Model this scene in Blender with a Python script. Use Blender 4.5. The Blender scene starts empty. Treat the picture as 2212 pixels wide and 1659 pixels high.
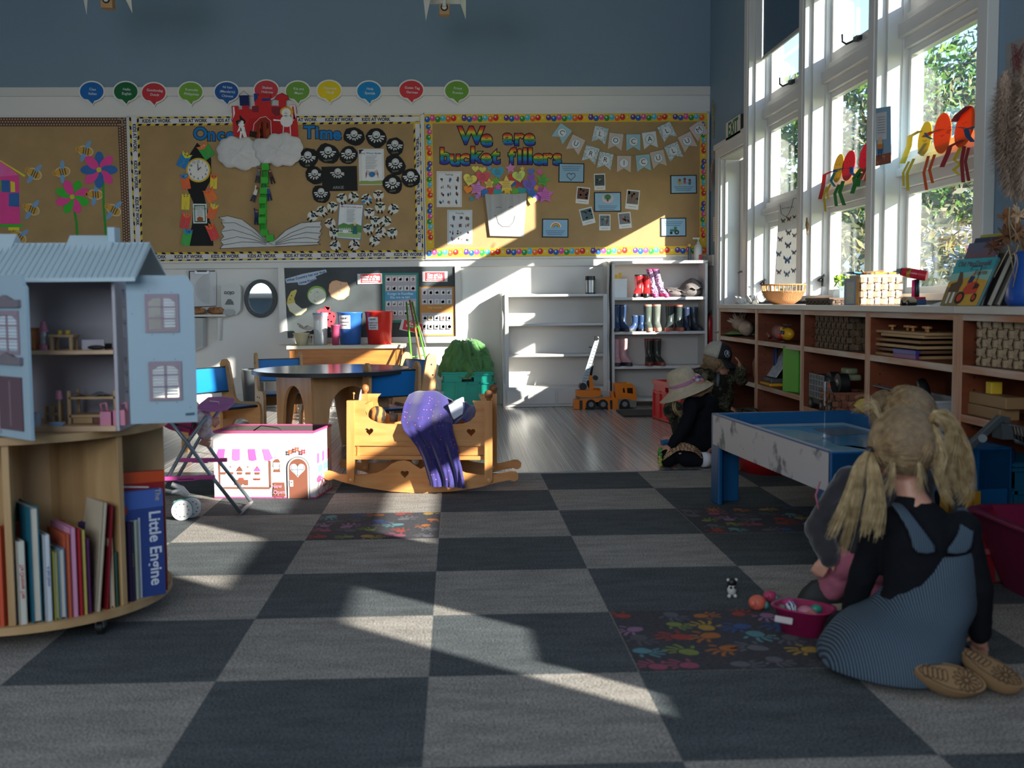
import bpy,math,random
from mathutils import Vector as V,Matrix,Euler
from mathutils.geometry import tessellate_polygon
SC = bpy.context.scene
COL = SC.collection
PI = math.pi
rnd = random.Random(7)

# ---------------------------------------------------------------- camera, sky, sun, exposure
CAM = V((0.0744,-2.4901,0.8838)); FPX = 2322.1; PPX,PPY = 1073.34,829.5
YAW,PITCH,ROLL = 0.0374,0.0763,-0.0090
FW = V((math.sin(YAW)*math.cos(PITCH),math.cos(YAW)*math.cos(PITCH),-math.sin(PITCH)))
_rt = V((math.cos(YAW),-math.sin(YAW),0)); _up = _rt.cross(FW)
RT = _rt*math.cos(ROLL) + _up*math.sin(ROLL); UP = -_rt*math.sin(ROLL) + _up*math.cos(ROLL)
cd = bpy.data.cameras.new('camera'); cam = bpy.data.objects.new('camera',cd); COL.objects.link(cam)
cd.sensor_width = 36; cd.lens = FPX/2212*36; cd.shift_x = (1106-PPX)/2212; cd.clip_start = .05; cd.clip_end = 300
cam.matrix_world = Matrix(((RT.x,UP.x,-FW.x,CAM.x),(RT.y,UP.y,-FW.y,CAM.y),(RT.z,UP.z,-FW.z,CAM.z),(0,0,0,1)))
cd.dof.use_dof = True; cd.dof.focus_distance = 7.2; cd.dof.aperture_fstop = 4.5
SC.camera = cam
w = bpy.data.worlds.new('sky'); SC.world = w; w.use_nodes = True
nt = w.node_tree; sk = nt.nodes.new('ShaderNodeTexSky'); sk.sky_type = 'NISHITA'; sk.sun_disc = False
sk.sun_elevation = math.radians(24); sk.sun_rotation = math.radians(136); sk.air_density = 1.0; sk.dust_density = .1; sk.ozone_density = 3
nt.links.new(sk.outputs[0],nt.nodes['Background'].inputs[0]); nt.nodes['Background'].inputs[1].default_value = .44
SUNDIR = V((-1.07,1.0,-.57)).normalized()
sd = bpy.data.lights.new('sun','SUN'); sd.energy = 13; sd.angle = math.radians(.6); sd.color = (1,.93,.82)
so = bpy.data.objects.new('sun',sd); COL.objects.link(so); so.location = (8,-5,8)
so.rotation_euler = SUNDIR.to_track_quat('-Z','Y').to_euler()
for _k,(_x,_w) in enumerate(((-3.3,1.9),(-.9,1.9))):          # two added fill lamps on the closed wall behind the camera
 ld = bpy.data.lights.new('window_daylight','AREA'); ld.shape = 'RECTANGLE'; ld.size = _w; ld.size_y = 1.9; ld.energy = 62; ld.color = (.80,.90,1)
 lo = bpy.data.objects.new('window_daylight',ld); COL.objects.link(lo); lo.location = (_x,-4.93,2.05); lo.rotation_euler = (math.radians(90),0,0)
SC.view_settings.view_transform = 'Standard'; SC.view_settings.look = 'None'
SC.view_settings.exposure = 0.6; SC.view_settings.gamma = 1; SC.view_settings.use_curve_mapping = False
SC.cycles.max_bounces = 8; SC.cycles.diffuse_bounces = 5; SC.cycles.transparent_max_bounces = 12
SC.cycles.sample_clamp_indirect = 6; SC.cycles.caustics_reflective = False; SC.cycles.caustics_refractive = False

# ---------------------------------------------------------------- measuring: a pixel of the photograph met with a real plane
def ray(px,py): return (FW + RT*((px-PPX)/FPX) + UP*((PPY-py)/FPX))
def atY(px,py,Y): r = ray(px,py); return CAM + r*((Y-CAM.y)/r.y)
def atX(px,py,X): r = ray(px,py); return CAM + r*((X-CAM.x)/r.x)
def atZ(px,py,Z=0.0): r = ray(px,py); return CAM + r*((Z-CAM.z)/r.z)
def lin(c): return tuple(((x/12.92) if x <= .04045 else ((x+.055)/1.055)**2.4) for x in c)
def hx(h):
 h = h.lstrip('#'); return lin(tuple(int(h[i:i+2],16)/255 for i in (0,2,4)))

# ---------------------------------------------------------------- materials
MATS = {}
def mat(name,col='#888888',rough=.6,metal=0,var=.0,scale=20,bump=0,alpha=1,trans=0,spec=.5,stretch=None,col2=None,kind='noise',sheen=0):
 if name in MATS: return MATS[name]
 m = bpy.data.materials.new(name); m.use_nodes = True; nt = m.node_tree; N = nt.nodes; L = nt.links
 b = N['Principled BSDF']; c = hx(col) if isinstance(col,str) else col
 b.inputs['Base Color'].default_value = (*c,1); b.inputs['Roughness'].default_value = rough
 b.inputs['Metallic'].default_value = metal; b.inputs['Specular IOR Level'].default_value = spec
 b.inputs['Transmission Weight'].default_value = trans; b.inputs['Sheen Weight'].default_value = sheen
 if alpha < 1: b.inputs['Alpha'].default_value = alpha
 if var or bump or col2:
  tc = N.new('ShaderNodeTexCoord'); mp = N.new('ShaderNodeMapping'); L.new(tc.outputs['Object'],mp.inputs[0])
  if stretch: mp.inputs['Scale'].default_value = stretch
  if kind == 'wave':
   n = N.new('ShaderNodeTexWave'); n.inputs['Scale'].default_value = scale; n.inputs['Distortion'].default_value = 5
   n.inputs['Detail'].default_value = 3; n.inputs['Detail Scale'].default_value = 1.2
  elif kind == 'voro':
   n = N.new('ShaderNodeTexVoronoi'); n.inputs['Scale'].default_value = scale
  else:
   n = N.new('ShaderNodeTexNoise'); n.inputs['Scale'].default_value = scale; n.inputs['Detail'].default_value = 6
  L.new(mp.outputs[0],n.inputs['Vector'])
  out = n.outputs['Distance'] if kind == 'voro' else (n.outputs['Fac'])
  rp = N.new('ShaderNodeValToRGB'); L.new(out,rp.inputs[0])
  c2 = (hx(col2) if isinstance(col2,str) else col2) if col2 else tuple(min(1,x*(1+var)) for x in c)
  c1 = c if col2 else tuple(x*(1-var) for x in c)
  e = rp.color_ramp.elements; e[0].position = .3; e[1].position = .7
  e[0].color = (*c1,1); e[1].color = (*c2,1)
  L.new(rp.outputs[0],b.inputs['Base Color'])
  if bump:
   bp = N.new('ShaderNodeBump'); bp.inputs['Strength'].default_value = bump; bp.inputs['Distance'].default_value = .01
   L.new(out,bp.inputs['Height']); L.new(bp.outputs[0],b.inputs['Normal'])
 MATS[name] = m; return m
def paint(h,rough=.55): return mat('paint_'+h.strip('#'),h,rough)
def paper(h): return mat('paper_'+h.strip('#'),h,.85,var=.05,scale=9)
def wood(name,c1,c2,axis='x',s=1,rough=.45):
 st = {'x': (.12,1,1),'y': (1,.12,1),'z': (1,1,.12)}[axis]
 return mat(name+'_'+axis,c1,rough,col2=c2,kind='noise',scale=34*s,stretch=st,bump=.05)
def glass_mat():
 m = bpy.data.materials.new('pane_glass'); m.use_nodes = True; nt = m.node_tree; N = nt.nodes; N.remove(N['Principled BSDF'])
 t = N.new('ShaderNodeBsdfTransparent'); g = N.new('ShaderNodeBsdfGlossy'); g.inputs['Roughness'].default_value = .0
 t.inputs[0].default_value = (.93,.95,.95,1)
 f = N.new('ShaderNodeLayerWeight'); f.inputs[0].default_value = .5; pw = N.new('ShaderNodeMath'); pw.operation = 'POWER'; pw.inputs[1].default_value = 4
 mr = N.new('ShaderNodeMapRange'); mr.inputs[3].default_value = .02; mr.inputs[4].default_value = .7; x = N.new('ShaderNodeMixShader')
 nt.links.new(f.outputs['Facing'],pw.inputs[0]); nt.links.new(pw.outputs[0],mr.inputs[0])
 nt.links.new(mr.outputs[0],x.inputs[0]); nt.links.new(t.outputs[0],x.inputs[1]); nt.links.new(g.outputs[0],x.inputs[2])
 nt.links.new(x.outputs[0],N['Material Output'].inputs[0]); return m
GLASS = glass_mat()
def thin(name,c):          # thin paper or cloth the sun shines through
 m = mat(name,c,.8,var=.05,scale=25); nt = m.node_tree; tr = nt.nodes.new('ShaderNodeBsdfTranslucent'); tr.inputs[0].default_value = (*hx(c),1); mx = nt.nodes.new('ShaderNodeMixShader'); mx.inputs[0].default_value = .28
 nt.links.new(nt.nodes['Principled BSDF'].outputs[0],mx.inputs[1]); nt.links.new(tr.outputs[0],mx.inputs[2]); nt.links.new(mx.outputs[0],nt.nodes['Material Output'].inputs[0]); return m
WHITE = mat('white_paint','#dcdad6',.45,var=.02,scale=3); BLACK = paint('#141414'); CHROME = mat('chrome','#c8ccd0',.22,1)
STEEL = mat('steel','#9a9da0',.35,1)

# ---------------------------------------------------------------- mesh collecting
_TX = {}
def text_mesh(s,bold=0.0):
 k = (s,bold)
 if k not in _TX:
  cu = bpy.data.curves.new('t','FONT'); cu.body = s; cu.size = 1; cu.align_x = 'CENTER'; cu.align_y = 'CENTER'
  cu.offset = bold; cu.resolution_u = 3; o = bpy.data.objects.new('t',cu)
  me = bpy.data.meshes.new_from_object(o)
  _TX[k] = ([tuple(v.co) for v in me.vertices],[tuple(p.vertices) for p in me.polygons])
  bpy.data.objects.remove(o); bpy.data.meshes.remove(me); bpy.data.curves.remove(cu)
 return _TX[k]
class MB:
 def __init__(s): s.v = []; s.f = []; s.m = []; s.s = []; s.mats = []
 def mi(s,m):
  if m not in s.mats: s.mats.append(m)
  return s.mats.index(m)
 def add(s,vs,fs,m,smooth=False):
  o = len(s.v); k = s.mi(m); s.v += [V(p) for p in vs]
  for f in fs: s.f.append(tuple(i+o for i in f)); s.m.append(k); s.s.append(smooth)
  return s
 def bx(s,x0,x1,y0,y1,z0,z1,m,T=None):
  vs = [V((x,y,z)) for z in (z0,z1) for y in (y0,y1) for x in (x0,x1)]
  if T is not None: vs = [T @ p for p in vs]
  return s.add(vs,[(0,2,3,1),(4,5,7,6),(0,1,5,4),(2,6,7,3),(0,4,6,2),(1,3,7,5)],m)
 def box(s,c,d,m,rz=0,rx=0,ry=0):
  T = Matrix.Translation(c) @ Euler((rx,ry,rz)).to_matrix().to_4x4()
  return s.bx(-d[0]/2,d[0]/2,-d[1]/2,d[1]/2,-d[2]/2,d[2]/2,m,T)
 def bar(s,p,q,w,h,m,up=V((0,0,1))):
  p = V(p); q = V(q); d = (q-p); L = d.length; d.normalize(); a = d.cross(up)
  if a.length < 1e-4: a = d.cross(V((0,1,0)))
  a.normalize(); b = a.cross(d)
  vs = [p+d*t+a*x*w/2+b*z*h/2 for t in (0,L) for z in (-1,1) for x in (-1,1)]
  return s.add(vs,[(0,2,3,1),(4,5,7,6),(0,1,5,4),(2,6,7,3),(0,4,6,2),(1,3,7,5)],m)
 def tube(s,pts,r,m,n=10,caps=True,closed=False,smooth=True):
  pts = [V(p) for p in pts]; k = len(pts); rs = r if isinstance(r,(list,tuple)) else [r]*k
  vs = []; a = None
  for i,p in enumerate(pts):
   q0 = pts[i-1] if (i or closed) else p; q1 = pts[(i+1) % k] if (i < k-1 or closed) else p
   d = (q1-q0).normalized()
   if a is None:
    a = d.cross(V((0,0,1)));
    if a.length < .1: a = d.cross(V((0,1,0)))
   a = (a - d*a.dot(d)).normalized(); b = d.cross(a)
   vs += [p+(a*math.cos(2*PI*j/n)+b*math.sin(2*PI*j/n))*rs[i] for j in range(n)]
  fs = [(i*n+j,i*n+(j+1) % n,((i+1) % k)*n+(j+1) % n,((i+1) % k)*n+j) for i in range(k if closed else k-1) for j in range(n)]
  if caps and not closed: fs += [tuple(range(n))[::-1],tuple((k-1)*n+j for j in range(n))]
  return s.add(vs,fs,m,smooth)
 def cyl(s,p,q,r,m,n=20,r2=None,smooth=True):
  p = V(p); q = V(q); d = (q-p).normalized(); a = d.orthogonal().normalized(); b = d.cross(a); r2 = r if r2 is None else r2
  A = [p+(a*math.cos(2*PI*j/n)+b*math.sin(2*PI*j/n))*r for j in range(n)]
  B = [q+(a*math.cos(2*PI*j/n)+b*math.sin(2*PI*j/n))*r2 for j in range(n)]
  s.add(A+B,[(j,(j+1) % n,n+(j+1) % n,n+j) for j in range(n)],m,smooth)
  s.add(A,[tuple(range(n))[::-1]],m); return s.add(B,[tuple(range(n))],m)
 def lathe(s,prof,c,m,n=24,T=None,smooth=True,a0=0,a1=2*PI,sx=1,sy=1):
  c = V(c); k = len(prof); full = abs(a1-a0-2*PI) < 1e-6; nn = n if full else n+1
  vs = []
  for r,z in prof:
   for j in range(nn):
    a = a0+(a1-a0)*j/n; p = V((r*math.cos(a)*sx,r*math.sin(a)*sy,z))
    vs.append(c+(T @ p if T is not None else p))
  fs = [(i*nn+j,i*nn+(j+1) % nn,(i+1)*nn+(j+1) % nn,(i+1)*nn+j) for i in range(k-1) for j in range(n)]
  return s.add(vs,fs,m,smooth)
 def ball(s,c,r,m,n=16,k=10,T=None):
  r = (r,r,r) if not isinstance(r,(tuple,list)) else r
  prof = []; vs = []; c = V(c)
  for i in range(k+1):
   t = PI*i/k
   for j in range(n):
    a = 2*PI*j/n; p = V((r[0]*math.sin(t)*math.cos(a),r[1]*math.sin(t)*math.sin(a),-r[2]*math.cos(t)))
    vs.append(c+(T @ p if T is not None else p))
  return s.add(vs,[(i*n+j,i*n+(j+1) % n,(i+1)*n+(j+1) % n,(i+1)*n+j) for i in range(k) for j in range(n)],m,True)
 def prism(s,poly,B,t0,t1,m,holes=(),mside=None):
  """poly: (u,v) points; B(u,v,w) -> 3-D; thickness from w=t0 (front) to w=t1 (back)"""
  loops = [list(poly)]+[list(h) for h in holes]; flat = [p for l in loops for p in l]; n = len(flat)
  if holes: tri = [tuple(t) for t in tessellate_polygon([[V((p[0],p[1],0)) for p in l] for l in loops])]
  else: tri = [tuple(range(n))]
  vs = [B(p[0],p[1],t0) for p in flat]; s.add(vs,tri,m)
  if t1 != t0:
   ws = [B(p[0],p[1],t1) for p in flat]; s.add(ws,[t[::-1] for t in tri],mside or m)
   o = 0
   for l in loops:
    k = len(l)
    s.add([vs[o+i] for i in range(k)]+[ws[o+i] for i in range(k)],[(i,k+i,k+(i+1) % k,(i+1) % k) for i in range(k)],mside or m); o += k
  return s
 def text(s,t,B,u,v,size,m,w=0,rot=0,bold=.012,sx=1.0,vflip=False):
  vs,fs = text_mesh(t,bold); c,sn = math.cos(rot),math.sin(rot)
  out = []
  for x,y,z in vs:
   x *= size*sx; y *= size
   if vflip: y = -y
   X = x*c-y*sn; Y = x*sn+y*c
   out.append(B(u+X,v+Y,w))
  return s.add(out,fs,m)
 def loft(s,rings,m,smooth=True,caps=True):
  n = len(rings[0]); vs = [p for r in rings for p in r]
  fs = [(i*n+j,i*n+(j+1) % n,(i+1)*n+(j+1) % n,(i+1)*n+j) for i in range(len(rings)-1) for j in range(n)]
  s.add(vs,fs,m,smooth)
  if caps: s.add(rings[0],[tuple(range(n))[::-1]],m); s.add(rings[-1],[tuple(range(n))],m)
  return s
 def grid(s,f,nu,nv,m,smooth=True):
  vs = [f(i/nu,j/nv) for i in range(nu+1) for j in range(nv+1)]
  return s.add(vs,[(i*(nv+1)+j,(i+1)*(nv+1)+j,(i+1)*(nv+1)+j+1,i*(nv+1)+j+1) for i in range(nu) for j in range(nv)],m,smooth)

ROOT = {}
def obj(name,mb,parent=None,world=True,bev=0,sub=0,solid=0,label=None):
 """links one mesh object; with world=True the collected points are world coordinates"""
 me = bpy.data.meshes.new(name)
 if parent is None and world:
  xs = [p.x for p in mb.v]; ys = [p.y for p in mb.v]; zs = [p.z for p in mb.v]
  L = V(((min(xs)+max(xs))/2,(min(ys)+max(ys))/2,min(zs)))
 elif parent is not None: L = ROOT.get(parent.name,V((0,0,0))) if world else V((0,0,0))
 else: L = V((0,0,0))
 me.from_pydata([tuple(p-L) for p in mb.v],[],mb.f)
 for m in mb.mats: me.materials.append(m)
 me.polygons.foreach_set('material_index',mb.m); me.polygons.foreach_set('use_smooth',mb.s); me.update()
 o = bpy.data.objects.new(name,me); COL.objects.link(o)
 if parent is None: o.location = L
 else: o.parent = parent
 ROOT[o.name] = L if parent is None else ROOT.get(parent.name,V((0,0,0)))
 if solid: md = o.modifiers.new('solid','SOLIDIFY'); md.thickness = solid; md.offset = 0
 if bev: md = o.modifiers.new('bevel','BEVEL'); md.width = bev; md.segments = 2; md.limit_method = 'ANGLE'
 if sub: md = o.modifiers.new('sub','SUBSURF'); md.levels = sub; md.render_levels = sub
 if label: o['label'] = label
 return o
def thing(name,label,cat,loc=(0,0,0),rz=0,group=None):
 o = bpy.data.objects.new(name,None); COL.objects.link(o); o.location = loc; o.rotation_euler = (0,0,rz)
 o.empty_display_size = .1; ROOT[o.name] = V(loc); o['label'] = label; o['category'] = cat
 if group: o['group'] = group
 return o
def tag(o,label,cat,group=None):
 o['label'] = label; o['category'] = cat
 if group: o['group'] = group
 return o
def turn(o,pivot,ang):
 d = o.location-V(pivot); o.location = V(pivot)+Matrix.Rotation(ang,3,'Z') @ d; o.rotation_euler[2] = ang
def struct(o): o['kind'] = 'structure'; return o
def dup(root,loc=None,rz=None,label=None,group=None,sc=None):
 r = root.copy(); COL.objects.link(r)
 if loc is not None: r.location = loc
 if rz is not None: r.rotation_euler = (0,0,rz)
 if sc is not None: r.scale = sc
 if label: r['label'] = label
 if group: r['group'] = group
 for ch in list(root.children):
  c = ch.copy(); COL.objects.link(c); c.parent = r
  for g in ch.children:
   d = g.copy(); COL.objects.link(d); d.parent = c
 return r
# ================================================================ the room
XW,YW,ZC = 2.265,6.78,3.9; XG = XW+.12; XL = -5.2; YF = -5.0
WIN = [(5.37,4.233,2.63),(4.109,3.097,2.72),(2.972,1.923,2.66),(-1.15,-2.1,2.7),(.75,-.92,2.7)]
BLUE = mat('blue_wall_paint','#788fa0',.62,var=.03,scale=1.5)
def carpet_mat():
 m = bpy.data.materials.new('checker_carpet'); m.use_nodes = True; nt = m.node_tree; N = nt.nodes; L = nt.links; b = N['Principled BSDF']
 tc = N.new('ShaderNodeTexCoord'); mp = N.new('ShaderNodeMapping'); mp.inputs['Location'].default_value = (0,0,.25); L.new(tc.outputs['Object'],mp.inputs[0])
 ck = N.new('ShaderNodeTexChecker'); ck.inputs['Scale'].default_value = 2; ck.inputs['Color1'].default_value = (*hx('#8a8580'),1); ck.inputs['Color2'].default_value = (*hx('#4c5154'),1)
 L.new(mp.outputs[0],ck.inputs['Vector'])
 m2 = N.new('ShaderNodeMapping'); m2.inputs['Scale'].default_value = (1,3.2,1); L.new(tc.outputs['Object'],m2.inputs[0])
 n1 = N.new('ShaderNodeTexNoise'); n1.inputs['Scale'].default_value = 5; n1.inputs['Detail'].default_value = 8; n1.inputs['Roughness'].default_value = .72; L.new(m2.outputs[0],n1.inputs['Vector'])
 n2 = N.new('ShaderNodeTexNoise'); n2.inputs['Scale'].default_value = 190; n2.inputs['Detail'].default_value = 2; L.new(tc.outputs['Object'],n2.inputs['Vector'])
 r = N.new('ShaderNodeMapRange'); r.inputs[1].default_value = .25; r.inputs[2].default_value = .75; r.inputs[3].default_value = .62; r.inputs[4].default_value = 1.35; L.new(n1.outputs[0],r.inputs[0])
 r2 = N.new('ShaderNodeMapRange'); r2.inputs[1].default_value = .3; r2.inputs[2].default_value = .7; r2.inputs[3].default_value = .35; r2.inputs[4].default_value = 1.7; L.new(n2.outputs[0],r2.inputs[0])
 mu = N.new('ShaderNodeMath'); mu.operation = 'MULTIPLY'; L.new(r.outputs[0],mu.inputs[0]); L.new(r2.outputs[0],mu.inputs[1])
 mx = N.new('ShaderNodeVectorMath'); mx.operation = 'SCALE'; L.new(ck.outputs[0],mx.inputs[0]); L.new(mu.outputs[0],mx.inputs['Scale'])
 L.new(mx.outputs[0],b.inputs['Base Color']); b.inputs['Roughness'].default_value = .95; b.inputs['Specular IOR Level'].default_value = .15
 bp = N.new('ShaderNodeBump'); bp.inputs['Strength'].default_value = .5; bp.inputs['Distance'].default_value = .004; L.new(n2.outputs[0],bp.inputs['Height']); L.new(bp.outputs[0],b.inputs['Normal'])
 return m
def vinyl_mat():
 m = bpy.data.materials.new('striped_vinyl'); m.use_nodes = True; nt = m.node_tree; N = nt.nodes; L = nt.links; b = N['Principled BSDF']
 tc = N.new('ShaderNodeTexCoord'); mp = N.new('ShaderNodeMapping'); mp.inputs['Scale'].default_value = (1,.0004,0); L.new(tc.outputs['Object'],mp.inputs[0])
 n = N.new('ShaderNodeTexNoise'); n.inputs['Scale'].default_value = 34; n.inputs['Detail'].default_value = 2; n.inputs['Roughness'].default_value = .9; L.new(mp.outputs[0],n.inputs['Vector'])
 cr = N.new('ShaderNodeValToRGB'); L.new(n.outputs[0],cr.inputs[0]); cr.color_ramp.interpolation = 'CONSTANT'
 st = [(0,'#3a3a3c'),(.33,'#c9c5bf'),(.37,'#7c6a66'),(.40,'#a9a6a2'),(.435,'#54504f'),(.455,'#bdb7b0'),(.485,'#9a3b3c'),(.497,'#8b9a98'),(.52,'#cfcbc6'),(.55,'#4a4f52'),(.575,'#b3aea9'),(.61,'#8d8780'),(.64,'#d6d3ce'),(.7,'#6b6865')]
 e = cr.color_ramp.elements; e[0].position = 0; e[0].color = (*hx(st[0][1]),1); e[1].position = st[1][0]; e[1].color = (*hx(st[1][1]),1)
 for p,c in st[2:]: x = e.new(p); x.color = (*hx(c),1)
 L.new(cr.outputs[0],b.inputs['Base Color']); b.inputs['Roughness'].default_value = .2
 return m
CARPET = carpet_mat(); VINYL = vinyl_mat()
YE = 3.0
o = struct(obj('floor',MB().bx(XL,XW+.18,YF,YE,-.05,0,CARPET),world=False))
o = struct(obj('floor',MB().bx(XL,XW+.18,YE,YW+.2,-.05,-.002,VINYL),world=False))
struct(obj('trim_1',MB().bx(XL,1.9,YE-.018,YE+.02,-.002,.005,STEEL),bev=.002))
struct(obj('ceiling',MB().bx(XL-.2,XW+.3,YF-.2,YW+.2,ZC,ZC+.1,WHITE)))
ZB = 2.70; ZR = 1.185
mb = MB().bx(XL-.2,XW+.18,YW,YW+.2,ZB,ZC,BLUE); mb.bx(XL-.2,XW+.18,YW-.004,YW+.2,0,ZB,WHITE); struct(obj('wall_back',mb))
struct(obj('wall_left',MB().bx(XL-.2,XL,YF,YW,1.2,ZC,BLUE).bx(XL-.2,XL,YF,YW,0,1.2,WHITE)))
struct(obj('wall_front',MB().bx(XL-.2,XW+.18,YF-.2,YF,0,ZC,BLUE)))
TR = mat('trim_white','#d2d0cb',.4)
struct(obj('trim_2',MB().bx(XL,XW,YW-.022,YW-.004,2.625,ZB,TR),bev=.004))
struct(obj('trim_3',MB().bx(XL,XW,YW-.03,YW-.004,ZR,1.262,TR),bev=.004))
struct(obj('baseboard_back',MB().bx(XL,XW,YW-.02,YW-.004,0,.12,TR),bev=.003))
# right wall, built round its openings
op = [(a,b,.90,3.3) for a,b,z in WIN]+[(6.39,5.5,.0,2.05)]
op.sort(key=lambda t: -t[0]); mb = MB(); y = YW+.2
for a,b,z0,z1 in op:
 mb.bx(XW,XW+.18,a,y,0,ZC,BLUE)
 if z0 > 0: mb.bx(XW,XW+.18,b,a,0,z0,BLUE)
 mb.bx(XW,XW+.18,b,a,z1,ZC,BLUE); y = b
mb.bx(XW,XW+.18,YF,y,0,ZC,BLUE); struct(obj('wall_right',mb))
# lower white lining next to the corner
struct(obj('trim_4',MB().bx(XW-.02,XW-.001,6.51,YW-.01,0,1.17,TR).bx(XW-.035,XW-.001,6.51,YW-.01,1.17,1.262,TR),bev=.003))
# posts and casings of the windows
mb = MB()
for a,b in [(5.507,5.37),(4.233,4.109),(3.097,2.972),(1.923,1.836),(-1.08,-1.15),(-2.1,-2.19),(.84,.75),(-.92,-.99)]:
 mb.bx(XW-.05,XW-.0005,b,a,.87,3.36,TR)
 if a-b > .1: mb.bx(XW-.057,XW-.049,b+.03,a-.03,.87,3.36,TR)
mb.bx(XW-.02,XW-.0005,1.836,5.507,3.3,3.42,TR)
struct(obj('trim_5',mb,bev=.004))
def win_frame(n,a,b,bz,latch=True):
 mb = MB(); F = TR
 for y0,y1 in ((a-.022,a-.001),(b+.001,b+.022)): mb.bx(XW-.005,XW+.18,y0,y1,.90,3.3,F)     # jamb linings
 for y0,y1 in ((a-.032,a-.0215),(b+.0215,b+.032)): mb.bx(XG-.05,XG+.06,y0,y1,.90,3.3,F)
 mb.bx(XW-.005,XW+.18,b+.022,a-.022,3.28,3.3,F)
 for z0,z1 in ((.90,1.44),(1.58,2.13),(2.30,3.28)):                                         # sashes
  s = .03
  for y0,y1 in ((a-.032-s,a-.032),(b+.032,b+.032+s)): mb.bx(XG-.02,XG+.02,y0,y1,z0,z1,F)
  mb.bx(XG-.02,XG+.02,b+.06,a-.06,z0,z0+(.065 if z0 > 2 else .04),F); mb.bx(XG-.02,XG+.02,b+.06,a-.06,z1-.035,z1,F)
 for z0,z1 in ((1.44,1.58),(2.13,2.30)):                                                      # transoms with their ledges
  mb.bx(XG-.045,XG+.05,b+.02,a-.02,z0,z1,F); mb.bx(XG-.075,XG-.044,b+.022,a-.022,z0+.055,z1-.045,F)
 mb.bx(XW-.045,XG+.05,b-.0,a+.0,.872,.905,F)
 fr = struct(obj('window_%d' % n,mb,bev=.003))
 gl = MB()
 for z0,z1 in ((.93,1.41),(1.61,2.10),(2.36,3.25)): gl.bx(XG-.002,XG+.002,b+.0625,a-.0625,z0,z1,GLASS)
 obj('pane',gl,fr)
 return fr
IRON = paint('#17181a',.4)
for i,(a,b,bz) in enumerate(WIN):
 fr = win_frame(i+1,a,b,bz)
 if i > 2: continue
 for z,k in ((2.36,0),(1.0,1)):                                                               # stays and fasteners
  mb = MB(); yc = (a+b)/2 + .03 if k == 0 else a-.05
  if k == 0:
   mb.bx(XG-.05,XG-.02,yc-.06,yc+.0,z-.03,z-.005,IRON); mb.tube([(XG-.04,yc,z-.02),(XG-.07,yc+.05,z-.03),(XG-.075,yc+.10,z-.005),(XG-.07,yc+.12,z+.04)],.006,IRON,6)
  else:
   mb.bx(XG-.06,XG-.045,yc-.02,yc+.02,z-.04,z+.03,IRON); mb.tube([(XG-.06,yc-.04,z+.03),(XG-.08,yc,z),(XG-.075,yc+.05,z-.004)],.007,IRON,6); mb.ball((XG-.075,yc,z),.014,IRON,8,6)
  obj('latch',mb,fr)
# roller blinds hanging in the head of each window
BL = mat('blind_cloth','#3f5c74',.8,var=.04,scale=60)
for i,(a,b,bz) in enumerate(WIN):
 t = thing('roller_blind',['blue roller blind half lowered in the window next to the door','blue roller blind rolled high in the middle window','blue roller blind rolled high in the window nearest the tall dried grass','blue roller blind in the window farthest from the door','blue roller blind in the window beyond the pampas grass'][i],'blind',(XW+.04,(a+b)/2,3.24))
 obj('cloth',MB().bx(XW+.045,XW+.047,b+.03,a-.03,bz,3.24,BL),t)
 obj('bottom_rail',MB().bx(XW+.038,XW+.054,b+.03,a-.03,bz-.025,bz,mat('rail','#a8a59c',.5)),t,bev=.003)
 obj('roller',MB().cyl((XW+.05,b+.03,3.245),(XW+.05,a-.03,3.245),.022,TR),t)
 if i < 3:
  mb = MB(); z = bz; yc = b+.06
  bot = 1.55 if i else 1.9
  k = int((3.22-bot)/.016)
  for j in range(k): mb.ball((XW+.03,yc+.01*math.sin(j*.05),3.22-j*.016),.0035,STEEL,5,3)
  for j in range(k): mb.ball((XW+.034,yc-.02,3.22-j*.016),.0035,STEEL,5,3)
  mb.tube([(XW+.03,yc,bot+.01),(XW+.032,yc-.01,bot-.01),(XW+.034,yc-.02,bot+.01)],.002,STEEL,5)
  obj('cord',mb,t)
# door with glazed leaf, casing and head
mb = MB()
mb.bx(XW-.02,XW-.0005,6.39,6.50,0,2.14,TR); mb.bx(XW-.02,XW-.0005,5.5,6.395,2.05,2.16,TR); mb.bx(XW-.03,XW-.0005,5.5,6.52,2.12,2.165,TR)
mb.bx(XW-.004,XW+.18,6.37,6.389,0,2.05,TR); mb.bx(XW-.004,XW+.18,5.501,5.52,0,2.05,TR); mb.bx(XW-.004,XW+.18,5.52,6.37,2.03,2.049,TR)
mb.bx(XW+.03,XW+.15,6.345,6.3705,0,2.03,TR)
struct(obj('trim_6',mb,bev=.004))
mb = MB(); X0,X1 = XW+.15,XW+.19; ya,yb = 6.36,5.53
dz = [(.05,.97),(.97,1.93)]
mb.bx(X0,X1,ya-.11,ya,.01,2.02,TR); mb.bx(X0,X1,yb,yb+.11,.01,2.02,TR); mb.bx(X0,X1,yb+.11,ya-.11,.01,.96,TR); mb.bx(X0,X1,yb+.11,ya-.11,1.92,2.02,TR)
mb.bx(X0+.005,X1-.005,yb+.11,ya-.11,1.46,1.485,TR);
dr = struct(obj('door_1',mb,bev=.003))
obj('pane',MB().bx(X0+.018,X0+.022,yb+.11,ya-.11,.96,1.92,GLASS),dr)
p = atX(1616,592,X0)
obj('door_lock',MB().bx(X0-.03,X0,p.y-.04,p.y+.02,p.z-.05,p.z+.05,STEEL).tube([(X0-.03,p.y-.01,p.z+.02),(X0-.06,p.y-.01,p.z+.02),(X0-.065,p.y+.06,p.z+.015)],.008,IRON,8),dr,bev=.003)
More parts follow.
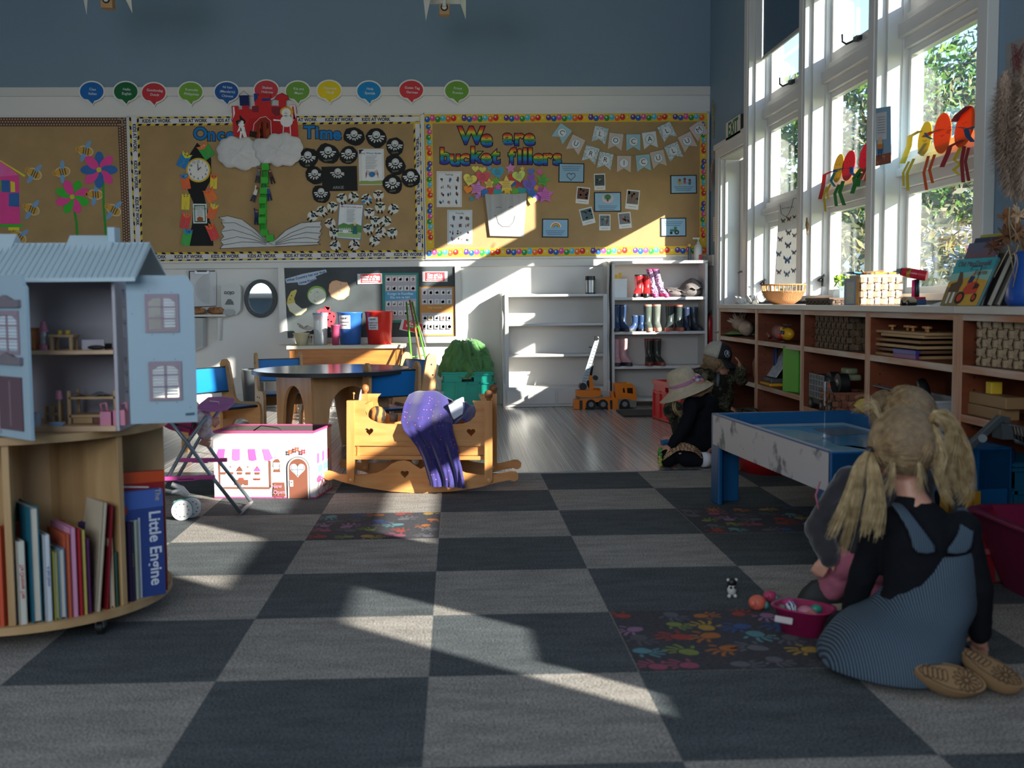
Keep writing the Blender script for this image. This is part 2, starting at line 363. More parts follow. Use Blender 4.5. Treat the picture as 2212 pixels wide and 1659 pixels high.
for k,x in enumerate((-3.3,-.9)):                                   # frames added on the solid wall, dressing the fill lamps
 mb = MB()
 for a,b in ((x-1.0,x-.93),(x-.03,x+.03),(x+.93,x+1.0)): mb.bx(a,b,YF+.005,YF+.06,1.0,3.1,TR)
 for a,b in ((1.0,1.07),(2.03,2.09),(3.03,3.1)): mb.bx(x-1,x+1,YF+.005,YF+.06,a,b,TR)
 struct(obj('window_%d' % (6+k),mb))
# ---------------------------------------------------------------- outside
struct(obj('ground',MB().bx(XW+.18,60,-20,70,-.9,-.6,mat('lawn','#5f7a35',.9,var=.35,scale=2)),world=False))
def leafy(name,label,c,r,hues,n,leaf,seed,grp=None,trunk=True):
 R = random.Random(seed); t = thing(name,label,'tree' if trunk else 'bush',(c[0],c[1],-.6),group=grp); mb = MB()
 ms = [mat('leaf_'+h.strip('#'),h,.7,var=.2,scale=3) for h in hues]
 cl = [(V((R.gauss(0,.42),R.gauss(0,.42),R.gauss(0,.42))),R.uniform(.25,.5)) for _ in range(26)]
 for i in range(n):
  b,k = cl[R.randrange(26)]; d = V((R.gauss(0,1),R.gauss(0,1),R.gauss(0,1))).normalized()*k*R.random()**.4
  q = V(c)+V(((b.x+d.x)*r[0],(b.y+d.y)*r[1],(b.z+d.z)*r[2]))
  a = V((R.gauss(0,1),R.gauss(0,1),R.gauss(0,1))).normalized(); e = a.orthogonal().normalized(); s = leaf*R.uniform(.6,1.4)
  mb.add([q-a*s,q-e*s*.5,q+a*s,q+e*s*.5],[(0,1,2,3)],ms[R.randrange(len(ms))])
 obj('foliage',mb,t)
 bk = mat('bark','#5b4a3a',.9,var=.3,scale=12); tb = MB()
 tb.tube([(c[0],c[1],-.6),(c[0]+.1,c[1],(c[2]-.6)/2),(c[0],c[1],c[2])],[.14,.11,.05],bk,8)
 for j in range(14 if trunk else 5):
  b = cl[j][0]; q = V(c)+V((b.x*r[0],b.y*r[1],b.z*r[2])); tb.tube([(c[0],c[1],c[2]-r[2]*.6*R.random()),V(c)*.5+q*.5,q],[.05,.03,.01],bk,6)
 obj('branches',tb,t)
leafy('olive_tree','tall loose grey-green tree outside the window nearest the dried grass',(7.5,9.5,3.0),(2.6,2.6,3.0),['#5c6344','#6a6e50','#474f34','#857f66'],15000,.055,3)
leafy('leafy_tree','bright green tree outside the middle window',(7.6,16.5,2.9),(2.8,2.6,2.4),['#52752a','#6a8a34','#3a5c20'],12000,.10,4)
leafy('round_bush','dense green bush beyond the window by the door',(7.0,21,1.2),(3.0,3.2,2.2),['#3f5824','#52692c','#2f451c'],9000,.13,5)
leafy('low_bush','low dry olive-coloured bush under the loose tree outside',(6.6,8.6,.7),(2.4,2.8,1.5),['#53542f','#67633c','#3b4024','#7c744c'],15000,.05,6,trunk=False)
leafy('low_bush','low dark green bush outside behind the woven box',(6.5,13,.6),(2.6,2.6,1.7),['#39471f','#4f5d2b','#5f683c'],11000,.07,8,trunk=False)
p = atX(1870,580,5.2)
t = thing('garden_shed','white weatherboard shed with sloping roof seen through the middle window','shed',(5.8,9.7,-.6)); pw = paint('#e8e6e0')
def Bx(u,v,w_): return V((5.2+w_,u,v))
obj('wall',MB().bx(5.2,7.0,9.2,11.2,-.6,1.15,pw),t)
obj('roof',MB().prism([(8.9,1.1),(11.5,1.1),(11.5,1.2),(10.2,1.75),(8.9,1.2)],Bx,-.15,2.0,mat('roof_white','#dcdad4',.5,var=.05,scale=4)),t)
# ================================================================ flat paper work pinned to walls
ORD = ['first','second','third','fourth','fifth','sixth','seventh','eighth','ninth','tenth','eleventh','twelfth','thirteenth','fourteenth','fifteenth','sixteenth','seventeenth','eighteenth','nineteenth','twentieth']
def circ(cx,cy,rx,ry=None,n=20,rot=0,jit=0,R=rnd):
 ry = rx if ry is None else ry; o = []
 for i in range(n):
  a = 2*PI*i/n; k = 1+(R.uniform(-jit,jit) if jit else 0); x,y = rx*k*math.cos(a),ry*k*math.sin(a)
  o.append((cx+x*math.cos(rot)-y*math.sin(rot),cy+x*math.sin(rot)+y*math.cos(rot)))
 return o
def rrect(cx,cy,w,h,rot=0):
 return [(cx+x*math.cos(rot)-y*math.sin(rot),cy+x*math.sin(rot)+y*math.cos(rot)) for x,y in ((-w/2,-h/2),(w/2,-h/2),(w/2,h/2),(-w/2,h/2))]
def heart(cx,cy,r,rot=0):
 o = []
 for i in range(22):
  t = 2*PI*i/22; x = r*math.sin(t)**3; y = -r*(13*math.cos(t)-5*math.cos(2*t)-2*math.cos(3*t)-math.cos(4*t))/16
  o.append((cx+x*math.cos(rot)-y*math.sin(rot),cy+x*math.sin(rot)+y*math.cos(rot)))
 return o
def star(cx,cy,r,rot=0,n=5,k=.48):
 return [(cx+math.sin(rot+PI*i/n)*(r if i % 2 == 0 else r*k),cy-math.cos(rot+PI*i/n)*(r if i % 2 == 0 else r*k)) for i in range(2*n)]
def line(pts,w):
 L,Rr = [],[]
 for i,p in enumerate(pts):
  a = pts[max(0,i-1)]; b = pts[min(len(pts)-1,i+1)]; d = math.hypot(b[0]-a[0],b[1]-a[1]) or 1
  nx,ny = -(b[1]-a[1])/d*w/2,(b[0]-a[0])/d*w/2; L.append((p[0]+nx,p[1]+ny)); Rr.append((p[0]-nx,p[1]-ny))
 return L+Rr[::-1]
def as_mat(c): return paper(c) if isinstance(c,str) else c
def flat(mb,shapes,B,w0=0.0,th=.002,step=.0007):
 """shapes in order from back to front; each lies on the one before"""
 wv = w0
 for i,s in enumerate(shapes):
  k,c = s[0],as_mat(s[1])
  if i == 0: mb.prism(s[2],B,wv-th,wv,c); wv -= th; continue
  if k != '=': wv -= step
  if k in ('p','='): mb.prism(s[2],B,wv,wv,c)
  elif k == 'l': mb.add([B(p[0],p[1],wv) for p in line(s[2],s[3])],[(j,j+1,2*len(s[2])-2-j,2*len(s[2])-1-j) for j in range(len(s[2])-1)],c)
  elif k == 't': mb.text(s[2],B,s[3],s[4],s[5],c,wv,s[6] if len(s) > 6 else 0,s[7] if len(s) > 7 else .01,1.0,True)
 return mb
def wallB(Y): return lambda u,v,w: (lambda p: V((p.x,p.y+w,p.z)))(atY(u,v,Y))
YS = YW-.045; BW = wallB(YS); BL0 = wallB(YW-.007)
def cut(name,label,cat,shapes,group=None,B=None,w0=0.0,th=.002,bev=0):
 o = obj(name,flat(MB(),shapes,B or BW,w0,th),bev=bev); return tag(o,label,cat,group)
def quadB(c,L,H,Y):
 (x0,y0),(x1,y1),(x2,y2),(x3,y3) = c
 f = wallB(Y)
 def g(u,v,w):
  a,b = u/L,v/H
  x = (1-b)*((1-a)*x0+a*x1)+b*((1-a)*x3+a*x2); y = (1-b)*((1-a)*y0+a*y1)+b*((1-a)*y3+a*y2)
  return f(x,y,w)
 return g
CORK = mat('hessian','#a98a60',.9,var=.08,scale=6)
Z1,Z2,Z3 = (lambda x,y: (x/3.568,140+y/3.567)),(lambda x,y: (440+x/3.606,140+y/3.607)),(lambda x,y: (900+x/3.3515,220+y/3.3526))
def board(label,quad):
 t = thing('pin_board',label,'pin board',atY(sum(p[0] for p in quad)/4,quad[2][1],YW))
 mb = MB(); f = wallB(YS); mb.prism(quad,f,0,YW-.006-YS,CORK,mside=TR); obj('backing',mb,t)
 e = MB()
 for i in range(4):
  a,b = f(*quad[i],0),f(*quad[(i+1) % 4],0); e.bar(a,b,.016,.014,TR,up=V((0,1,0)))
 obj('edge_strip',e,t); return t
QA = [(-60,252),(275,252),(286,566),(-60,568)]; QB = [(277,251),(910,247),(917,560),(290,567)]; QC = [(914,245),(1530,242),(1528,552),(919,559)]
ta = board('pin board with a brown dotted border and pink paper house, behind the dolls house',QA)
tb = board('middle pin board edged with KIDS AT WORK tape',QB); tc_ = board('pin board edged with coloured bead faces, nearest the windows',QC)
# border A: brown with pale dots
mb = MB(); bro = paper('#5a3c2c'); dot = paper('#a8917a')
for c,L in (([(-60,254),(273,254),(273,273),(-60,273)],333),([(273,254),(284,564),(268,564),(254,254)],310)):
 g = quadB(c,L,18,YS); mb.prism([(0,0),(L,0),(L,18),(0,18)],g,-.003,0,bro)
 for r in range(3):
  for i in range(int(L/6)): mb.prism(circ(i*6+3+(r % 2)*3,3.5+r*5.5,2,n=8),g,-.0036,-.0036,dot)
obj('border',mb,ta)
# border B: KIDS AT WORK hazard tape
mb = MB(); wh = paper('#d9d5d8'); ye = paper('#d9b930'); bk = paper('#15130f')
sides = [([(300,252),(909,248),(909,267),(300,272)],609,0),([(300,252),(309,545),(290,546),(279,252)],293,3),
         ([(899,540),(893,267),(910,248),(915,540)],273,6),([(290,546),(916,540),(917,559),(291,566)],626,2)]
for c,L,ph in sides:
 g = quadB(c,L,20,YS); mb.prism([(0,0),(L,0),(L,20),(0,20)],g,-.003,0,wh)
 for v0,v1,sk in ((0,4.2,3),(15.8,20,-3)):
  mb.prism([(0,v0),(L,v0),(L,v1),(0,v1)],g,-.0036,-.0036,ye)
  k = ph
  while k < L-12: mb.prism([(k,v0),(k+8,v0),(k+8+sk,v1),(k+sk,v1)],g,-.0042,-.0042,bk); k += 18.7
 k = 38 if L > 400 else 46
 while k < L-20: mb.text('KIDS AT WORK',g,k,10,10.5,bk,-.0042,0,.03,.82,True); k += 79
obj('border',mb,tb)
# border C: bead faces on yellow
mb = MB(); bead = ['#1e5fae','#d84a90','#2a8a44','#49b4cf','#e8602c','#cf2a2a','#e0bc2c','#5b3a92']; ey = paper('#e8e4e4')
for c,L in (([(916,247),(1529,244),(1529,262),(916,267)],613),([(934,267),(938,536),(921,537),(918,267)],270),
             ([(1527,262),(1525,534),(1511,534),(1512,262)],272),([(921,537),(1525,531),(1525,550),(920,556)],604)):
 g = quadB(c,L,18,YS); mb.prism([(0,0),(L,0),(L,18),(0,18)],g,-.003,0,paper('#dcb838')); k = 7; i = 0
 while k < L-4:
  v = 8 if i % 2 else 10; cm = paper(bead[i % 8])
  mb.prism(circ(k,v,6,n=14),g,-.0046,-.003,cm)
  if i % 3 == 1: mb.prism([(k-4,v-5),(k-3,v-8),(k-1,v-5)],g,-.0044,-.0044,cm); mb.prism([(k+4,v-5),(k+3,v-8),(k+1,v-5)],g,-.0044,-.0044,cm)
  mb.prism(circ(k-1,v-2,1.9,n=8),g,-.0052,-.0052,ey); mb.prism(circ(k-.6,v-2,.8,n=6),g,-.0056,-.0056,bk); k += 11.4; i += 1
obj('border',mb,tc_)

# ---------------------------------------------------------------- speech bubbles
bub = [(Z1(708,207),'#1767b0','blue',['Ciao','Italian']),(Z1(970,207),'#156338','dark green',['Hello','English']),(Z1(1186,215),'#c4343c','red',['Goedendag','Dutch']),
       (Z1(1470,210),'#74a53c','light green',['Kumusta','Philippines']),(Z1(1747,208),'#20579c','dark blue',['Ni hao','(Mandarin)','Chinese']),(Z1(2053,195),'#c8404a','red',['Shalom','Hebrew']),
       (Z2(733,205),'#6f9e40','green',['Kia ora','Maori']),(Z2(978,200),'#e3c822','yellow',['Namaste','Hindi']),(Z2(1288,205),'#1c86c2','bright blue',['Hola','Spanish']),
       (Z2(1617,198),'#cf3b42','red',['Guten Tag','German']),((987,196),'#6d9f3c','grass green',['Privet','Russian'])]
for (x,y),c,cn,tx in bub:
 def bb(k): return circ(x,y,25.5+k,20.5+k,28)[:7]+[(x+2,y+27+k*1.3),(x-8-k,y+17+k)]+circ(x,y,25.5+k,20.5+k,28)[10:]
 sh = [('p','#e4e2dd',bb(3)),('p',c,bb(0))]; n = len(tx)
 for i,s in enumerate(tx): sh.append(('t','#d6dde0',s,x+2,y+(i-(n-1)/2)*9.5,7.6,.06))
 cut('speech_bubble',f'{cn} paper speech bubble reading {" ".join(tx)} above the pin boards'.replace('(','').replace(')',''),'speech bubble',sh,'greeting bubbles along the top of the wall',wallB(YW-.026),th=.003)

# ---------------------------------------------------------------- board A: house, flowers, bees
pk,gr,bl,yl = '#ea4a9a','#3cb83a','#3a6cae','#e6d83a'
cut('paper_house','pink and blue patchwork paper house at the left edge of the pin board','paper craft',[
 ('p',pk,[Z1(*p) for p in [(-200,900),(0,735),(145,850),(155,1225),(-200,1225)]]),
 ('p','#f06ab0',[Z1(*p) for p in [(-100,760),(0,735),(145,850),(-100,870)]]),
 ('=',bl,[Z1(*p) for p in [(12,890),(75,890),(78,985),(15,980)]]),('=',yl,[Z1(*p) for p in [(82,895),(115,905),(118,980),(85,980)]]),
 ('=',gr,[Z1(*p) for p in [(-30,895),(10,890),(8,980),(-30,980)]]),('=',bl,[Z1(*p) for p in [(70,990),(148,985),(150,1095),(68,1090)]]),
 ('=','#e88a3a',[Z1(*p) for p in [(-60,1100),(0,1100),(2,1220),(-60,1220)]]),('=','#3aa0c8',[Z1(*p) for p in [(-60,780),(5,790),(5,845),(-60,850)]]),
 ('p',gr,[Z1(*p) for p in [(-200,1228),(178,1230),(178,1250),(-200,1248)]]),('=',yl,[Z1(*p) for p in [(65,1252),(150,1252),(150,1278),(65,1276)]]),
 ('=',yl,[Z1(*p) for p in [(-10,735),(0,732),(195,850),(190,866)]])])
def flower(c,r,c1,c2,stem,label,rot=0):
 cx,cy = c; sh = [('p','#2f9a35',line(stem,5))]
 pts = []
 for i in range(8):
  a = rot+2*PI*i/8; col = c1 if i % 2 else c2; sh.append(('p',col,circ(cx+math.sin(a)*r*.56,cy-math.cos(a)*r*.56,r*.26,r*.47,16,a)))
 sh.append(('p','#c8cc30',circ(cx,cy,r*.14,n=12)))
 cut('paper_flower',label,'paper flower',sh,'big paper flowers beside the paper house')
flower(Z1(765,810),39,pk,bl,[Z1(795,900),Z1(800,1100),Z1(825,1400)],'pink and blue paper flower on a green stem, the higher of the two')
flower(Z1(560,1018),37,pk,gr,[Z1(570,1100),Z1(590,1220),Z1(600,1400)],'pink and green paper flower on a green stem, the lower of the two',.4)
bees = [(265,840,.5,'beside the peak of the paper house'),(482,825,-.15,'above the pink and green flower'),(660,665,.25,'at the top above the pink and blue flower'),(248,1115,.45,'lower, beside the green base of the house'),
  (735,1000,.05,'between the two paper flowers'),(878,1120,.55,'lowest at the right next to the dotted border'),(150,1330,.7,'half hidden behind the dolls house roof')]
for x,y,a,w_ in bees:
 x,y = Z1(x,y); c,s = math.cos(a),math.sin(a)
 def q(u,v): return (x+u*c-v*s,y+u*s+v*c)
 sh = [('p','#d8d3c4',circ(x,y,17,11.5,18,a)),('p','#cfa046',circ(x,y,15.5,10,18,a)),('p','#cf9e48',circ(*q(-16,0),6.5,n=12)),
          ('p','#7fa6cc',circ(*q(2,-14),5,11,14,a+.25)),('=','#7fa6cc',circ(*q(-2,14),5,11,14,a+.15))]
 for u in (-5,0,5.5): sh.append(('l','#2a2018',[q(u,-7),q(u+1.5,7)],1.5))
 sh.append(('l','#3a2a20',[q(-19,1),q(-16.5,3),q(-14,2)],.8)); sh.append(('=','#2a2018',circ(*q(-18,-2),1,n=6)))
 cut('paper_bee','yellow striped paper bee with blue wings, '+w_,'paper bee',sh,'paper bees on the left pin board')

# ---------------------------------------------------------------- letters
def rainbow(h):
 m = bpy.data.materials.new('rainbow_card'); m.use_nodes = True; nt = m.node_tree; N = nt.nodes; L = nt.links; b = N['Principled BSDF']
 tc = N.new('ShaderNodeTexCoord'); sx = N.new('ShaderNodeSeparateXYZ'); L.new(tc.outputs['Object'],sx.inputs[0])
 mr = N.new('ShaderNodeMapRange'); mr.inputs[2].default_value = h; L.new(sx.outputs[2],mr.inputs[0]); cr = N.new('ShaderNodeValToRGB'); L.new(mr.outputs[0],cr.inputs[0])
 st = [(0,'#5a2f94'),(.18,'#2a3fa0'),(.36,'#1f8ab8'),(.55,'#2f8a3a'),(.72,'#d8c83a'),(.86,'#e0641e'),(1,'#c8242c')]
 e = cr.color_ramp.elements; e[0].color = (*hx(st[0][1]),1); e[1].color = (*hx(st[-1][1]),1)
 for p,c in st[1:-1]: x = e.new(p); x.color = (*hx(c),1)
 L.new(cr.outputs[0],b.inputs['Base Color']); b.inputs['Roughness'].default_value = .8; return m
RB,RB2 = rainbow(.15),rainbow(.105); OB = paper('#1b78ba')
def letters(s,pos,size,m,label,grp,zf,out='#241c30'):
 for ch,(x,y),mm in zip(s,pos,m):
  x,y = zf(x,y); mb = MB()
  mb.text(ch,BW,x,y,size,paper(out),-.002,0,.075,1,True); mb.text(ch,BW,x,y,size,mm,-.0032,0,.035,1,True)
  tag(obj('letter_cutout',mb),label.format(ch),'letter',grp)
 return
zid = lambda x,y: (x,y)
letters('We',[Z3(395,250),Z3(505,268)],51,[RB,RB2],'rainbow card letter {} in the word We','rainbow heading letters',zid)
letters('are',[Z3(662,260),Z3(738,262),Z3(815,262)],49,[RB2]*3,'rainbow card letter {} in the word are','rainbow heading letters',zid)
letters('bucket',[Z3(x,y) for x,y in ((207,398),(278,410),(348,408),(428,390),(503,405),(572,398))],47,[RB,RB2,RB2,RB,RB2,RB],'rainbow card letter {} in the word bucket','rainbow heading letters',zid)
for ch,x,k in (('f',688,''),('i',746,''),('l',785,' the first l'),('l',823,' the second l'),('e',880,''),('r',945,''),('s',1018,'')):
 letters(ch,[Z3(x,400 if ch in 'fil' else 406)],47,[RB if ch in 'fil' else RB2],'rainbow card letter {}'+(k or '')+' in the word fillers','rainbow heading letters',zid)
letters('Once',[(433,290),(457,292),(477,292),(497,292)],37,[OB]*4,'blue card letter {} in the word Once','blue story heading letters',zid)
letters('Time',[(668,287),(685,287),(705,289),(728,290)],37,[OB]*4,'blue card letter {} in the word Time','blue story heading letters',zid)

# ---------------------------------------------------------------- board B: clock tower, castle, clouds, beanstalk, book
cut('clock_tower','tall black paper clock tower with a pointed top on the middle pin board','paper craft',[
 ('p','#17181a',[Z1(*p) for p in [(1520,600),(1605,690),(1628,700),(1628,880),(1570,990),(1590,1080),(1640,1290),(1645,1395),(1448,1395),(1480,1230),(1490,1060),(1445,960),(1442,700),(1462,690)]]),
 ('p','#dfe6e4',[Z1(*p) for p in [(1487,1070),(1592,1072),(1597,1222),(1490,1222)]]),('p','#1d6a58',[Z1(*p) for p in [(1496,1080),(1583,1080),(1587,1213),(1500,1213)]]),('p','#dfe2e0',[Z1(*p) for p in [(1503,1088),(1576,1088),(1580,1205),(1507,1205)]]),
 ('t','#2a4a50','Hickory',*Z1(1540,1096),6),('t','#2a4a50','Dickory Dock',*Z1(1540,1110),5)]+[('l','#8a9090',[Z1(1518,1122+i*10),Z1(1566,1122+i*10)],.9) for i in range(5)]+[('p','#a8522a',[Z1(1522,1205),Z1(1522,1180),Z1(1540,1170),Z1(1566,1178),Z1(1568,1205)])])
c0 = Z1(1530,812); sh = [('p','#d8b334',circ(*c0,26.5,n=32)),('p','#e8e6e2',circ(*c0,23,n=32))]
for i in range(12): a = 2*PI*(i+1)/12; sh.append(('t','#2a2a2a',str(i+1),c0[0]+math.sin(a)*18.5,c0[1]-math.cos(a)*18.5,7))
sh += [('l','#141414',[c0,(c0[0]-1,c0[1]-15)],1.3),('l','#141414',[(c0[0]-1,c0[1]+1),(c0[0]+6,c0[1]-6)],1.5)]
cut('wall_clock','round white paper clock with a yellow rim on the black tower','paper clock',sh,w0=-.004)
mice = [(1418,740,22,31,.45,'#2a80c0','#d8d040','blue','left of the clock'),(1592,668,25,31,-.6,'#3fa04a','#e87838','green','right of the tower peak'),(1432,905,18,31,-.2,'#e86838','#3a8ac0','orange','left, just below the clock'),
  (1432,1062,17.5,31,.05,'#e8d040','#e8d040','yellow','on the left of the tower'),(1430,1205,19,31,.2,'#d84a48','#e87040','red','on the left of the little rhyme poster'),(1440,1335,19,33,.2,'#4ab050','#3a8ac0','green googly-eyed','at the bottom left of the tower'),
  (1648,905,15,29,.03,'#e8cc40','#e87040','yellow','right, below the clock'),(1625,1008,22,27,-.45,'#ea7a3c','#e86030','orange','at the waist of the tower'),(1637,1135,18,31,.3,'#e87040','#e8cc40','orange','on the right of the little rhyme poster'),(1640,1292,19,33,-.4,'#e04a48','#e87040','red','at the bottom right of the tower')]
for x,y,ww,hh,a,c,fc,cn,wh_ in mice:
 x,y = Z1(x,y); cs,sn = math.cos(a),math.sin(a); q = lambda u,v: (x+u*cs-v*sn,y+u*sn+v*cs)
 sh = [('p',c,rrect(x,y,ww,hh,a)),('p',fc,[q(-ww*.4,-hh*.35),q(-ww*.55,-hh*.62),q(-ww*.15,-hh*.5),q(0,-hh*.68),q(ww*.15,-hh*.5),q(ww*.55,-hh*.62),q(ww*.4,-hh*.35),q(0,-hh*.2)]),
          ('=','#f0eeea',circ(*q(-3,-hh*.43),1.9,n=8)),('=','#f0eeea',circ(*q(3,-hh*.43),1.9,n=8)),('p','#101010',circ(*q(-3,-hh*.43),.9,n=6)),('=','#101010',circ(*q(3,-hh*.43),.9,n=6)),
          ('l','#9a9490',[q(0,-2),q(2.5,4),q(-2,10),q(1,16),q(0,21)],.9)]
 cut('paper_mouse',f'{cn} paper mouse with string tail, {wh_}','paper mouse',sh,'paper mice on the clock tower',w0=-.006)
RC = '#c8282c'
cz = lambda l: [Z2(*p) for p in l]
cut('painted_castle','red and blue painted paper castle with turrets and drawn figures above the clouds','paper castle',[
 ('p',RC,cz([(218,322),(270,320),(272,350),(300,348),(300,318),(350,318),(352,350),(375,345),(378,322),(400,320),(392,225),(425,222),(428,245),(445,245),(447,222),(478,222),(480,245),(498,245),(500,222),(520,224),(524,318),(548,320),(552,318),(585,322),(585,272),(552,272),(575,235),(612,222),(650,240),(668,270),(640,275),(640,322),(665,330),(668,312),(718,314),(740,560),(235,562)])),
 ('p','#b81e24',cz([(360,420),(560,400),(640,560),(300,560)])),('=','#16255a',cz([(278,240),(352,238),(356,318),(284,320)])),('=','#1b3f86',cz([(392,226),(422,226),(424,262),(395,290)])),
 ('=','#1b3f86',cz([(455,262),(520,262),(520,280),(455,285)])),('=','#7c2734',cz([(380,325),(430,320),(430,370),(380,370)])),('=','#7c2734',cz([(530,330),(600,330),(595,395),(560,400),(530,370)])),
 ('=','#e8d6d6',cz([(668,314),(716,316),(725,400),(700,440),(672,370)])),('=','#c8282c',cz([(690,330),(700,320),(715,420),(700,430)])),('=','#f2e6e4',cz([(228,330),(240,328),(246,380),(232,420)])),
 ('l','#4a3040',cz([(272,245),(312,205),(358,243)]),1),('l','#3a2028',cz([(550,272),(570,240),(612,222),(655,242),(668,272)]),1),
 ('p','#8a2a1a',cz([(405,575),(412,470),(440,430),(485,410),(515,440),(528,575)])),('=','#b5642c',cz([(430,575),(440,470),(462,440),(470,575)])),('=','#b5642c',cz([(488,575),(490,440),(508,470),(512,575)])),
 ('l','#f0e0e0',cz([(385,520),(395,460),(440,415),(485,405),(525,440),(530,560)]),1.1)]
 + [('p','#f0ecea',circ(*Z2(295,460),8,7,14)),('=','#f0ecea',cz([(280,480),(320,485),(338,560),(320,580),(300,530),(295,580),(280,575),(288,510),(262,530)])),('=','#1c1410',cz([(252,440),(285,430),(280,390),(330,440),(322,470),(300,448),(262,478)])),
       ('=','#1c1410',cz([(285,490),(300,500),(300,520),(288,515)])),('=','#1c1410',cz([(312,495),(328,510),(330,530),(315,520)])),('=','#2a1612',cz([(362,515),(418,525),(412,572),(358,560)])),
       ('p','#d8a838',circ(*Z2(648,368),14.5,11,16)),('p','#ece8e6',circ(*Z2(645,375),10,9.5,16)),('=','#ece8e6',circ(*Z2(648,440),13.5,13,18)),('=','#ece8e6',cz([(545,425),(610,432),(612,442),(545,438)])),
       ('l','#f0ecea',cz([(625,475),(618,560)]),2),('l','#f0ecea',cz([(675,475),(680,560)]),2),('l','#5a2020',cz([(632,382),(645,378),(655,382)]),.8)],w0=-.007)
CLOUD = mat('crumpled_white_paper','#d2d1d1',.8,var=.06,scale=16,bump=.9)
def cloud(label,pts,dw,k=.018):
 cx = sum(p[0] for p in pts)/len(pts); cy = sum(p[1] for p in pts)/len(pts); mb = MB(); rings = []
 # scalloped outline, domed towards the middle
 out = []
 n = len(pts)
 for i in range(n):
  a,b = pts[i],pts[(i+1) % n]; mx,my = (a[0]+b[0])/2,(a[1]+b[1])/2; dx,dy = mx-cx,my-cy; d = math.hypot(dx,dy)
  L = math.hypot(b[0]-a[0],b[1]-a[1])*.24
  for t in (0,.25,.5,.75):
   e = math.sin(PI*t)*L; out.append((a[0]+(b[0]-a[0])*t+dx/d*e,a[1]+(b[1]-a[1])*t+dy/d*e))
 for s,h in ((1,0),(.97,-.010),(.85,-k),(.6,-k*1.25),(.3,-k*1.1),(.02,-k*1.3)):
  R = random.Random(int(s*100)); rings.append([BW(cx+(x-cx)*s,cy+(y-cy)*s,dw+h+(R.uniform(-.005,.005) if 0 < s < .96 else 0)) for x,y in out])
 mb.loft(rings,CLOUD,True,True); tag(obj('paper_cloud',mb),label,'paper cloud','paper clouds under the castle')
cloud('crumpled white paper cloud with wide scalloped edge, under the left of the castle',cz([(125,620),(180,575),(280,580),(380,590),(430,680),(450,770),(380,800),(250,800),(150,770),(115,700)]),-.016)
cloud('crumpled white paper cloud overlapping the other, under the right of the castle',cz([(395,600),(500,580),(590,545),(690,560),(765,610),(760,690),(720,765),(620,785),(530,770),(440,750),(405,680)]),-.032)
# beanstalk of paper links
GRN = mat('green_paper','#3fae3a',.8,var=.08,scale=9); t = thing('paper_chain_beanstalk','green paper chain beanstalk hanging from the clouds to the open book','paper chain',atY(575,527,YS))
ch = [(1,486,800),(0,482,855),(1,480,905),(0,478,945),(1,472,985),(0,468,1025),(1,466,1060),(0,466,1105),(1,466,1145),(0,466,1180),(1,462,1215),(0,464,1265),(1,478,1310),(1,522,1352)]
for k,(f_,x,y) in enumerate(ch):
 px,py = Z2(x,y); c = atY(px,py,YS); mb = MB(); hw,hh = (.030,.035) if f_ else (.026,.034); d = .02
 if f_:      # ring seen flat on
  ring = [(-hw,-hh),(hw,-hh),(hw,hh),(-hw,hh)]
  mb.box(c+V((0,-.042,0)),(hw*2,.0015,hh*1.5),GRN,rx=.06); mb.box(c+V((0,-.012,0)),(hw*2,.0015,hh*1.5),GRN)
  mb.box(c+V((0,-.027,hh*.74)),(hw*2,.03,.0015),GRN); mb.box(c+V((0,-.027,-hh*.74)),(hw*2,.03,.0015),GRN)
 else:       # ring seen through
  mb.box(c+V((-hw,-.027,0)),(.002,.034,hh*1.9),GRN,rz=.2); mb.box(c+V((hw,-.027,0)),(.002,.034,hh*1.9),GRN,rz=-.2)
  mb.box(c+V((0,-.027,hh*.9)),(hw*2,.03,.0015),GRN); mb.box(c+V((0,-.027,-hh*.9)),(hw*2,.03,.0015),GRN)
  mb.box(c+V((0,-.008,0)),(hw*2,.002,hh*1.6),GRN)
 obj('link',mb,t)
ppl = [(430,860,.15,'#6a6a74','#3a3a40','in a grey top, upper left'),(530,870,-.3,'#5a2f34','#2a2028','in a dark striped top, upper right'),(405,1010,.35,'#ded8d0','#2a3346','in a white top leaning off the left'),(510,1000,-.2,'#3a4f9a','#22305a','in blue at the right of the chain'),(415,1185,0,'#22305f','#1b2444','in dark blue low at the left')]
for x,y,a,c,c2,w_ in ppl:
 x,y = Z2(x,y); cs,sn = math.cos(a),math.sin(a); q = lambda u,v: (x+u*cs-v*sn,y+u*sn+v*cs)
 cut('climber_cutout','cut-out photo of a child climbing the beanstalk, '+w_,'photo cut-out',[('p',c,[q(-4,-10),q(-6,-18),q(-3.5,-19),q(-1.5,-11),q(3,-9),q(4,3),q(-4,3)]),('p',c2,[q(-4,2),q(4,2),q(5,17),q(1.5,18),q(0,7),q(-2,18),q(-5,17)]),('p','#b98a70',circ(*q(1,-12),3.2,n=10)),('p','#5f4632',circ(*q(1,-13.6),3.2,1.9,n=10))],'photo cut-outs on the beanstalk',w0=-.03)
pg = '#cfcfce'
lft = [('p',pg,cz([(118,1190),(190,1178),(300,1205),(400,1280),(470,1340),(500,1385),(550,1400),(560,1420),(130,1432),(150,1400),(130,1370),(155,1340),(135,1300),(165,1265),(140,1230),(150,1215)])),
       ('=',pg,cz([(500,1390),(560,1360),(640,1290),(760,1232),(920,1218),(912,1245),(925,1265),(905,1300),(925,1315),(895,1345),(910,1365),(880,1385),(912,1400),(550,1415)]))]
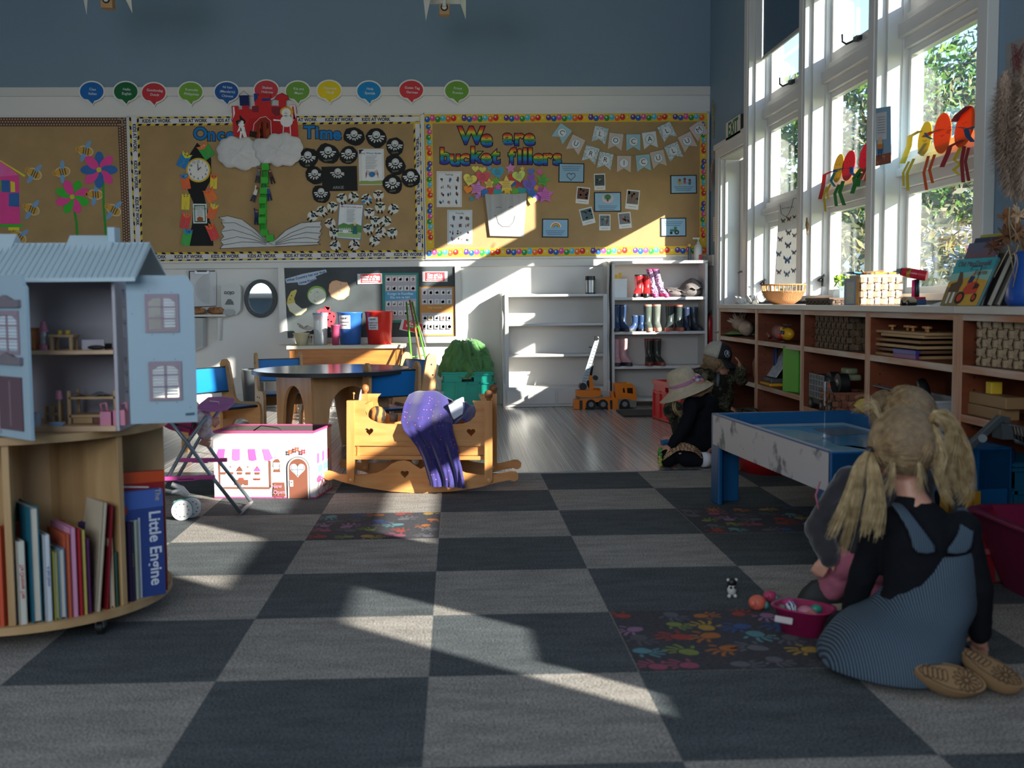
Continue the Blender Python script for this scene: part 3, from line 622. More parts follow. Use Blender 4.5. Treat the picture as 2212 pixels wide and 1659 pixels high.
ln = [[(135,1232),(240,1230),(370,1290),(480,1375)],[(140,1300),(230,1285),(380,1330),(490,1388)],[(135,1370),(260,1340),(380,1360),(490,1392)],[(150,1405),(300,1380),(430,1385),(490,1405)],[(130,1432),(490,1418),(550,1418),(912,1400)],
      [(915,1265),(800,1265),(680,1310),(560,1385)],[(920,1315),(800,1305),(690,1335),(560,1392)],[(905,1365),(800,1345),(680,1360),(560,1398)],[(900,1385),(780,1385),(680,1385),(555,1405)],
      [(118,1190),(190,1178),(300,1205),(400,1280),(500,1385)],[(920,1218),(760,1232),(640,1290),(555,1370)],[(118,1190),(165,1215),(140,1230),(165,1265),(135,1300),(160,1340),(130,1370),(155,1400),(130,1432)],[(920,1218),(910,1245),(925,1265),(905,1300),(925,1315),(895,1345),(910,1365),(885,1385),(912,1400)]]
cut('paper_story_book','large white paper open book with black outlines under the beanstalk','paper craft',lft+[('l','#2a2a2c',cz(l),1.0) for l in ln],th=.004)
# spiders
spd = [(1172,560,24,19.5),(1345,570,22.5,21.5),(1490,637,19.5,20),(1494,780,24,20),(1612,882,20.5,21),(1472,932,23,20.5),(812,728,21,23),(970,692,26,21.5),(1128,705,19.5,20.5),(866,862,21,18.5),(915,1008,21,18.5)]
spn = ['','','Olivia','Oscar','Arlo','Lucas','Indy','Harlow','Alice','','Hugo']
spw = ['top left, right of the word Time','at the top, second from the word Time','at the top right corner of the ring','on the right of the rhyme poster','overlapping the tape border at the right','below the rhyme poster on the right','touching the clouds at the far left','left, above the black card','between the black card and the rhyme poster','left of the black card','lowest, under the left corner of the black card']
PW = '#d6d8d8'
def hands(x,y,s,R):
 o = [('p',PW,circ(x,y-s*.3,s*.42,s*.4,16)),('p','#9aa0a2',circ(x-s*.04,y-s*.3,s*.33,s*.3,14)),('p',PW,circ(x-s*.03,y-s*.34,s*.27,s*.22,12)),('p','#1a1a1c',circ(x,y-s*.12,s*.12,s*.07,8))]
 for i in range(8):
  a = PI*(.02+.96*i/7)+R.uniform(-.06,.06); r0,r1 = s*.45,s*R.uniform(.75,.9)
  p = (x+math.cos(a)*r0,y-s*.15+math.sin(a)*r0*.9); q = (x+math.cos(a)*r1*1.05,y-s*.15+math.sin(a)*r1*.85)
  o.append(('p' if i == 0 else '=',PW,line([p,((p[0]+q[0])/2,(p[1]+q[1])/2),q],s*.15)))
 return o
R = random.Random(3)
for (x,y,rx,ry),nm,w_ in zip(spd,spn,spw):
 x,y = Z2(x,y); sh = [('p','#19191b',circ(x,y,rx,ry,15,R.uniform(0,1),.06,R))]+hands(x,y-1,min(rx,ry)*.92,R)
 if nm: sh.append(('t','#8a8f70',nm,x,y+ry*.68,6,-.15))
 cut('handprint_spider','white handprint spider on black paper, '+w_,'handprint picture',sh,'handprint spiders around the rhyme poster',w0=-.0045)
x,y = Z2(1045,850)
cut('handprint_spider','white handprint spider on a square black card with the name ARKIE','handprint picture',[('p','#1b1b1d',cz([(918,795),(1193,788),(1200,982),(925,985)]))]+hands(x,y,17,R)+[('t','#8f9496','ARKIE',*Z2(1050,958),9,-.02)],'handprint spiders around the rhyme poster',w0=-.004)
cut('rhyme_poster','white rhyme poster with a blue spider at the bottom, in the ring of black spiders','poster',[('p','#d9dadb',cz([(1205,655),(1403,655),(1408,935),(1212,938)])),('p','#2a2d30',cz([(1208,660),(1248,660),(1212,700)])),('p','#8fa85c',cz([(1212,910),(1240,900),(1300,908),(1395,900),(1400,930),(1213,932)])),('p','#e6e6e8',cz([(1230,672),(1388,672),(1392,900),(1236,905)])),
 ('t','#2a5a90','Incy Wincy Spider',*Z2(1305,690),6.2)]+[('l','#8c9294',cz([(1262,712+i*12),(1350-(i % 3)*8,712+i*12)]),.9) for i in range(9)]
 +[('p','#2f7ab0',circ(*Z2(1312,855),6.5,6,14))]+[('l','#7a3030',cz([(1312+sx*14,850+j*8),(1312+sx*38,835+j*14),(1312+sx*50,868+j*14)]),.9) for sx in (-1,1) for j in (-1,0,1)],w0=-.002)
cut('rhyme_poster','rhyme poster with a green hedge and lamb picture, among the paper sheep','poster',[('p','#5f86b0',cz([(1055,1080),(1247,1090),(1225,1368),(1037,1352)])),('p','#e2e4e6',cz([(1060,1086),(1241,1095),(1219,1361),(1043,1346)])),('p','#5d8f4c',cz([(1050,1250),(1090,1232),(1130,1245),(1180,1235),(1232,1255),(1226,1310),(1045,1300)])),('p','#a8c48a',cz([(1045,1298),(1227,1308),(1223,1352),(1043,1340)])),
 ('t','#a04a5a',"Mary had a Little Lamb",*Z2(1150,1108),4.8,.05)]+[('l','#9297a0',cz([(1115,1130+i*11),(1180-(i % 3)*7,1133+i*11)]),.9) for i in range(9)]+[('l','#eceeec',cz([(1052,1285+k),(1160,1290+k)]),1.2) for k in (0,20)]+[('l','#eceeec',cz([(1058+i*14,1272),(1057+i*14,1312)]),1.6) for i in range(7)]
 +[('p','#2c6a74',cz([(1175,1255),(1190,1255),(1200,1320),(1160,1318)])),('p','#d8a888',circ(*Z2(1180,1245),3.2,n=10)),('p','#e0d890',circ(*Z2(1178,1236),3.6,2.6,n=10)),('p','#ececec',circ(*Z2(1105,1300),6,4,12))],w0=-.002)
# sheep
shp = [(1075,1040),(1168,1030),(1268,1045),(1362,1015),(1003,1105),(920,1140),(850,1178),(985,1235),(1018,1312),(1375,1108),(1478,1122),(1290,1152),(1340,1218),(1420,1218),(1283,1277),(1380,1303),(1468,1307),(1333,1368),(1025,1407),(1175,1402)]
row = ['at the top, first from the left','at the top, second from the left','at the top with bright blue wings','at the top right','upper left of the lamb poster','left side, second up the slope','farthest left, above the paper book','just left of the middle of the lamb poster','at the lower left edge of the lamb poster','right side, upper, with crossed legs','top of the far right column','right of the top corner of the lamb poster',
       'right side, in the middle of the cluster','right side, with spread ears','just right of the lamb poster','right side, leaning with a long leg','low in the far right column','lowest on the right side','bottom left, under the lamb poster','bottom, sideways under the lamb poster']
wool = mat('cotton_wool','#dad6cc',.95,var=.1,scale=60,bump=.6)
for i,((x,y),w_) in enumerate(zip(shp,row)):
 x,y = Z2(x,y); a = R.uniform(-.9,.9); cs,sn = math.cos(a),math.sin(a); q = lambda u,v: (x+u*cs-v*sn,y+u*sn+v*cs)
 sh = [('p',wool,circ(x,y,11.6,11,18,0,.04,R)),('l','#141416',[q(-3.5,7),q(-4,14.5)],3.2),('l','#141416',[q(3.5,7),q(4.2,14.5)],3.2),('p','#141416',circ(*q(0,-2.5),4.2,5.6,12,a)),('=','#141416',circ(*q(-6.5,-5),4,2,10,a+.3)),('=','#141416',circ(*q(6.5,-5),4,2,10,a-.3)),
          ('p','#dfe8e8',circ(*q(-1.6,-3.5),1.2,n=7)),('=','#dfe8e8',circ(*q(1.8,-3.5),1.2,n=7)),('=',['#2a9a9a','#3a9a4a','#2a78b8','#c85a70'][i % 4],circ(*q(0,.5),1.5,n=7))]
 if i == 2: sh += [('=','#2a86c0',circ(*q(-8,2),4,3,10)),('=','#2a86c0',circ(*q(6,6),4,3,10))]
 cut('paper_sheep','woolly paper sheep, '+w_,'paper sheep',sh,'paper sheep around the lamb poster',th=.005)

# ---------------------------------------------------------------- board C
hs = [('H',425,485,26,'#e6d96a','pale yellow'),('H',477,492,26,'#e0d468','pale yellow'),('S',527,482,20,'#5aa7d8','small blue'),('H',588,510,48,'#4aa6c4','big blue'),('S',680,482,38,'#d58ac0','pink'),('S',765,485,20,'#e8c26a','small tan'),('H',740,538,48,'#cfe07a','big lime'),('H',828,505,26,'#5a78c8','small blue'),('S',890,508,27,'#d06aa0','small pink'),
      ('S',525,592,42,'#f0d060','yellow'),('S',575,575,36,'#6fb04a','green'),('H',700,550,38,'#d8483a','red'),('H',830,548,28,'#9a5ac0','purple'),('S',740,590,44,'#d04848','red'),('H',690,592,32,'#3a66b0','blue'),('S',590,617,28,'#d070c0','pink'),('S',655,642,36,'#e8c840','yellow'),('S',490,655,38,'#3a78c0','blue'),('H',535,642,30,'#d0484a','small red'),('H',590,652,34,'#3aa8b0','teal'),('S',715,647,38,'#6ab04a','green'),('H',765,642,34,'#3aa0a0','teal'),('S',865,622,26,'#f09a50','small orange'),('H',905,642,30,'#b05a9a','small plum'),('H',875,690,34,'#9a5ab0','purple'),
      ('H',385,565,50,'#e9d96a','big yellow'),('H',478,547,50,'#e05a6a','big red'),('S',650,597,62,'#f0cf6a','big yellow'),('S',915,570,52,'#5fb04a','big green'),('H',372,637,33,'#f0903a','orange'),('S',440,628,58,'#d98ad0','big pink'),('H',815,602,50,'#7a68c8','big violet'),('S',835,665,46,'#3a78c8','big blue'),('S',930,677,64,'#cf70c0','big mauve'),('H',832,715,34,'#ead060','yellow'),('S',440,687,24,'#b080d0','small violet'),('S',398,705,20,'#3a9aa8','small teal')]
cnt = {}
for k,x,y,r,c,cn in hs: cnt.setdefault((k,cn),[]).append((x,y))
for i,(k,x,y,r,c,cn) in enumerate(hs):
 g = sorted(cnt[(k,cn)]); nm = 'heart' if k == 'H' else 'star'
 pos = ('at the left' if x < 500 else 'in the middle' if x < 770 else 'at the right')+(' top' if y < 530 else ' middle' if y < 620 else ' bottom')+' of the cluster over the bucket' if len(g) == 1 else ('left' if (x,y) == g[0] else 'right')+' one of the two above the bucket'
 px,py = Z3(x,y); rr = r/3.35; a = R.uniform(-.25,.25); wv = -.0012*(i % 9)-(.010 if i > 24 else 0)
 sh = [('p',c,heart(px,py,rr,a) if k == 'H' else star(px,py,rr*1.05,a))]
 if r > 40:
  for j in range(4): sh.append(('l','#5a5a60',[(px-rr*.45,py-rr*.32+j*rr*.22),(px-rr*.1,py-rr*.35+j*rr*.22),(px+rr*.4,py-rr*.3+j*rr*.22)],.8))
 cut(nm+'_cutout',f'{cn} paper {nm} {pos}','paper '+nm,sh,'paper hearts and stars over the bucket',w0=wv-.001)
c3 = lambda l: [Z3(*p) for p in l]
BK = mat('painted_grey_paper','#a9a8a8',.85,var=.16,scale=4,stretch=(6,1,.6))
cut('paper_bucket','grey and white paper bucket with a sleeping smiling face, filled with hearts and stars','paper bucket',[('p',BK,c3([(493,668),(540,674),(640,666),(700,672),(797,663),(775,978),(530,972)])),('l','#3a3a3c',c3([(575,770),(590,762),(612,768)]),1),('l','#3a3a3c',c3([(665,768),(680,760),(698,765)]),1),('l','#4a4a4c',c3([(575,825),(590,880),(620,905),(670,905),(700,870),(710,825)]),.9),('l','#3a3a3c',c3([(562,830),(575,825)]),1)],w0=-.022)
def chart(label,x0,y0,x1,y1,head,ncol,nrow,seed,tint):
 R = random.Random(seed); q = [(x0,y0),(x1,y0),(x1,y1),(x0,y1)]
 sh = [('p','#d8dade',c3(q)),('l',tint,c3([(x0+8,y0+8),(x1-8,y0+8),(x1-8,y1-8),(x0+8,y1-8),(x0+8,y0+8)]),.7),('t','#5a6a60',head,*Z3((x0+x1)/2,y0+24),5.5)]
 for r_ in range(nrow):
  for c_ in range(ncol):
   x = x0+35+(x1-x0-70)*c_/(ncol-1)+R.uniform(-6,6); y = y0+60+(y1-y0-95)*r_/(nrow-1)
   for _ in range(3): px,py = Z3(x+R.uniform(-12,12),y+R.uniform(-10,8)); sh.append(('=',R.choice(['#3a4a5a','#2a2c30','#8a5a4a','#5a7a9a','#c8a090','#4a6a50']),circ(px,py,R.uniform(1,2.6),R.uniform(2,4.5),7)))
 cut('picture_chart',label,'poster',sh)
chart('white chart of small helping pictures with an orange outline, upper left on the bead-edged board',145,503,327,762,'Feelings',3,4,1,'#c8a060')
chart('white chart headed Friendly with a grey outline, lower left on the bead-edged board',222,783,403,1032,'Friendly',3,4,2,'#7a9a80')
def heartline(x,y): return [('l','#5a5f70',heart(*Z3(x,y),9)+[heart(*Z3(x,y),9)[0]],1.6)]
cards = [(1120,515,185,140,'top left of the photos, with a drawn heart',0),(1382,725,195,142,'in the middle of the photos, with a tree',1),(1932,598,190,135,'at the right edge, with three children holding hands',2),(1003,915,190,135,'lower left, with a rainbow',3),(1858,908,185,135,'lower right, with a green tractor',4)]
for x,y,ww,hh,w_,k in cards:
 a = R.uniform(-.02,.02); px,py = Z3(x,y)
 sh = [('p','#1d1f22',rrect(px,py,ww/3.35,hh/3.35,a)),('p','#93b8d2',rrect(px,py,ww/3.35-4,hh/3.35-4,a))]
 ty = {0: 470,1: 755,2: 615,3: 935,4: 870}[k]
 for j in range(3): sh.append(('l','#4a6076',c3([(x-70+j*6,ty+j*13),(x+68-j*9,ty+j*13)]),.9))
 if k == 0: sh += heartline(1117,540)
 if k == 1: sh += [('p','#e0b8b0',circ(*Z3(1382,700),12.5,10,16)),('p','#93b8d2',circ(*Z3(1382,694),9.5,7.5,14)),('p','#4a7a4a',circ(*Z3(1382,690),7,6,12)),('p','#6a4a3a',rrect(*Z3(1382,712),3,7))]
 if k == 2:
  for j,cc in enumerate(('#c8a030','#b04a6a','#3a7a8a')): sh += [('p','#7a4a30',circ(*Z3(1903+j*36,568-(j == 1)*8),3,n=9)),('=',cc,rrect(*Z3(1903+j*36,590-(j == 1)*8),4.5,7)),('=','#c88a60',rrect(*Z3(1903+j*36,587),11,1.2,.3-.3*j))]
 if k == 3:
  for rr,cc in ((12,'#e8dcd4'),(9.5,'#d8603a'),(7.5,'#e8c83a'),(5.5,'#3a8a9a'),(3.5,'#93b8d2')): cx,cy = Z3(1007,910); sh.append(('p',cc,[(cx+rr*math.cos(PI+PI*i/10),cy+rr*math.sin(PI+PI*i/10)) for i in range(11)]))
 if k == 4: cx,cy = Z3(1865,935); sh += [('p','#3f7a5a',rrect(cx-2,cy-1,15,5)),('=','#3f7a5a',rrect(cx+2,cy-6,6,6)),('p','#2a2c2e',circ(cx+5,cy+3,5,n=12)),('=','#2a2c2e',circ(cx-7,cy+4.5,3,n=10)),('p','#8ab0c0',circ(cx+5,cy+3,2.2,n=8))]
 cut('framed_card','pale blue card in a black frame, '+w_,'card',sh,'black-framed blue cards',th=.006)
pol = [(1325,580,80,120,-.03,'at the top of the ring','#4a5a58'),(1203,678,95,120,.1,'upper left of the ring','#6a4a40'),(1563,708,95,140,.1,'right of the tree card','#7a6a60'),(1235,828,95,120,-.25,'tilted at the lower left','#5a6a70'),(1362,873,82,115,0,'at the bottom of the ring','#6a7a80'),(1507,858,92,115,-.1,'lower right of the ring','#7a7a80')]
for x,y,ww,hh,a,w_,c in pol:
 px,py = Z3(x,y); W_,H_ = ww/3.35,hh/3.35; cs,sn = math.cos(a),math.sin(a); q = lambda u,v: (px+u*cs-v*sn,py+u*sn+v*cs)
 sh = [('p','#dedede',rrect(px,py,W_,H_,a)),('p',c,rrect(*q(0,-H_*.1),W_*.86,H_*.66,a))]
 for _ in range(12):
  u,v = R.uniform(-.36,.36)*W_,R.uniform(-.36,.14)*H_; sh.append(('=',R.choice(['#2a3030','#c8ccc8','#9a4a4a','#3a5a7a','#b0907a','#3f5f3a']),rrect(*q(u,v),W_*.14,H_*R.uniform(.06,.18),a)))
 sh.append(('l','#7a7a7a',[q(-W_*.3,H_*.37),q(W_*.3,H_*.37)],.8))
 cut('instant_photo','white-edged instant photo, '+w_+' around the tree card','photo',sh,'instant photos around the tree card')
LEAFP = mat('leafy_card','#d8dcdc',.8,col2='#9fb4bc',kind='voro',scale=70);
def bunting(label,items,hang):
 p0 = Z3(*items[0][1:3]); t = thing('bunting',label,'bunting',atY(p0[0],p0[1]+20,YS))
 tops = []
 for ch_,x,y,a,c in items:
  px,py = Z3(x,y); cs,sn = math.cos(a),math.sin(a); q = lambda u,v: (px+u*cs-v*sn,py+u*sn+v*cs); cm = LEAFP if c == 'leaf' else paper({'b': '#9fc3cc','p': '#cfbcb0','w': '#d6d8da'}[c])
  sh = [('p',cm,[q(-15,-17),q(15,-17),q(15,19),q(0,10),q(-15,19)])]
  if c != 'leaf': sh.append(('p','#9db3b8',circ(px,py-1,10.5,n=18)))
  sh += [('p','#dfe0e2',circ(px,py-1,9,n=18)),('t','#1c1c1e',ch_,px,py-1,15,a,0)]
  o = obj('flag',flat(MB(),sh,BW,-.006,.0015),t,label=f'{ {"leaf": "leaf-patterned", "b": "pale blue", "p": "pinkish", "w": "white"}[c]} flag with the letter {ch_}')
  tops += [q(-15,-17),q(15,-17)]
 mb = MB(); pts = [BW(*Z3(*hang[0]),-.006)]+[BW(u,v,-.007) for u,v in tops]+[BW(*Z3(*hang[1]),-.006)]
 mb.tube(pts,.0018,paper('#8a8078'),5); obj('string',mb,t)
bunting('bunting spelling LOCAL in hanging card flags, the shorter upper string',[('L',1328,238,.22,'leaf'),('O',1440,285,.12,'p'),('C',1568,292,0,'b'),('A',1687,275,-.14,'w'),('L',1810,215,-.45,'leaf')],((1290,165),(1830,150)))
bunting('bunting spelling CURRICULUM in hanging card flags, the long lower string',[('C',1052,228,.62,'b'),('U',1152,308,.45,'p'),('R',1260,380,.3,'leaf'),('R',1365,425,.18,'leaf'),('I',1500,448,.02,'p'),('C',1640,440,-.1,'b'),('U',1748,412,-.22,'p'),('L',1858,360,-.38,'leaf'),('U',1958,288,-.45,'p'),('M',2042,208,-.6,'p')],((1055,160),(2040,150)))
# ================================================================ along the back wall
def ZF(ox,oy,s): return lambda l: [(ox+x/s,oy+y/s) for x,y in l]
def planeB(P0,U,W_,N): return lambda u,v,w: V(P0)+U*u+W_*v+N*w
z7 = ZF(600,560,5.53); z7p = lambda x,y: (600+x/5.53,560+y/5.53)
OAK = wood('orange_oak','#a8622a','#c9823c'); OAKZ = wood('orange_oak','#a8622a','#c9823c','z'); PINE = wood('honey_pine','#b9763a','#d29a5c',s=.8); PINEZ = wood('honey_pine','#b9763a','#d29a5c','z',.8)
PLY = wood('plywood','#b98856','#cf9e6c','z',.6); PLYX = wood('plywood','#b98856','#cf9e6c','x',.6)
YB = YW-.05
t = thing('blackboard','blackboard in a white frame under the middle pin board, with paper fruit on it','blackboard',atY(800,742,YW))
SL = mat('slate','#2d3234',.6,col2='#454c4f',scale=3.5,bump=0)
g = wallB(YB); mb = MB().prism([(614,579),(983,575),(985,727),(622,731)],g,0,.03,SL); obj('slate',mb,t)
mb = MB(); o_ = [(601.5,577),(995,572.5),(997,740),(605,744)]; i_ = [(614,579.5),(982.5,575.5),(984.5,726.5),(622,730.5)]
for k in (1,2,3): a,b,c,d = o_[k],o_[(k+1) % 4],i_[(k+1) % 4],i_[k]; mb.prism([a,b,c,d],g,-.02,.035,TR)
obj('frame',mb,t,bev=.003)
GB = wallB(YB-.001)
def on(l): return z7(l)
cut('sign_strip','white paper strip with blue lettering asking What Country has our fruit come from?','sign',[('p','#c2cedc',on([(90,235),(300,175),(575,122),(585,155),(450,205),(465,235),(330,305),(250,308),(235,275),(105,285)])),('t','#1d5a96','What Country has our fruit',*z7p(338,203),7.6,-.235,.03),('t','#1d5a96','come from?',*z7p(352,264),7.6,-.2,.03)],B=GB)
cut('paper_banana','yellow and white crescent paper banana on the blackboard','paper fruit',[('p','#d8c870',on([(220,360),(228,380),(195,470),(215,540),(290,590),(350,580),(345,610),(280,665),(220,675),(140,620),(108,530),(120,460),(160,385)])),('p','#e3dfc8',on([(200,520),(290,592),(346,585),(340,608),(278,660),(222,668),(150,618),(112,540)])),('p','#4a3a2a',circ(*z7p(165,435),1.4,n=8)),('=','#8a5a40',circ(*z7p(150,480),1.4,n=8))],'paper fruit on the blackboard',B=GB)
cut('paper_apple','round green and white paper apple slice on the blackboard','paper fruit',[('p','#8fb95a',circ(*z7p(467,428),20.8,20,24)),('p','#dfe0cc',circ(*z7p(470,440),19,17.5,22)),('l','#b8b8a8',circ(*z7p(465,428),6,n=14),.7),('l','#3a3a34',on([(435,480),(440,500),(460,500)]),.9),('=','#3a3a34',circ(*z7p(395,395),1,n=7)),('=','#3a3a34',circ(*z7p(472,390),1,n=7))],'paper fruit on the blackboard',B=GB)
cut('paper_orange','pale orange paper fruit with a small face, right of the green apple','paper fruit',[('p','#e8a878',on([(700,250),(770,270),(830,275),(862,350),(850,430),(790,480),(720,488),(640,450),(607,380),(615,300),(650,262)])),('p','#edbf98',on([(700,258),(765,278),(825,283),(852,350),(840,425),(785,472),(720,480),(646,444),(616,380),(624,305),(655,270)])),('=','#6a3a2a',circ(*z7p(752,300),.9,1.6,n=8)),('=','#5a3a2a',on([(730,370),(748,385),(738,390)])),('l','#b86a50',on([(690,425),(712,430)]),.8)],'paper fruit on the blackboard',B=GB)
cut('paper_strawberry','red paper strawberry with white spots behind the clear jug','paper fruit',[('p','#d63a48',on([(470,620),(520,590),(565,600),(556,558),(630,575),(620,620),(680,640),(695,690),(680,760),(620,815),(540,780),(470,700)])),('=','#e25a66',on([(556,560),(628,577),(600,612)]))]+[('=','#f0dede',circ(*z7p(x,y),2,n=8)) for x,y in ((520,640),(560,670),(622,648),(668,682),(600,720),(640,745))],'paper fruit on the blackboard',B=GB)
def produce(label,q,bc,band,bandc,tcol,ny,seed,hi):
 R = random.Random(seed); sh = [('p',bc,on(q[0])),('p','#b9b4bb',on(q[1]))]
 if band: sh.append(('p',bandc,on(band)))
 (x0,y0),(x1,y1) = q[1][0],q[1][2]
 for j,y in enumerate(ny):
  for i in range(5):
   x = x0+42+(x1-x0-84)*i/4; px,py = z7p(x,y); sh.append(('p','#dcdcdc',rrect(px,py,10.5,10.5)))
   c = R.choice(['#b8362e','#5a8a3a','#c8902c','#3a6a3a','#8a3a5a','#d07a3a']); sh.append(('=',c,circ(px+R.uniform(-1,1),py+1,R.uniform(2.2,3.8),R.uniform(2.2,3.6),9))); sh.append(('=','#4a7a3a',circ(px+1,py-2,1.6,1.2,6)))
 for s,x,y,z in hi: sh.append(('t',tcol,s,*z7p(x,y),z,-.01,.03))
 cut('produce_poster',label,'poster',sh,'fruit and vegetable posters',B=GB)
produce('teal-edged fruit and vegetable poster on the right half of the blackboard',([(1247,165),(1680,162),(1682,755),(1250,760)],[(1282,190),(1655,188),(1655,725),(1285,728)]),'#3f8f84',[(1282,385),(1655,382),(1655,470),(1282,500)],'#5aa3c8','#c8dcec',[237,345,533,640],4,[('Kongo le Kumikaa',1465,412,7.5),('Kia ora te kiri',1462,455,7.5)])
produce('orange-edged fruit and vegetable poster at the far right of the blackboard',([(1690,328),(2112,325),(2115,915),(1700,918)],[(1712,345),(2085,342),(2090,895),(1715,900)]),'#b8864a',[(1712,545),(2085,542),(2088,640),(1714,640)],'#c98f4e','#d8b480',[395,505,700,800],5,[('Kai moana',1880,575,7)])
def sign(label,q,inner,texts,rot):
 cut('red_sign',label,'sign',[('p','#dcdadb',on(q)),('p','#cf4048',on(inner))]+[('t','#e8dcdc',s,*z7p(x,y),z,rot,.05) for s,x,y,z in texts],'red phrase signs on the blackboard',B=wallB(YB-.008))
sign('red and white sign reading Homai o ringa i mua o te kai',[(950,175),(1247,168),(1250,292),(955,298)],[(988,180),(1228,175),(1232,280),(992,286)],[('Homai o ringa',1100,207,7.6),('i mua o te kai',1105,238,7.6),('clean your hands before',1105,268,3.6)],0)
sign('red and white sign reading Kua oti i a koe te kai? at the top right',[(1725,148),(2028,145),(2028,268),(1728,268)],[(1758,155),(1995,155),(1995,262),(1760,262)],[('Kua oti i a',1875,187,7.6),('koe te kai?',1878,217,7.6),('Have you finished eating',1875,246,3.6)],0)
sign('tilted red and white sign hanging behind the bamboo poles',[(1485,712),(1750,770),(1725,895),(1450,840)],[(1512,722),(1748,776),(1722,890),(1490,835)],[('Kei te',1620,775,7),('hiakai au',1600,805,7)],.2)
# clipboard, ledge, loaves, dispenser, mirror
z6 = ZF(360,560,4.3667); z6p = lambda x,y: (360+x/4.3667,560+y/4.3667)
t = thing('clipboard','clipboard holding a sheet printed with concentric arcs, hung on the wall by the dolls house','clipboard',atY(440,668,YW))
obj('board',MB().prism(z6([(208,110),(455,106),(460,445),(215,455)]),wallB(YW-.02),0,.005,paint('#2a2624')),t)
sh = [('p','#d6d8dc',z6([(220,118),(468,116),(468,440),(228,448)]))]
for k in range(9):
 sh.append(('l','#70757c',[z6p(415-math.cos(a)*(20+k*15),280-math.sin(a)*(18+k*15)) for a in [(-.5+i/8)*PI*.95 for i in range(9)]],.5))
obj('sheet',flat(MB(),sh,wallB(YW-.022),0,.001),t)
obj('clip',MB().prism(z6([(262,112),(402,112),(398,138),(268,138)]),wallB(YW-.03),-.004,.008,STEEL).prism(z6([(285,104),(380,104),(378,120),(288,120)]),wallB(YW-.03),-.008,.006,IRON),t)
p = atY(430,681,YW-.12)
t = thing('wall_ledge','narrow white ledge on brackets under the clipboard','shelf',p)
obj('board',MB().bx(p.x-.35,atY(490,681,YW-.12).x,YW-.17,YW-.005,p.z-.012,p.z+.006,TR),t,bev=.002)
obj('bracket',MB().prism([(470,684),(477,684),(474,735),(470,735)],wallB(YW-.08),0,.07,TR),t)
tag(obj('wall_cabinet',MB().prism([(380,687),(438,687),(438,748),(418,757),(380,757)],wallB(YW-.16),0,.15,paint('#b3b5b4')),bev=.003),'grey box cabinet fixed under the white wall ledge','cabinet')
BREAD = mat('bread_crust','#7a4a2c',.7,col2='#b98556',scale=14,bump=.4)
for k,(x,w_) in enumerate(((424,'left of the two'),(466,'right of the two'))):
 c = atY(x,672,YW-.10); mb = MB(); mb.ball((c.x,c.y,p.z+.037),(.085 if k == 0 else .075,.035,.031),BREAD,14,8)
 for j in range(3): mb.ball((c.x-.04+j*.04,c.y-.012,p.z+.05),(.018,.03,.018),BREAD,8,6)
 tag(obj('bread_loaf',mb),f'brown woven-top loaf on the wall ledge, {w_}','bread','loaves on the wall ledge')
t = thing('soap_dispenser','white wall soap dispenser lettered GOJO beside the clipboard','soap dispenser',atY(496,681,YW))
g = wallB(YW-.09); ds = paint('#c4c6c4',.35)
obj('body',MB().prism(z6([(522,240),(600,232),(682,238),(697,260),(700,350),(692,480),(660,520),(545,520),(520,480),(512,350),(514,260)]),g,0,.085,ds),t,bev=.012)
obj('window',MB().prism(z6([(548,428),(575,378),(602,374),(628,400),(634,430)]),g,-.003,.01,paint('#2c2e2e',.25)),t,bev=.003)
obj('push_bar',MB().prism(circ(*z6p(590,500),13.5,7,18),g,-.02,.05,paint('#a2a4a4',.4)),t,bev=.006)
obj('lettering',MB().text('GOJO',g,*z6p(590,318),8.6,paint('#3a3c40'),-.002,0,.04,1,True),t)
t = thing('round_mirror','oval mirror in a black speckled frame between the soap dispenser and the blackboard','mirror',atY(562,686,YW))
c = z6p(884,370); fr = mat('speckled_black','#1e2022',.5,col2='#5c6064',kind='noise',scale=160,bump=.3)
mb = MB(); g = wallB(YW-.045); out = circ(*c,35.5,41.5,40); inn = circ(*c,26,33,40)
mb.prism(out,g,0,.038,fr,holes=[inn]); obj('frame',mb,t,bev=.006)
obj('glass',MB().prism(circ(*c,27,34,40),wallB(YW-.03),0,.004,mat('mirror_silver','#dfe3e6',.02,1)),t)
# side table with tubs
x0,x1 = atY(619,750,6.22).x,atY(874,750,6.22).x; zt = .545
t = thing('side_table','orange oak table with a chipped cream top against the blackboard wall','table',((x0+x1)/2,6.45,0))
CR = mat('chipped_cream_paint','#d6d0b8',.6,col2='#8f8a5c',kind='noise',scale=9)
CR.node_tree.nodes['Color Ramp'].color_ramp.elements[0].position = .05; CR.node_tree.nodes['Color Ramp'].color_ramp.elements[1].position = .33
for e,c in zip(CR.node_tree.nodes['Color Ramp'].color_ramp.elements,('#6a6a44','#d6d0b8')): e.color = (*hx(c),1)
obj('tabletop',MB().bx(x0,x1,6.2,YW-.01,zt-.028,zt,CR),t,bev=.004)
obj('apron',MB().bx(x0+.06,x1-.06,6.23,6.25,zt-.17,zt-.028,OAK).bx(x0+.06,x1-.06,YW-.05,YW-.03,zt-.17,zt-.028,OAK),t,bev=.002)
for sx in (x0+.02,x1-.07):
 for sy in (6.225,YW-.08): obj('leg',MB().bx(sx,sx+.05,sy,sy+.05,0,zt-.028,OAKZ),t,bev=.003)
def at_table(px,Y=6.42): q = atY(px,740,Y); return V((q.x,Y,zt))
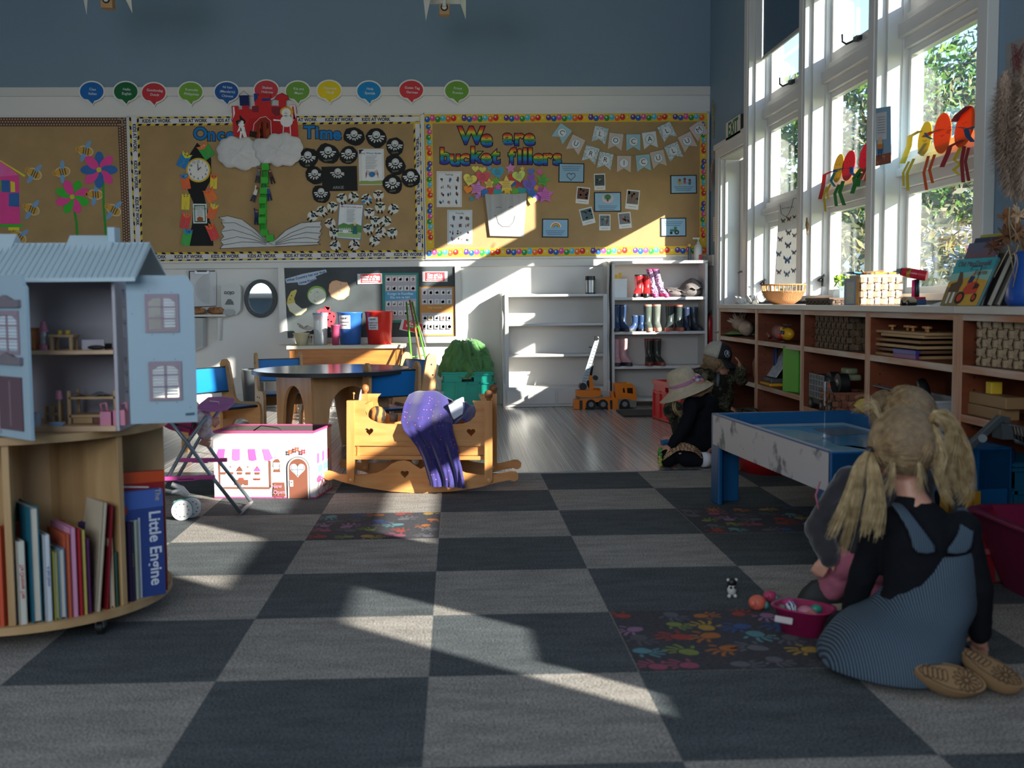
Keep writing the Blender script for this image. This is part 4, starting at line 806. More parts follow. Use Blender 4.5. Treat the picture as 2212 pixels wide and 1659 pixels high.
def tub(name,label,cat,px,w0,w1,h,col,Y=6.4,lip=.006,lid=None,label_rect=None,grp=None,m=None):
 c = at_table(px,Y); m = m or paint(col,.35); r0,r1 = w0/2,w1/2
 t = thing(name,label,cat,c,group=grp)
 obj('body',MB().lathe([(0.001,0),(r0,0),(r0+(r1-r0)*.5,h*.5),(r1,h-.012),(r1+lip,h-.008),(r1+lip,h),(r1-.003,h),(r1-.006,h-.012),(r0-.003,.004),(.001,.004)],c,m,32),t)
 return t,c,r0,r1
t,c,r0,r1 = tub('bucket','blue plastic bucket with a white printed label on the side table','bucket',757,.165,.205,.265,'#2f67b2',grp='tubs on the side table')
def curved_label(t,c,r0,r1,h,a0,a1,z0,z1,lines,col='#d9dadc'):
 mb = MB(); R_ = lambda z: r0+(r1-r0)*z/h+.0015
 mb.grid(lambda u,v: V((c.x+math.cos(a0+(a1-a0)*u)*R_(z0+(z1-z0)*v),c.y+math.sin(a0+(a1-a0)*u)*R_(z0+(z1-z0)*v),c.z+z0+(z1-z0)*v)),8,1,paper(col))
 B = lambda u,v,w: V((c.x+math.cos(u)*(R_(v)+.001),c.y+math.sin(u)*(R_(v)+.001),c.z+v))
 for s,a,z,sz in lines:
  vs,fs = text_mesh(s,.04); rr = R_(z); mb.add([B(a+x*sz/rr,z+y*sz,0) for x,y,_ in vs],fs,paint('#22242a'))
 obj('label',mb,t)
curved_label(t,c,r0,r1,.265,-2.55,-1.45,.13,.24,[('YOGURT',-2.0,.215,.018),('bowls & spoons',-2.0,.185,.013),('for lunch',-2.0,.16,.013)])
t,c,r0,r1 = tub('bucket','red plastic bucket with a white printed label on the side table','bucket',820,.19,.23,.27,'#d6281f',grp='tubs on the side table')
curved_label(t,c,r0,r1,.27,-2.45,-1.6,.12,.225,[('SCRAPS',-2.02,.205,.016),('Fruit peels & cores',-2.02,.178,.0115),('bread crusts &',-2.02,.158,.0115),('fish portions',-2.02,.138,.0115)])
t,c,r0,r1 = tub('storage_jug','tall clear plastic jug with a pale blue lid, left of the blue bucket','jug',693,.108,.115,.245,'#c8d0d4',m=mat('cloudy_plastic','#dfe6ea',.25,alpha=.55))
obj('lid',MB().cyl(c+V((0,0,.243)),c+V((0,0,.262)),.062,paint('#8fb2d0',.4),24),t,bev=.004)
tub('cup_stack','pink cups with a teal rim showing beside the blue bucket','cups',725,.055,.07,.165,'#b8486a',Y=6.3)
tub('bowl','cream plastic bowl on the side table','bowl',651,.075,.125,.1,'#d8c8a0',Y=6.36)
c = at_table(660,6.46); tag(obj('paper_towel',MB().grid(lambda u,v: V((c.x-.06+u*.18,c.y-.05+v*.12,zt+.105+.055*(1-u)+.02*math.sin(u*9+v*4))),8,5,paper('#e6e4e0')),solid=.003),'crumpled white paper towel lying across the cream bowl','paper towel')
c = at_table(672,6.55); mb = MB()
for k in range(9): mb.bx(c.x-.10+k*.024,c.x-.088+k*.024,c.y-.08,c.y-.076,zt,zt+.075,paint('#d8d4c8'))
mb.bx(c.x-.11,c.x+.11,c.y-.083,c.y-.075,zt+.07,zt+.085,paint('#d8d4c8')).bx(c.x-.11,c.x+.11,c.y-.083,c.y-.075,zt,zt+.012,paint('#d8d4c8')).bx(c.x-.11,c.x-.105,c.y-.08,c.y+.08,zt,zt+.08,paint('#d8d4c8')).bx(c.x+.105,c.x+.11,c.y-.08,c.y+.08,zt,zt+.08,paint('#d8d4c8')).bx(c.x-.11,c.x+.11,c.y-.08,c.y+.08,zt,zt+.004,paint('#d8d4c8'))
tag(obj('slotted_basket',mb),'white slotted plastic basket behind the cream bowl','basket')
# bamboo teepee
z3 = ZF(380,560,2.9625); z3p = lambda x,y: (380+x/2.9625,560+y/2.9625)
t = thing('pole_teepee','tall teepee of green plastic poles and a brown stick tied together beside the side table','poles',atZ(915,893,0))
G1 = paint('#58a030',.35); G2 = wood('bamboo','#8a5c38','#b08056','z')
def pole(p,q,m,r=.007): return MB().tube([p,p*.5+q*.5,q],r,m,8)
A = atY(*z3p(1475,275),6.35); Bt = atY(*z3p(1512,272),6.35); Cc = atY(*z3p(1497,262),6.3)
f1 = atZ(900,905,0); f2 = atZ(947,893,0); f3 = atZ(932,902,0)
obj('pole',pole(A,V((f1.x,f1.y,.007)),G1,.008),t); obj('pole',pole(Bt,V((f2.x,f2.y,.007)),G1,.008),t); obj('pole',pole(Cc,V((f3.x,f3.y,.007)),G2,.009),t)
mb = MB()
for k in (.02,.23,.49,.74): a = A.lerp(V((f1.x,f1.y,.007)),k); b = Bt.lerp(V((f2.x,f2.y,.007)),k); mb.tube([a,b],.005,G1,6)
obj('rung',mb,t)
obj('cord',MB().tube([Bt,V((atZ(962,893,0).x,f2.y+.05,.01))],.002,paint('#c8c8c0'),5),t)
tag(obj('clear_tub',MB().lathe([(.001,0),(.10,0),(.13,.16),(.126,.16),(.097,.004),(.001,.004)],V((f2.x-.05,f2.y+.28,0)),mat('frosted','#d8dcd8',.3,alpha=.5),20)),'low clear plastic tub on the floor behind the green poles','tub')
# waste bin
c = atZ(537,893,0); c = V((c.x,6.52,0)); t = thing('waste_bin','dark translucent grey waste bin against the wall behind the left chair','bin',c)
obj('body',MB().lathe([(.001,0),(.085,0),(.105,.33),(.112,.335),(.112,.345),(.101,.34),(.082,.005),(.001,.005)],c,mat('smoked_plastic','#5c6266',.35,var=.15,scale=6),28),t)
obj('clear_ball',MB().ball(c+V((.02,-.16,.055)),.055,mat('frosted','#d8dcd8',.3,alpha=.5)),t) if False else None
# crates
def crate(label,c,sx,sy,h,col,rz,cat='crate'):
 m = paint(col,.38); t = thing('plastic_crate',label,cat,c,rz); f = .006
 mb = MB(); mb.bx(-sx/2,sx/2,-sy/2,sy/2,0,f,m)
 hs = [rrect(0,h*.80,.10,.035)]
 for ax in (0,1):
  L = sx if ax == 0 else sy
  for s in (-1,1):
   B = (lambda u,v,w,s=s: V((u,s*(sy/2-w),v))) if ax == 0 else (lambda u,v,w,s=s: V((s*(sx/2-w),u,v)))
   mb.prism([(-L/2,0),(L/2,0),(L/2,h),(-L/2,h)],B,0,f,m,holes=hs)
   for k in range(5): u = -L/2+.006+(L-.012)*k/4; mb.prism(rrect(u,h*.37,.012,h*.74),B,-.012,0,m)
   for v in (h*.70,h*.93,h-.008,.012): mb.prism([(-L/2-.01,v-.006),(L/2+.01,v-.006),(L/2+.01,v+.006),(-L/2-.01,v+.006)],B,-.012,0,m)
 obj('shell',mb,t,world=False,bev=.0015); return t
crate('teal plastic crate heaped with green cloth in front of the back wall',(.09+.07,6.42,0),.40,.30,.315,'#0fa08c',.03)
mb = MB(); CG = mat('green_cloth','#4f7f45',.9,var=.18,scale=5,sheen=.3); R = random.Random(5)
def heap(u,v):
 a = 2*PI*u; r = math.sin(v*PI/2); k = 1+.10*math.sin(7*a+6*v)+.07*math.sin(13*a+2); h = (1-r**2.4)*.25+.014*math.sin(9*a+8*v)*(v > .1)
 dr = -.10*max(0,r-.86)/.14*(1 if math.cos(a-0.2) > .3 else .3)
 return V((.16+.03*math.cos(a)+.19*r*k*math.cos(a),6.40+.135*r*k*math.sin(a),.31+h+dr))
mb.grid(heap,64,18,CG)
for k in range(9):
 a = R.uniform(0,6.28); pts = [heap(((a+s*.35)/(2*PI)) % 1,.25+.6*s)+V((0,-.004,.012)) for s in [i/7 for i in range(8)]]; mb.tube(pts,[.012+.008*math.sin(i) for i in range(8)],CG,7)
gh = tag(obj('green_cloth_heap',mb,solid=.004),'crumpled green cloth piled on top of the teal crate','cloth')
crate('red plastic crate on the striped floor beside the boy in the cap',(1.78,5.26,0),.36,.58,.29,'#cf2a2e',.16)
mb = MB().bx(1.35,1.75,5.62,6.05,0,.012,mat('dark_mat','#33312f',.9,var=.2,scale=20)); tag(obj('door_mat',mb),'small dark mat on the striped floor left of the red crate','mat')
tx = bpy.data.textures.new('crumple','CLOUDS'); tx.noise_scale = .07; dm = gh.modifiers.new('crumple','DISPLACE'); dm.texture = tx; dm.strength = .09
# white shelf unit and boot shelf
YSF = 6.48; UX0,UX1 = .462,1.362; SH = paint('#c9c7c4',.45)
t = thing('shelf_unit','empty white shelf unit with wavy side edges and a drawer base','shelves',((UX0+UX1)/2,6.6,0))
def side_prof(top,wavy=True):
 pts = [(6.757,0),(6.757,top),(6.60 if wavy else 6.56,top)]
 z = top-.03
 while z > .22: pts.append((6.50+.035*(1+math.sin((z*15)))/2*(.4+.6*z/top),z)); z -= .02
 return pts+[(6.482,.2),(6.482,0)]
for x,top in ((UX0,.965),(UX1-.02,1.215)):
 obj('side_panel',MB().prism(side_prof(top),lambda u,v,w,x=x: V((x+w,u,v)),0,.02,SH),t)
obj('back_panel',MB().bx(UX0+.02,UX1-.02,6.745,6.757,0,.95,SH),t)
for z in (.943,.70,.44,.165): obj('shelf',MB().bx(UX0+.02,UX1-.02,6.50,6.745,z-.02,z,SH),t,bev=.002)
mb = MB().bx(UX0+.02,UX1-.02,6.49,6.745,.0,.145,SH); obj('base',mb,t,bev=.002)
for a,b in ((UX0+.03,(UX0+UX1)/2-.01),((UX0+UX1)/2+.01,UX1-.03)):
 d = obj('drawer',MB().bx(a,b,6.478,6.489,.025,.135,SH),t,bev=.003)
 xk = (a*.38+b*.62) if a < .6 else (a+b)/2; xk = atY(1147,861,6.47).x if a < .6 else xk
 obj('knob',MB().cyl((xk,6.478,.085),(xk,6.455,.085),.016,SH,16).cyl((xk,6.462,.085),(xk,6.448,.085),.026,SH,18),d,bev=.003)
obj('edge_strip',MB().bx(UX0+.02,UX0+.05,6.49,6.51,.165,.943,SH).bx(UX1-.055,UX1-.02,6.49,6.51,.165,.943,SH),t,bev=.002)
BX0,BX1 = 1.38,2.185
t = thing('boot_shelf','white open shelf holding gumboots in pairs','shelves',((BX0+BX1)/2,6.6,0))
for x in (BX0,BX1-.022): obj('side_panel',MB().bx(x,x+.022,YSF,6.757,0,1.20,SH),t,bev=.002)
obj('back_panel',MB().bx(BX0+.022,BX1-.022,6.745,6.757,0,1.19,SH),t)
ZS = [.912,.625,.335,.06]
for z in ZS+[1.215]: obj('shelf',MB().bx(BX0+(.022 if z < 1.2 else 0),BX1-(.022 if z < 1.2 else 0),YSF,6.745,z-.024,z,SH),t,bev=.002)
def boot(label,px,z,h,col,trim=None,rz=0,s=1.0,grp=None,Y=6.57,lean=0,lining='#b8a890',flower=False):
 c = atY(px,700,Y); m = mat('patterned_rubber','#4a3a5a',.35,col2='#c8a0c0',kind='voro',scale=60) if flower else mat('rubber_'+col.strip('#'),col,.28,var=.12,scale=25); tm = paint(trim,.4) if trim else m
 t = thing('gumboot',label,'boot',(c.x,Y,z),rz,grp)
 R_ = [(.0,-.032,.036,.078),(.014,-.032,.037,.08),(.03,-.03,.035,.074),(.05,-.02,.033,.056),(.066,-.006,.031,.04),(.085,0,.030,.034),(h/s*.6,.002,.033,.037),(h/s*.93,.003,.037,.041),(h/s,.003,.037,.041)]
 def rg(z_,cy,rx,ry): return [V((rx*s*math.cos(2*PI*j/18)+lean*z_*s,cy*s+ry*s*math.sin(2*PI*j/18),z_*s)) for j in range(18)]
 L = [rg(*r) for r in R_]
 obj('shaft',MB().loft(L[2:8],m,caps=False),t,world=False)
 obj('sole',MB().loft(L[:3],paint(trim or '#23242a',.5) if trim else paint('#22262e',.5)),t,world=False)
 zt_,cy,rx,ry = R_[-1]; top = [L[7],L[8],rg(zt_,cy,rx*.86,ry*.86),rg(zt_*.8,cy,rx*.8,ry*.8)]
 obj('top_band',MB().loft(top[:3],tm,caps=False).loft(top[2:],paint(lining,.9)),t,world=False); return t
bs = [('red gumboot on the top shelf, left one of the red pair',1380,0,.19,'#b8262a','#2a2024',-.5,1.0),('red gumboot on the top shelf, right one of the red pair',1397,0,.19,'#b8262a','#2a2024',-.2,1.0),
      ('tall blue gumboot on the second shelf, left one of its pair',1331,1,.225,'#2b3d5a',None,-.1,1.0),('tall blue gumboot on the second shelf, right one of its pair',1344,1,.225,'#2b3d5a',None,.3,1.0),
      ('short blue gumboot, left one of the small pair',1371,1,.135,'#30466a',None,-.9,.8),('short blue gumboot, right one of the small pair',1385,1,.135,'#30466a',None,-.1,.75),
      ('grey-green gumboot with a pink rim, left one of its pair',1399,1,.225,'#4f5850','#c08a78',0,1.0),('grey-green gumboot with a pink rim, right one of its pair',1418,1,.225,'#6a7068','#c08a78',0,1.0),
      ('dark gumboot with an orange rim, left one of its pair',1447,1,.225,'#2f3838','#b0604c',-.4,1.0),('dark gumboot with an orange rim, right one of its pair',1465,1,.22,'#2f3838','#b0604c',.1,1.0),
      ('slim navy gumboot, left one of its pair',1482,1,.20,'#232f48',None,0,.85),('slim navy gumboot at the right end of the second shelf',1499,1,.20,'#23303c',None,.5,.9),
      ('pink boot on the third shelf against the left side',1331,2,.23,'#bf8f90',None,0,1.0),('pink boot on the third shelf, right one of its pair',1346,2,.23,'#bf8f90',None,.5,1.05),
      ('black gumboot with a red sole on the third shelf, left one',1402,2,.225,'#2b2a28','#7a3a30',-.1,1.05),('black gumboot with a red sole on the third shelf, right one',1419,2,.225,'#33362f','#7a3a30',.4,1.05)]
for lb,px,si,h,c,tr,rz,s in bs: boot(lb,px,ZS[si],h,c,tr,rz,s,'gumboots on the white shelf')
boot('purple patterned gumboot with a pink sole, leaning left on the top shelf',1412,ZS[0],.235,'#4a3a5a','#c84a86',.0,.95,'gumboots on the white shelf',flower=True,lean=-.12)
boot('purple patterned gumboot with a pink sole, leaning against its pair',1432,ZS[0],.235,'#4a3a5a','#c84a86',.2,.95,'gumboots on the white shelf',flower=True,lean=-.32)
c = atY(1338,610,6.56); t = thing('storage_box','white box with yellow pegs sticking out, at the left of the top shelf','box',(c.x,6.56,ZS[0]))
obj('carton',MB().bx(c.x-.055,c.x+.055,6.50,6.66,ZS[0],ZS[0]+.155,paper('#dcdcda')),t,bev=.002)
obj('peg',MB().bx(c.x-.045,c.x-.02,6.52,6.54,ZS[0]+.15,ZS[0]+.19,paint('#d8a428')).bx(c.x-.012,c.x+.012,6.52,6.54,ZS[0]+.15,ZS[0]+.205,paint('#d8a428')),t)
GC = mat('grey_knit','#6f6866',.95,var=.15,scale=30,bump=.4)
c = atY(1475,625,6.58); mb = MB().grid(lambda u,v: V((c.x-.14+.30*u,6.50+.2*v,ZS[0]+.02+(.05 if u < .45 else .03+.10*math.sin((u-.4)*PI/.75))*(math.sin(min(1,v*1.4+.25)*PI/2))+.012*math.sin(u*22+v*9))),26,10,GC)
mb.ball((c.x-.08,6.56,ZS[0]+.028),(.07,.07,.028),GC,14,8).ball((c.x+.07,6.6,ZS[0]+.04),(.10,.09,.045),GC,14,8)
tag(obj('folded_jumper',mb),'crumpled grey jumper heaped at the right of the top shelf','clothes')
c = atY(1275,625,6.58); c.z = .943; t = thing('thermos_flask','steel food flask with a dark lid on top of the empty shelf unit','flask',c)
obj('body',MB().cyl(c,c+V((0,0,.012)),.041,IRON,28).cyl(c+V((0,0,.012)),c+V((0,0,.115)),.041,STEEL,28),t,bev=.002); obj('lid',MB().cyl(c+V((0,0,.115)),c+V((0,0,.150)),.043,IRON,28,.04),t,bev=.004)
c = V((atY(1508,560,6.6).x,6.6,1.215)); t = thing('pump_bottle','white pump bottle with a red label on the boot shelf','bottle',c)
obj('body',MB().lathe([(.001,0),(.033,0),(.036,.01),(.036,.10),(.028,.13),(.012,.145),(.012,.16),(.001,.16)],c,paint('#c8c8c4',.4),20),t); obj('label',MB().bx(c.x-.002,c.x+.028,c.y-.0385,c.y-.030,1.225,1.265,paint('#b8283a')),t)
obj('pump',MB().cyl(c+V((0,0,.16)),c+V((0,0,.185)),.006,paint('#c8c8c4',.4),10).bx(c.x-.045,c.x+.012,c.y-.008,c.y+.008,1.215+.182,1.215+.195,paint('#c8c8c4',.4)),t,bev=.002)
tag(obj('small_bottle',MB().cyl(c+V((-.075,0,0)),c+V((-.075,0,.12)),.014,paint('#25304a',.3),14).cyl(c+V((-.075,0,.12)),c+V((-.075,0,.14)),.012,paint('#c8a040',.3),14)),'slim dark blue bottle left of the pump bottle','bottle')
obj_c = MB().tube([(1.366,6.47,1.18),(1.366,6.466,.9),(1.372,6.466,.7),(1.362,6.466,.5),(1.37,6.466,.3),(1.37,6.47,.02)],.004,IRON,6); tag(obj('power_cable',obj_c),'thin black cable hanging between the two white shelf units','cable')
c = V((2.225,6.58,0)); t = thing('fire_extinguisher','red fire extinguisher in the corner between the boot shelf and the door','fire extinguisher',(c.x,c.y,.34))
rd = paint('#a81c1c',.3); obj('cylinder',MB().lathe([(.001,.34),(.03,.34),(.03,.70),(.02,.745),(.010,.76),(.001,.76)],(c.x,c.y,0),rd,20),t); obj('valve',MB().bx(c.x-.025,c.x+.02,c.y-.012,c.y+.012,.76,.80,IRON).tube([(c.x,c.y-.01,.78),(c.x-.025,c.y-.03,.70),(c.x-.022,c.y-.035,.5)],.006,IRON,6),t)
# crane lorry
zc = ZF(1220,710,8.733); zcp = lambda x,y: (1220+x/8.733,710+y/8.733); YC = 6.30; OR = paint('#e07a12',.35); GR = paint('#70706c',.5); g = wallB(YC); LG = paint('#a9b6bf',.4)
t = thing('toy_crane_lorry','orange toy crane lorry with a raised grey boom in front of the shelf unit','toy truck',atY(1305,888,YC))
t.location.z = 0; ROOT[t.name].z = 0
obj('chassis',MB().prism(zc([(175,1320),(860,1290),(860,1200),(885,1180),(920,1290),(985,1300),(985,1500),(800,1505),(760,1400),(700,1370),(460,1372),(400,1390),(360,1515),(160,1500)]),g,-.065,.065,OR),t,bev=.003)
obj('support_leg',MB().prism(zc([(262,1340),(315,1340),(315,1505),(262,1505)]),g,-.072,-.064,IRON),t,bev=.001); obj('support_leg',MB().prism(zc([(825,1335),(875,1335),(875,1500),(860,1530),(840,1500)]),g,-.072,-.064,IRON),t,bev=.001)
obj('cab',MB().prism(zc([(918,1035),(1000,1018),(1240,1025),(1290,1080),(1325,1200),(1325,1345),(1215,1345),(1190,1310),(990,1315),(940,1290)]),g,-.07,.07,OR,holes=[zc([(1150,1105),(1255,1105),(1262,1215),(1155,1200)]),zc([(1070,1110),(1100,1105),(1115,1195),(1075,1195)])]),t,bev=.004)
obj('cab_glass',MB().prism(zc([(1060,1095),(1268,1095),(1272,1222),(1060,1205)]),g,-.064,.064,paint('#2a2420',.1)),t)
obj('fender',MB().prism(zc([(985,1315),(1190,1312),(1240,1340),(1325,1345),(1320,1465),(1215,1465),(1195,1400),(1150,1360),(1060,1360),(1005,1420),(1000,1500),(985,1500)]),g,-.073,.073,GR),t,bev=.002)
obj('beacon',MB().prism(zc([(1150,1000),(1210,1010),(1230,1040),(1150,1030)]),g,-.04,.04,paint('#d8a832')),t,bev=.003)
for x in (475,700,1105):
 for s in (-1,1):
  px,py = zcp(x,1462); c = g(px,py,0); y0 = YC+s*.045; y1 = YC+s*.078
  w_ = obj('wheel',MB().cyl((c.x,y0,.040),(c.x,y1,.040),.040,paint('#1b1b1b',.8),26),t,bev=.006); obj('hub',MB().cyl((c.x,y1-s*.004,.040),(c.x,y1+s*.003,.040),.021,paint('#77757a',.4),16),w_,bev=.002)
obj('turntable',MB().prism(zc([(205,1285),(330,1278),(560,1283),(700,1255),(690,1280),(620,1310),(450,1325),(300,1322)]),g,-.06,.06,GR),t,bev=.002)
mb = MB().prism(zc([(212,1160),(320,1150),(560,1150),(665,1165),(668,1255),(560,1283),(325,1280),(215,1270)]),g,-.058,.058,OR)
for k in range(9): mb.prism(zc([(520+k*16,1158),(526+k*16,1120),(532+k*16,1158)]),g,-.056,.056,OR)
mb.prism(zc([(455,1150),(462,880),(508,880),(540,1070),(535,1160)]),g,-.02,.02,OR); obj('superstructure',mb,t,bev=.002)
mb = MB().prism(zc([(300,1030),(420,660),(520,340),(590,150),(640,150),(640,230),(540,560),(470,800),(410,1010)]),g,-.018,.018,LG)
for k in range(14): q0 = (330+k*20,980-k*56); mb.prism(zc([(q0[0]+4,q0[1]),(q0[0]+84-k*2,q0[1]+8),(q0[0]+84-k*2,q0[1]+16),(q0[0]+4,q0[1]+8)]),g,-.021,-.018,GR)
obj('boom',mb,t); obj('boom_tip',MB().prism(zc([(560,150),(600,138),(640,190),(610,220),(565,225)]),g,-.022,.022,IRON),t)
obj('ram',MB().tube([g(*zcp(490,880),0),g(*zcp(535,610),0)],.010,IRON,10),t)
obj('winch',MB().cyl(g(*zcp(335,1085),-.045),g(*zcp(335,1085),.045),.03,IRON,20).cyl(g(*zcp(575,925),-.03),g(*zcp(575,925),.03),.02,IRON,18).tube([g(*zcp(420,980),0),g(*zcp(470,1100),0)],.012,IRON,8),t)
obj('lamp_arm',MB().tube([g(*zcp(520,350),0),g(*zcp(455,348),0)],.006,IRON,6),t)
# ---------------------------------------------------------------- round table and chairs
TC = V((-.665,3.90,0)); t = thing('round_table','low round children table with a blue top and arched plywood base','table',TC)
BT = mat('blue_laminate','#27466e',.16,var=.05,scale=3)
obj('tabletop',MB().cyl(TC+V((0,0,.476)),TC+V((0,0,.497)),.465,paint('#1c1e20',.4),64).cyl(TC+V((0,0,.4972)),TC+V((0,0,.4985)),.455,BT,64),t,bev=.003)
def leg_panel(L,h):
 a = L/2; s = []
 for k in range(13): an = PI*k/12; s.append((-math.cos(an)*(a-.095),.24+.17*math.sin(an)))
 return [(-a,h),(-a,.08),(-a+.015,0),(-a+.06,0)]+[(-a+.075,.12)]+s+[(a-.075,.12)]+[(a-.06,0),(a-.015,0),(a,.08),(a,h)]
for k in range(4):
 an = math.radians(33+90*k); d = V((math.cos(an),math.sin(an),0)); n = V((-d.y,d.x,0)); L = .48
 obj('leg_panel',MB().prism(leg_panel(L,.476),planeB(TC-n*.24,d,V((0,0,1)),n),-.009,.009,PLY),t,bev=.002)
BLB = paint('#1272b8',.35); DKS = paint('#22262a',.3)
def make_chair(label,loc,rz,back=None):
 t = thing('childs_chair',label,'chair',loc,rz,'plywood chairs round the blue table')
 prof = [(-.185,0),(-.13,0),(-.11,.11),(-.06,.17),(.0,.185),(.06,.17),(.10,.11),(.115,0),(.165,0),(.175,.24),(.165,.275),(.14,.29),(-.02,.285),(-.055,.31),(-.095,.49),(-.105,.525),(-.13,.545),(-.16,.54),(-.178,.515),(-.178,.47),(-.165,.28)]
 for s in (-1,1): obj('side_panel',MB().prism(prof,lambda u,v,w,s=s: V((u,s*.155+w,v)),-.009,.009,PLYX),t,world=False,bev=.003)
 b = V((-.122,0,.42)); T = Matrix.Translation(b) @ Euler((0,-.17,0)).to_matrix().to_4x4()
 obj('backrest',MB().bx(-.006,.006,-.146,.146,-.075,.075,BLB,T).bx(-.007,.007,-.146,.146,.072,.08,DKS,T).bx(-.007,.007,-.146,.146,-.08,-.072,DKS,T),t,world=False)
 obj('seat',MB().bx(-.10,.155,-.146,.146,.258,.270,DKS).bx(-.10,.15,-.14,.14,.270,.273,BLB),t,world=False,bev=.002)
 obj('rail',MB().bx(-.15,-.135,-.146,.146,.17,.25,PLYX),t,world=False,bev=.002)
 for s in (-1,1):
  mb = MB()
  for u,v in ((-.135,.47),(-.145,.40),(.02,.24),(-.06,.24)): mb.cyl((u,s*.1645,v),(u,s*.1665,v),.006,IRON,8)
  obj('screw_head',mb,t,world=False)
 return t
def chair_at(label,px,py,d,deg): q = atZ(px,py,0); r = (q-CAM); r = CAM+ray(px,700)*0; p = atY(px,900,d); make_chair(label,(p.x,d,0),math.radians(deg))
chair_at('plywood child chair with a blue back, left of the round table in the sun',480,0,4.05,-37)
chair_at('plywood child chair behind the left of the round table, under its edge',612,0,5.0,-70)
chair_at('plywood child chair with a blue back behind the wooden cradle',828,0,3.80,118)
chair_at('plywood child chair with a dark blue back behind the right of the round table',868,0,4.75,215)
# ================================================================ cradle, toy box, doll pushchair
def planeP(P,n):
 P = V(P); n = V(n).normalized()
 def f(u,v,w): r = ray(u,v); return CAM+r*((P-CAM).dot(n)/r.dot(n))+n*w
 return f
a = math.radians(5.5); NC = V((math.sin(a),math.cos(a),0)); g0 = planeP((-.10,2.46,0),NC)
zk = lambda l: [(690+x/4.9156,830+y/4.9156) for x,y in l]; zkp = lambda x,y: (690+x/4.9156,830+y/4.9156)
t = thing('dolls_cradle','honey pine rocking dolls cradle with heart cut-outs, purple cloth hanging over it','cradle',(-.08,2.65,0))
scoop = [(360,172),(515,172),(478,215),(472,262),(492,330),(540,375),(610,408),(700,422),(1080,426),(1440,426),(1530,420),(1600,392),(1650,340),(1662,290),(1652,240),(1625,178),(1760,174),(1760,620),(360,620)]
hrt = lambda x,y,r: [zkp(*p) for p in heart(x,y,r)]
rock = [(40,965),(52,935),(90,920),(130,930),(200,955),(330,965),(480,962),(600,945),(690,905),(760,850),(830,815),(900,805),(960,822),(1010,860),(1075,900),(1140,860),(1190,822),(1250,805),(1320,815),(1390,850),(1460,905),(1550,945),(1700,965),(1850,965),(1960,945),(2030,925),(2080,930),(2115,965),(2108,1010),(2070,1035),(2020,1018),(1900,1040),(1700,1095),(1400,1140),(1075,1160),(750,1140),(450,1090),(250,1040),(150,1008),(100,1022),(60,1010)]
rock_m = rock
SPD = .36
for w0 in (0,SPD):
 obj('side_panel',MB().prism(zk(scoop),g0,w0,w0+.014,PINE,holes=[hrt(527,502,46),hrt(1610,508,46)]),t,bev=.002)
 obj('slat',MB().prism(zk([(370,655),(1760,655),(1760,755),(370,755)]),g0,w0+.004,w0+.012,PINE),t,bev=.002)
 obj('rail',MB().prism(zk([(370,608),(1760,612),(1760,655),(370,652)]),g0,w0-.006,w0+.018,PINE),t,bev=.002); obj('rail',MB().prism(zk([(370,757),(1760,762),(1760,802),(370,797)]),g0,w0-.006,w0+.018,PINE),t,bev=.002)
 o = obj('rocker',MB().prism(zk(rock_m),g0,w0+.001,w0+.020,PINE,holes=[hrt(905,952,44)]),t,bev=.002)
for x,w0,top,ball in ((338,0,170,False),(1798,0,172,True),(338,SPD+.008,90,True),(1798,SPD+.008,90,True)):
 top = 170; post = [(x-40,top),(x+40,top),(x+40,1010),(x+28,1035),(x,1045),(x-28,1035),(x-40,1010)]
 p = obj('post',MB().prism(zk(post),g0,w0-.022,w0+.002,PINEZ),t,bev=.002)
 px,py = zkp(x,1005); c = g0(px,py,w0-.023); obj('peg',MB().cyl(c,c+NC*.004,.006,paint('#d8b07a'),10),p)
 if ball:
  px,py = zkp(x,top); c = g0(px,py,w0-.01); obj('finial',MB().lathe([(.001,-.004),(.012,-.002),(.009,.006),(.016,.012),(.0195,.022),(.0195,.030),(.016,.040),(.008,.046),(.001,.047)],c,wood('dark_pine','#7a4a26','#a06a3a'),18),p)
mb = MB()
for x in (400,1735):
 px,py = zkp(x,0); P = g0(px,zkp(0,250)[1],0); Q = g0(px,zkp(0,800)[1],0)
 q = [P,P+NC*SPD,Q+NC*SPD,Q]; mb.add([p+V((s,0,0)) for s in (0,.012) for p in q],[(0,1,2,3),(7,6,5,4),(0,4,5,1),(1,5,6,2),(2,6,7,3),(3,7,4,0)],PINE)
obj('end_board',mb,t)
P = g0(*zkp(380,790),0); Q = g0(*zkp(1750,790),0); obj('base',MB().add([P,Q,Q+NC*SPD,P+NC*SPD]+[p+V((0,0,.01)) for p in (P,Q,Q+NC*SPD,P+NC*SPD)],[(3,2,1,0),(4,5,6,7),(0,1,5,4),(1,2,6,5),(2,3,7,6),(3,0,4,7)],PINE),t)
obj('end_stick',MB().cyl(g0(*zkp(342,168),.05),g0(*zkp(342,118),.05),.002,PINE,8).ball(g0(*zkp(343,108),.05),.006,PINE,10,8),t)
PUR = mat('purple_starry_cloth','#c46a7a',.8,col2='#261c66',kind='voro',scale=55,sheen=.4)
e = PUR.node_tree.nodes['Color Ramp'].color_ramp.elements; e[0].position = .10; e[1].position = .14
rows = [(880,330,1390,350,.30),(862,190,1370,215,.22),(900,150,1320,175,.15),(880,240,1390,330,.06),(872,400,1410,412,-.012),(905,480,1430,480,-.035),(985,570,1455,560,-.042),(1050,650,1475,640,-.045),(1110,760,1490,760,-.048),(1150,900,1530,900,-.048),(1172,1000,1555,1000,-.048),(1180,1062,1572,1078,-.048)]
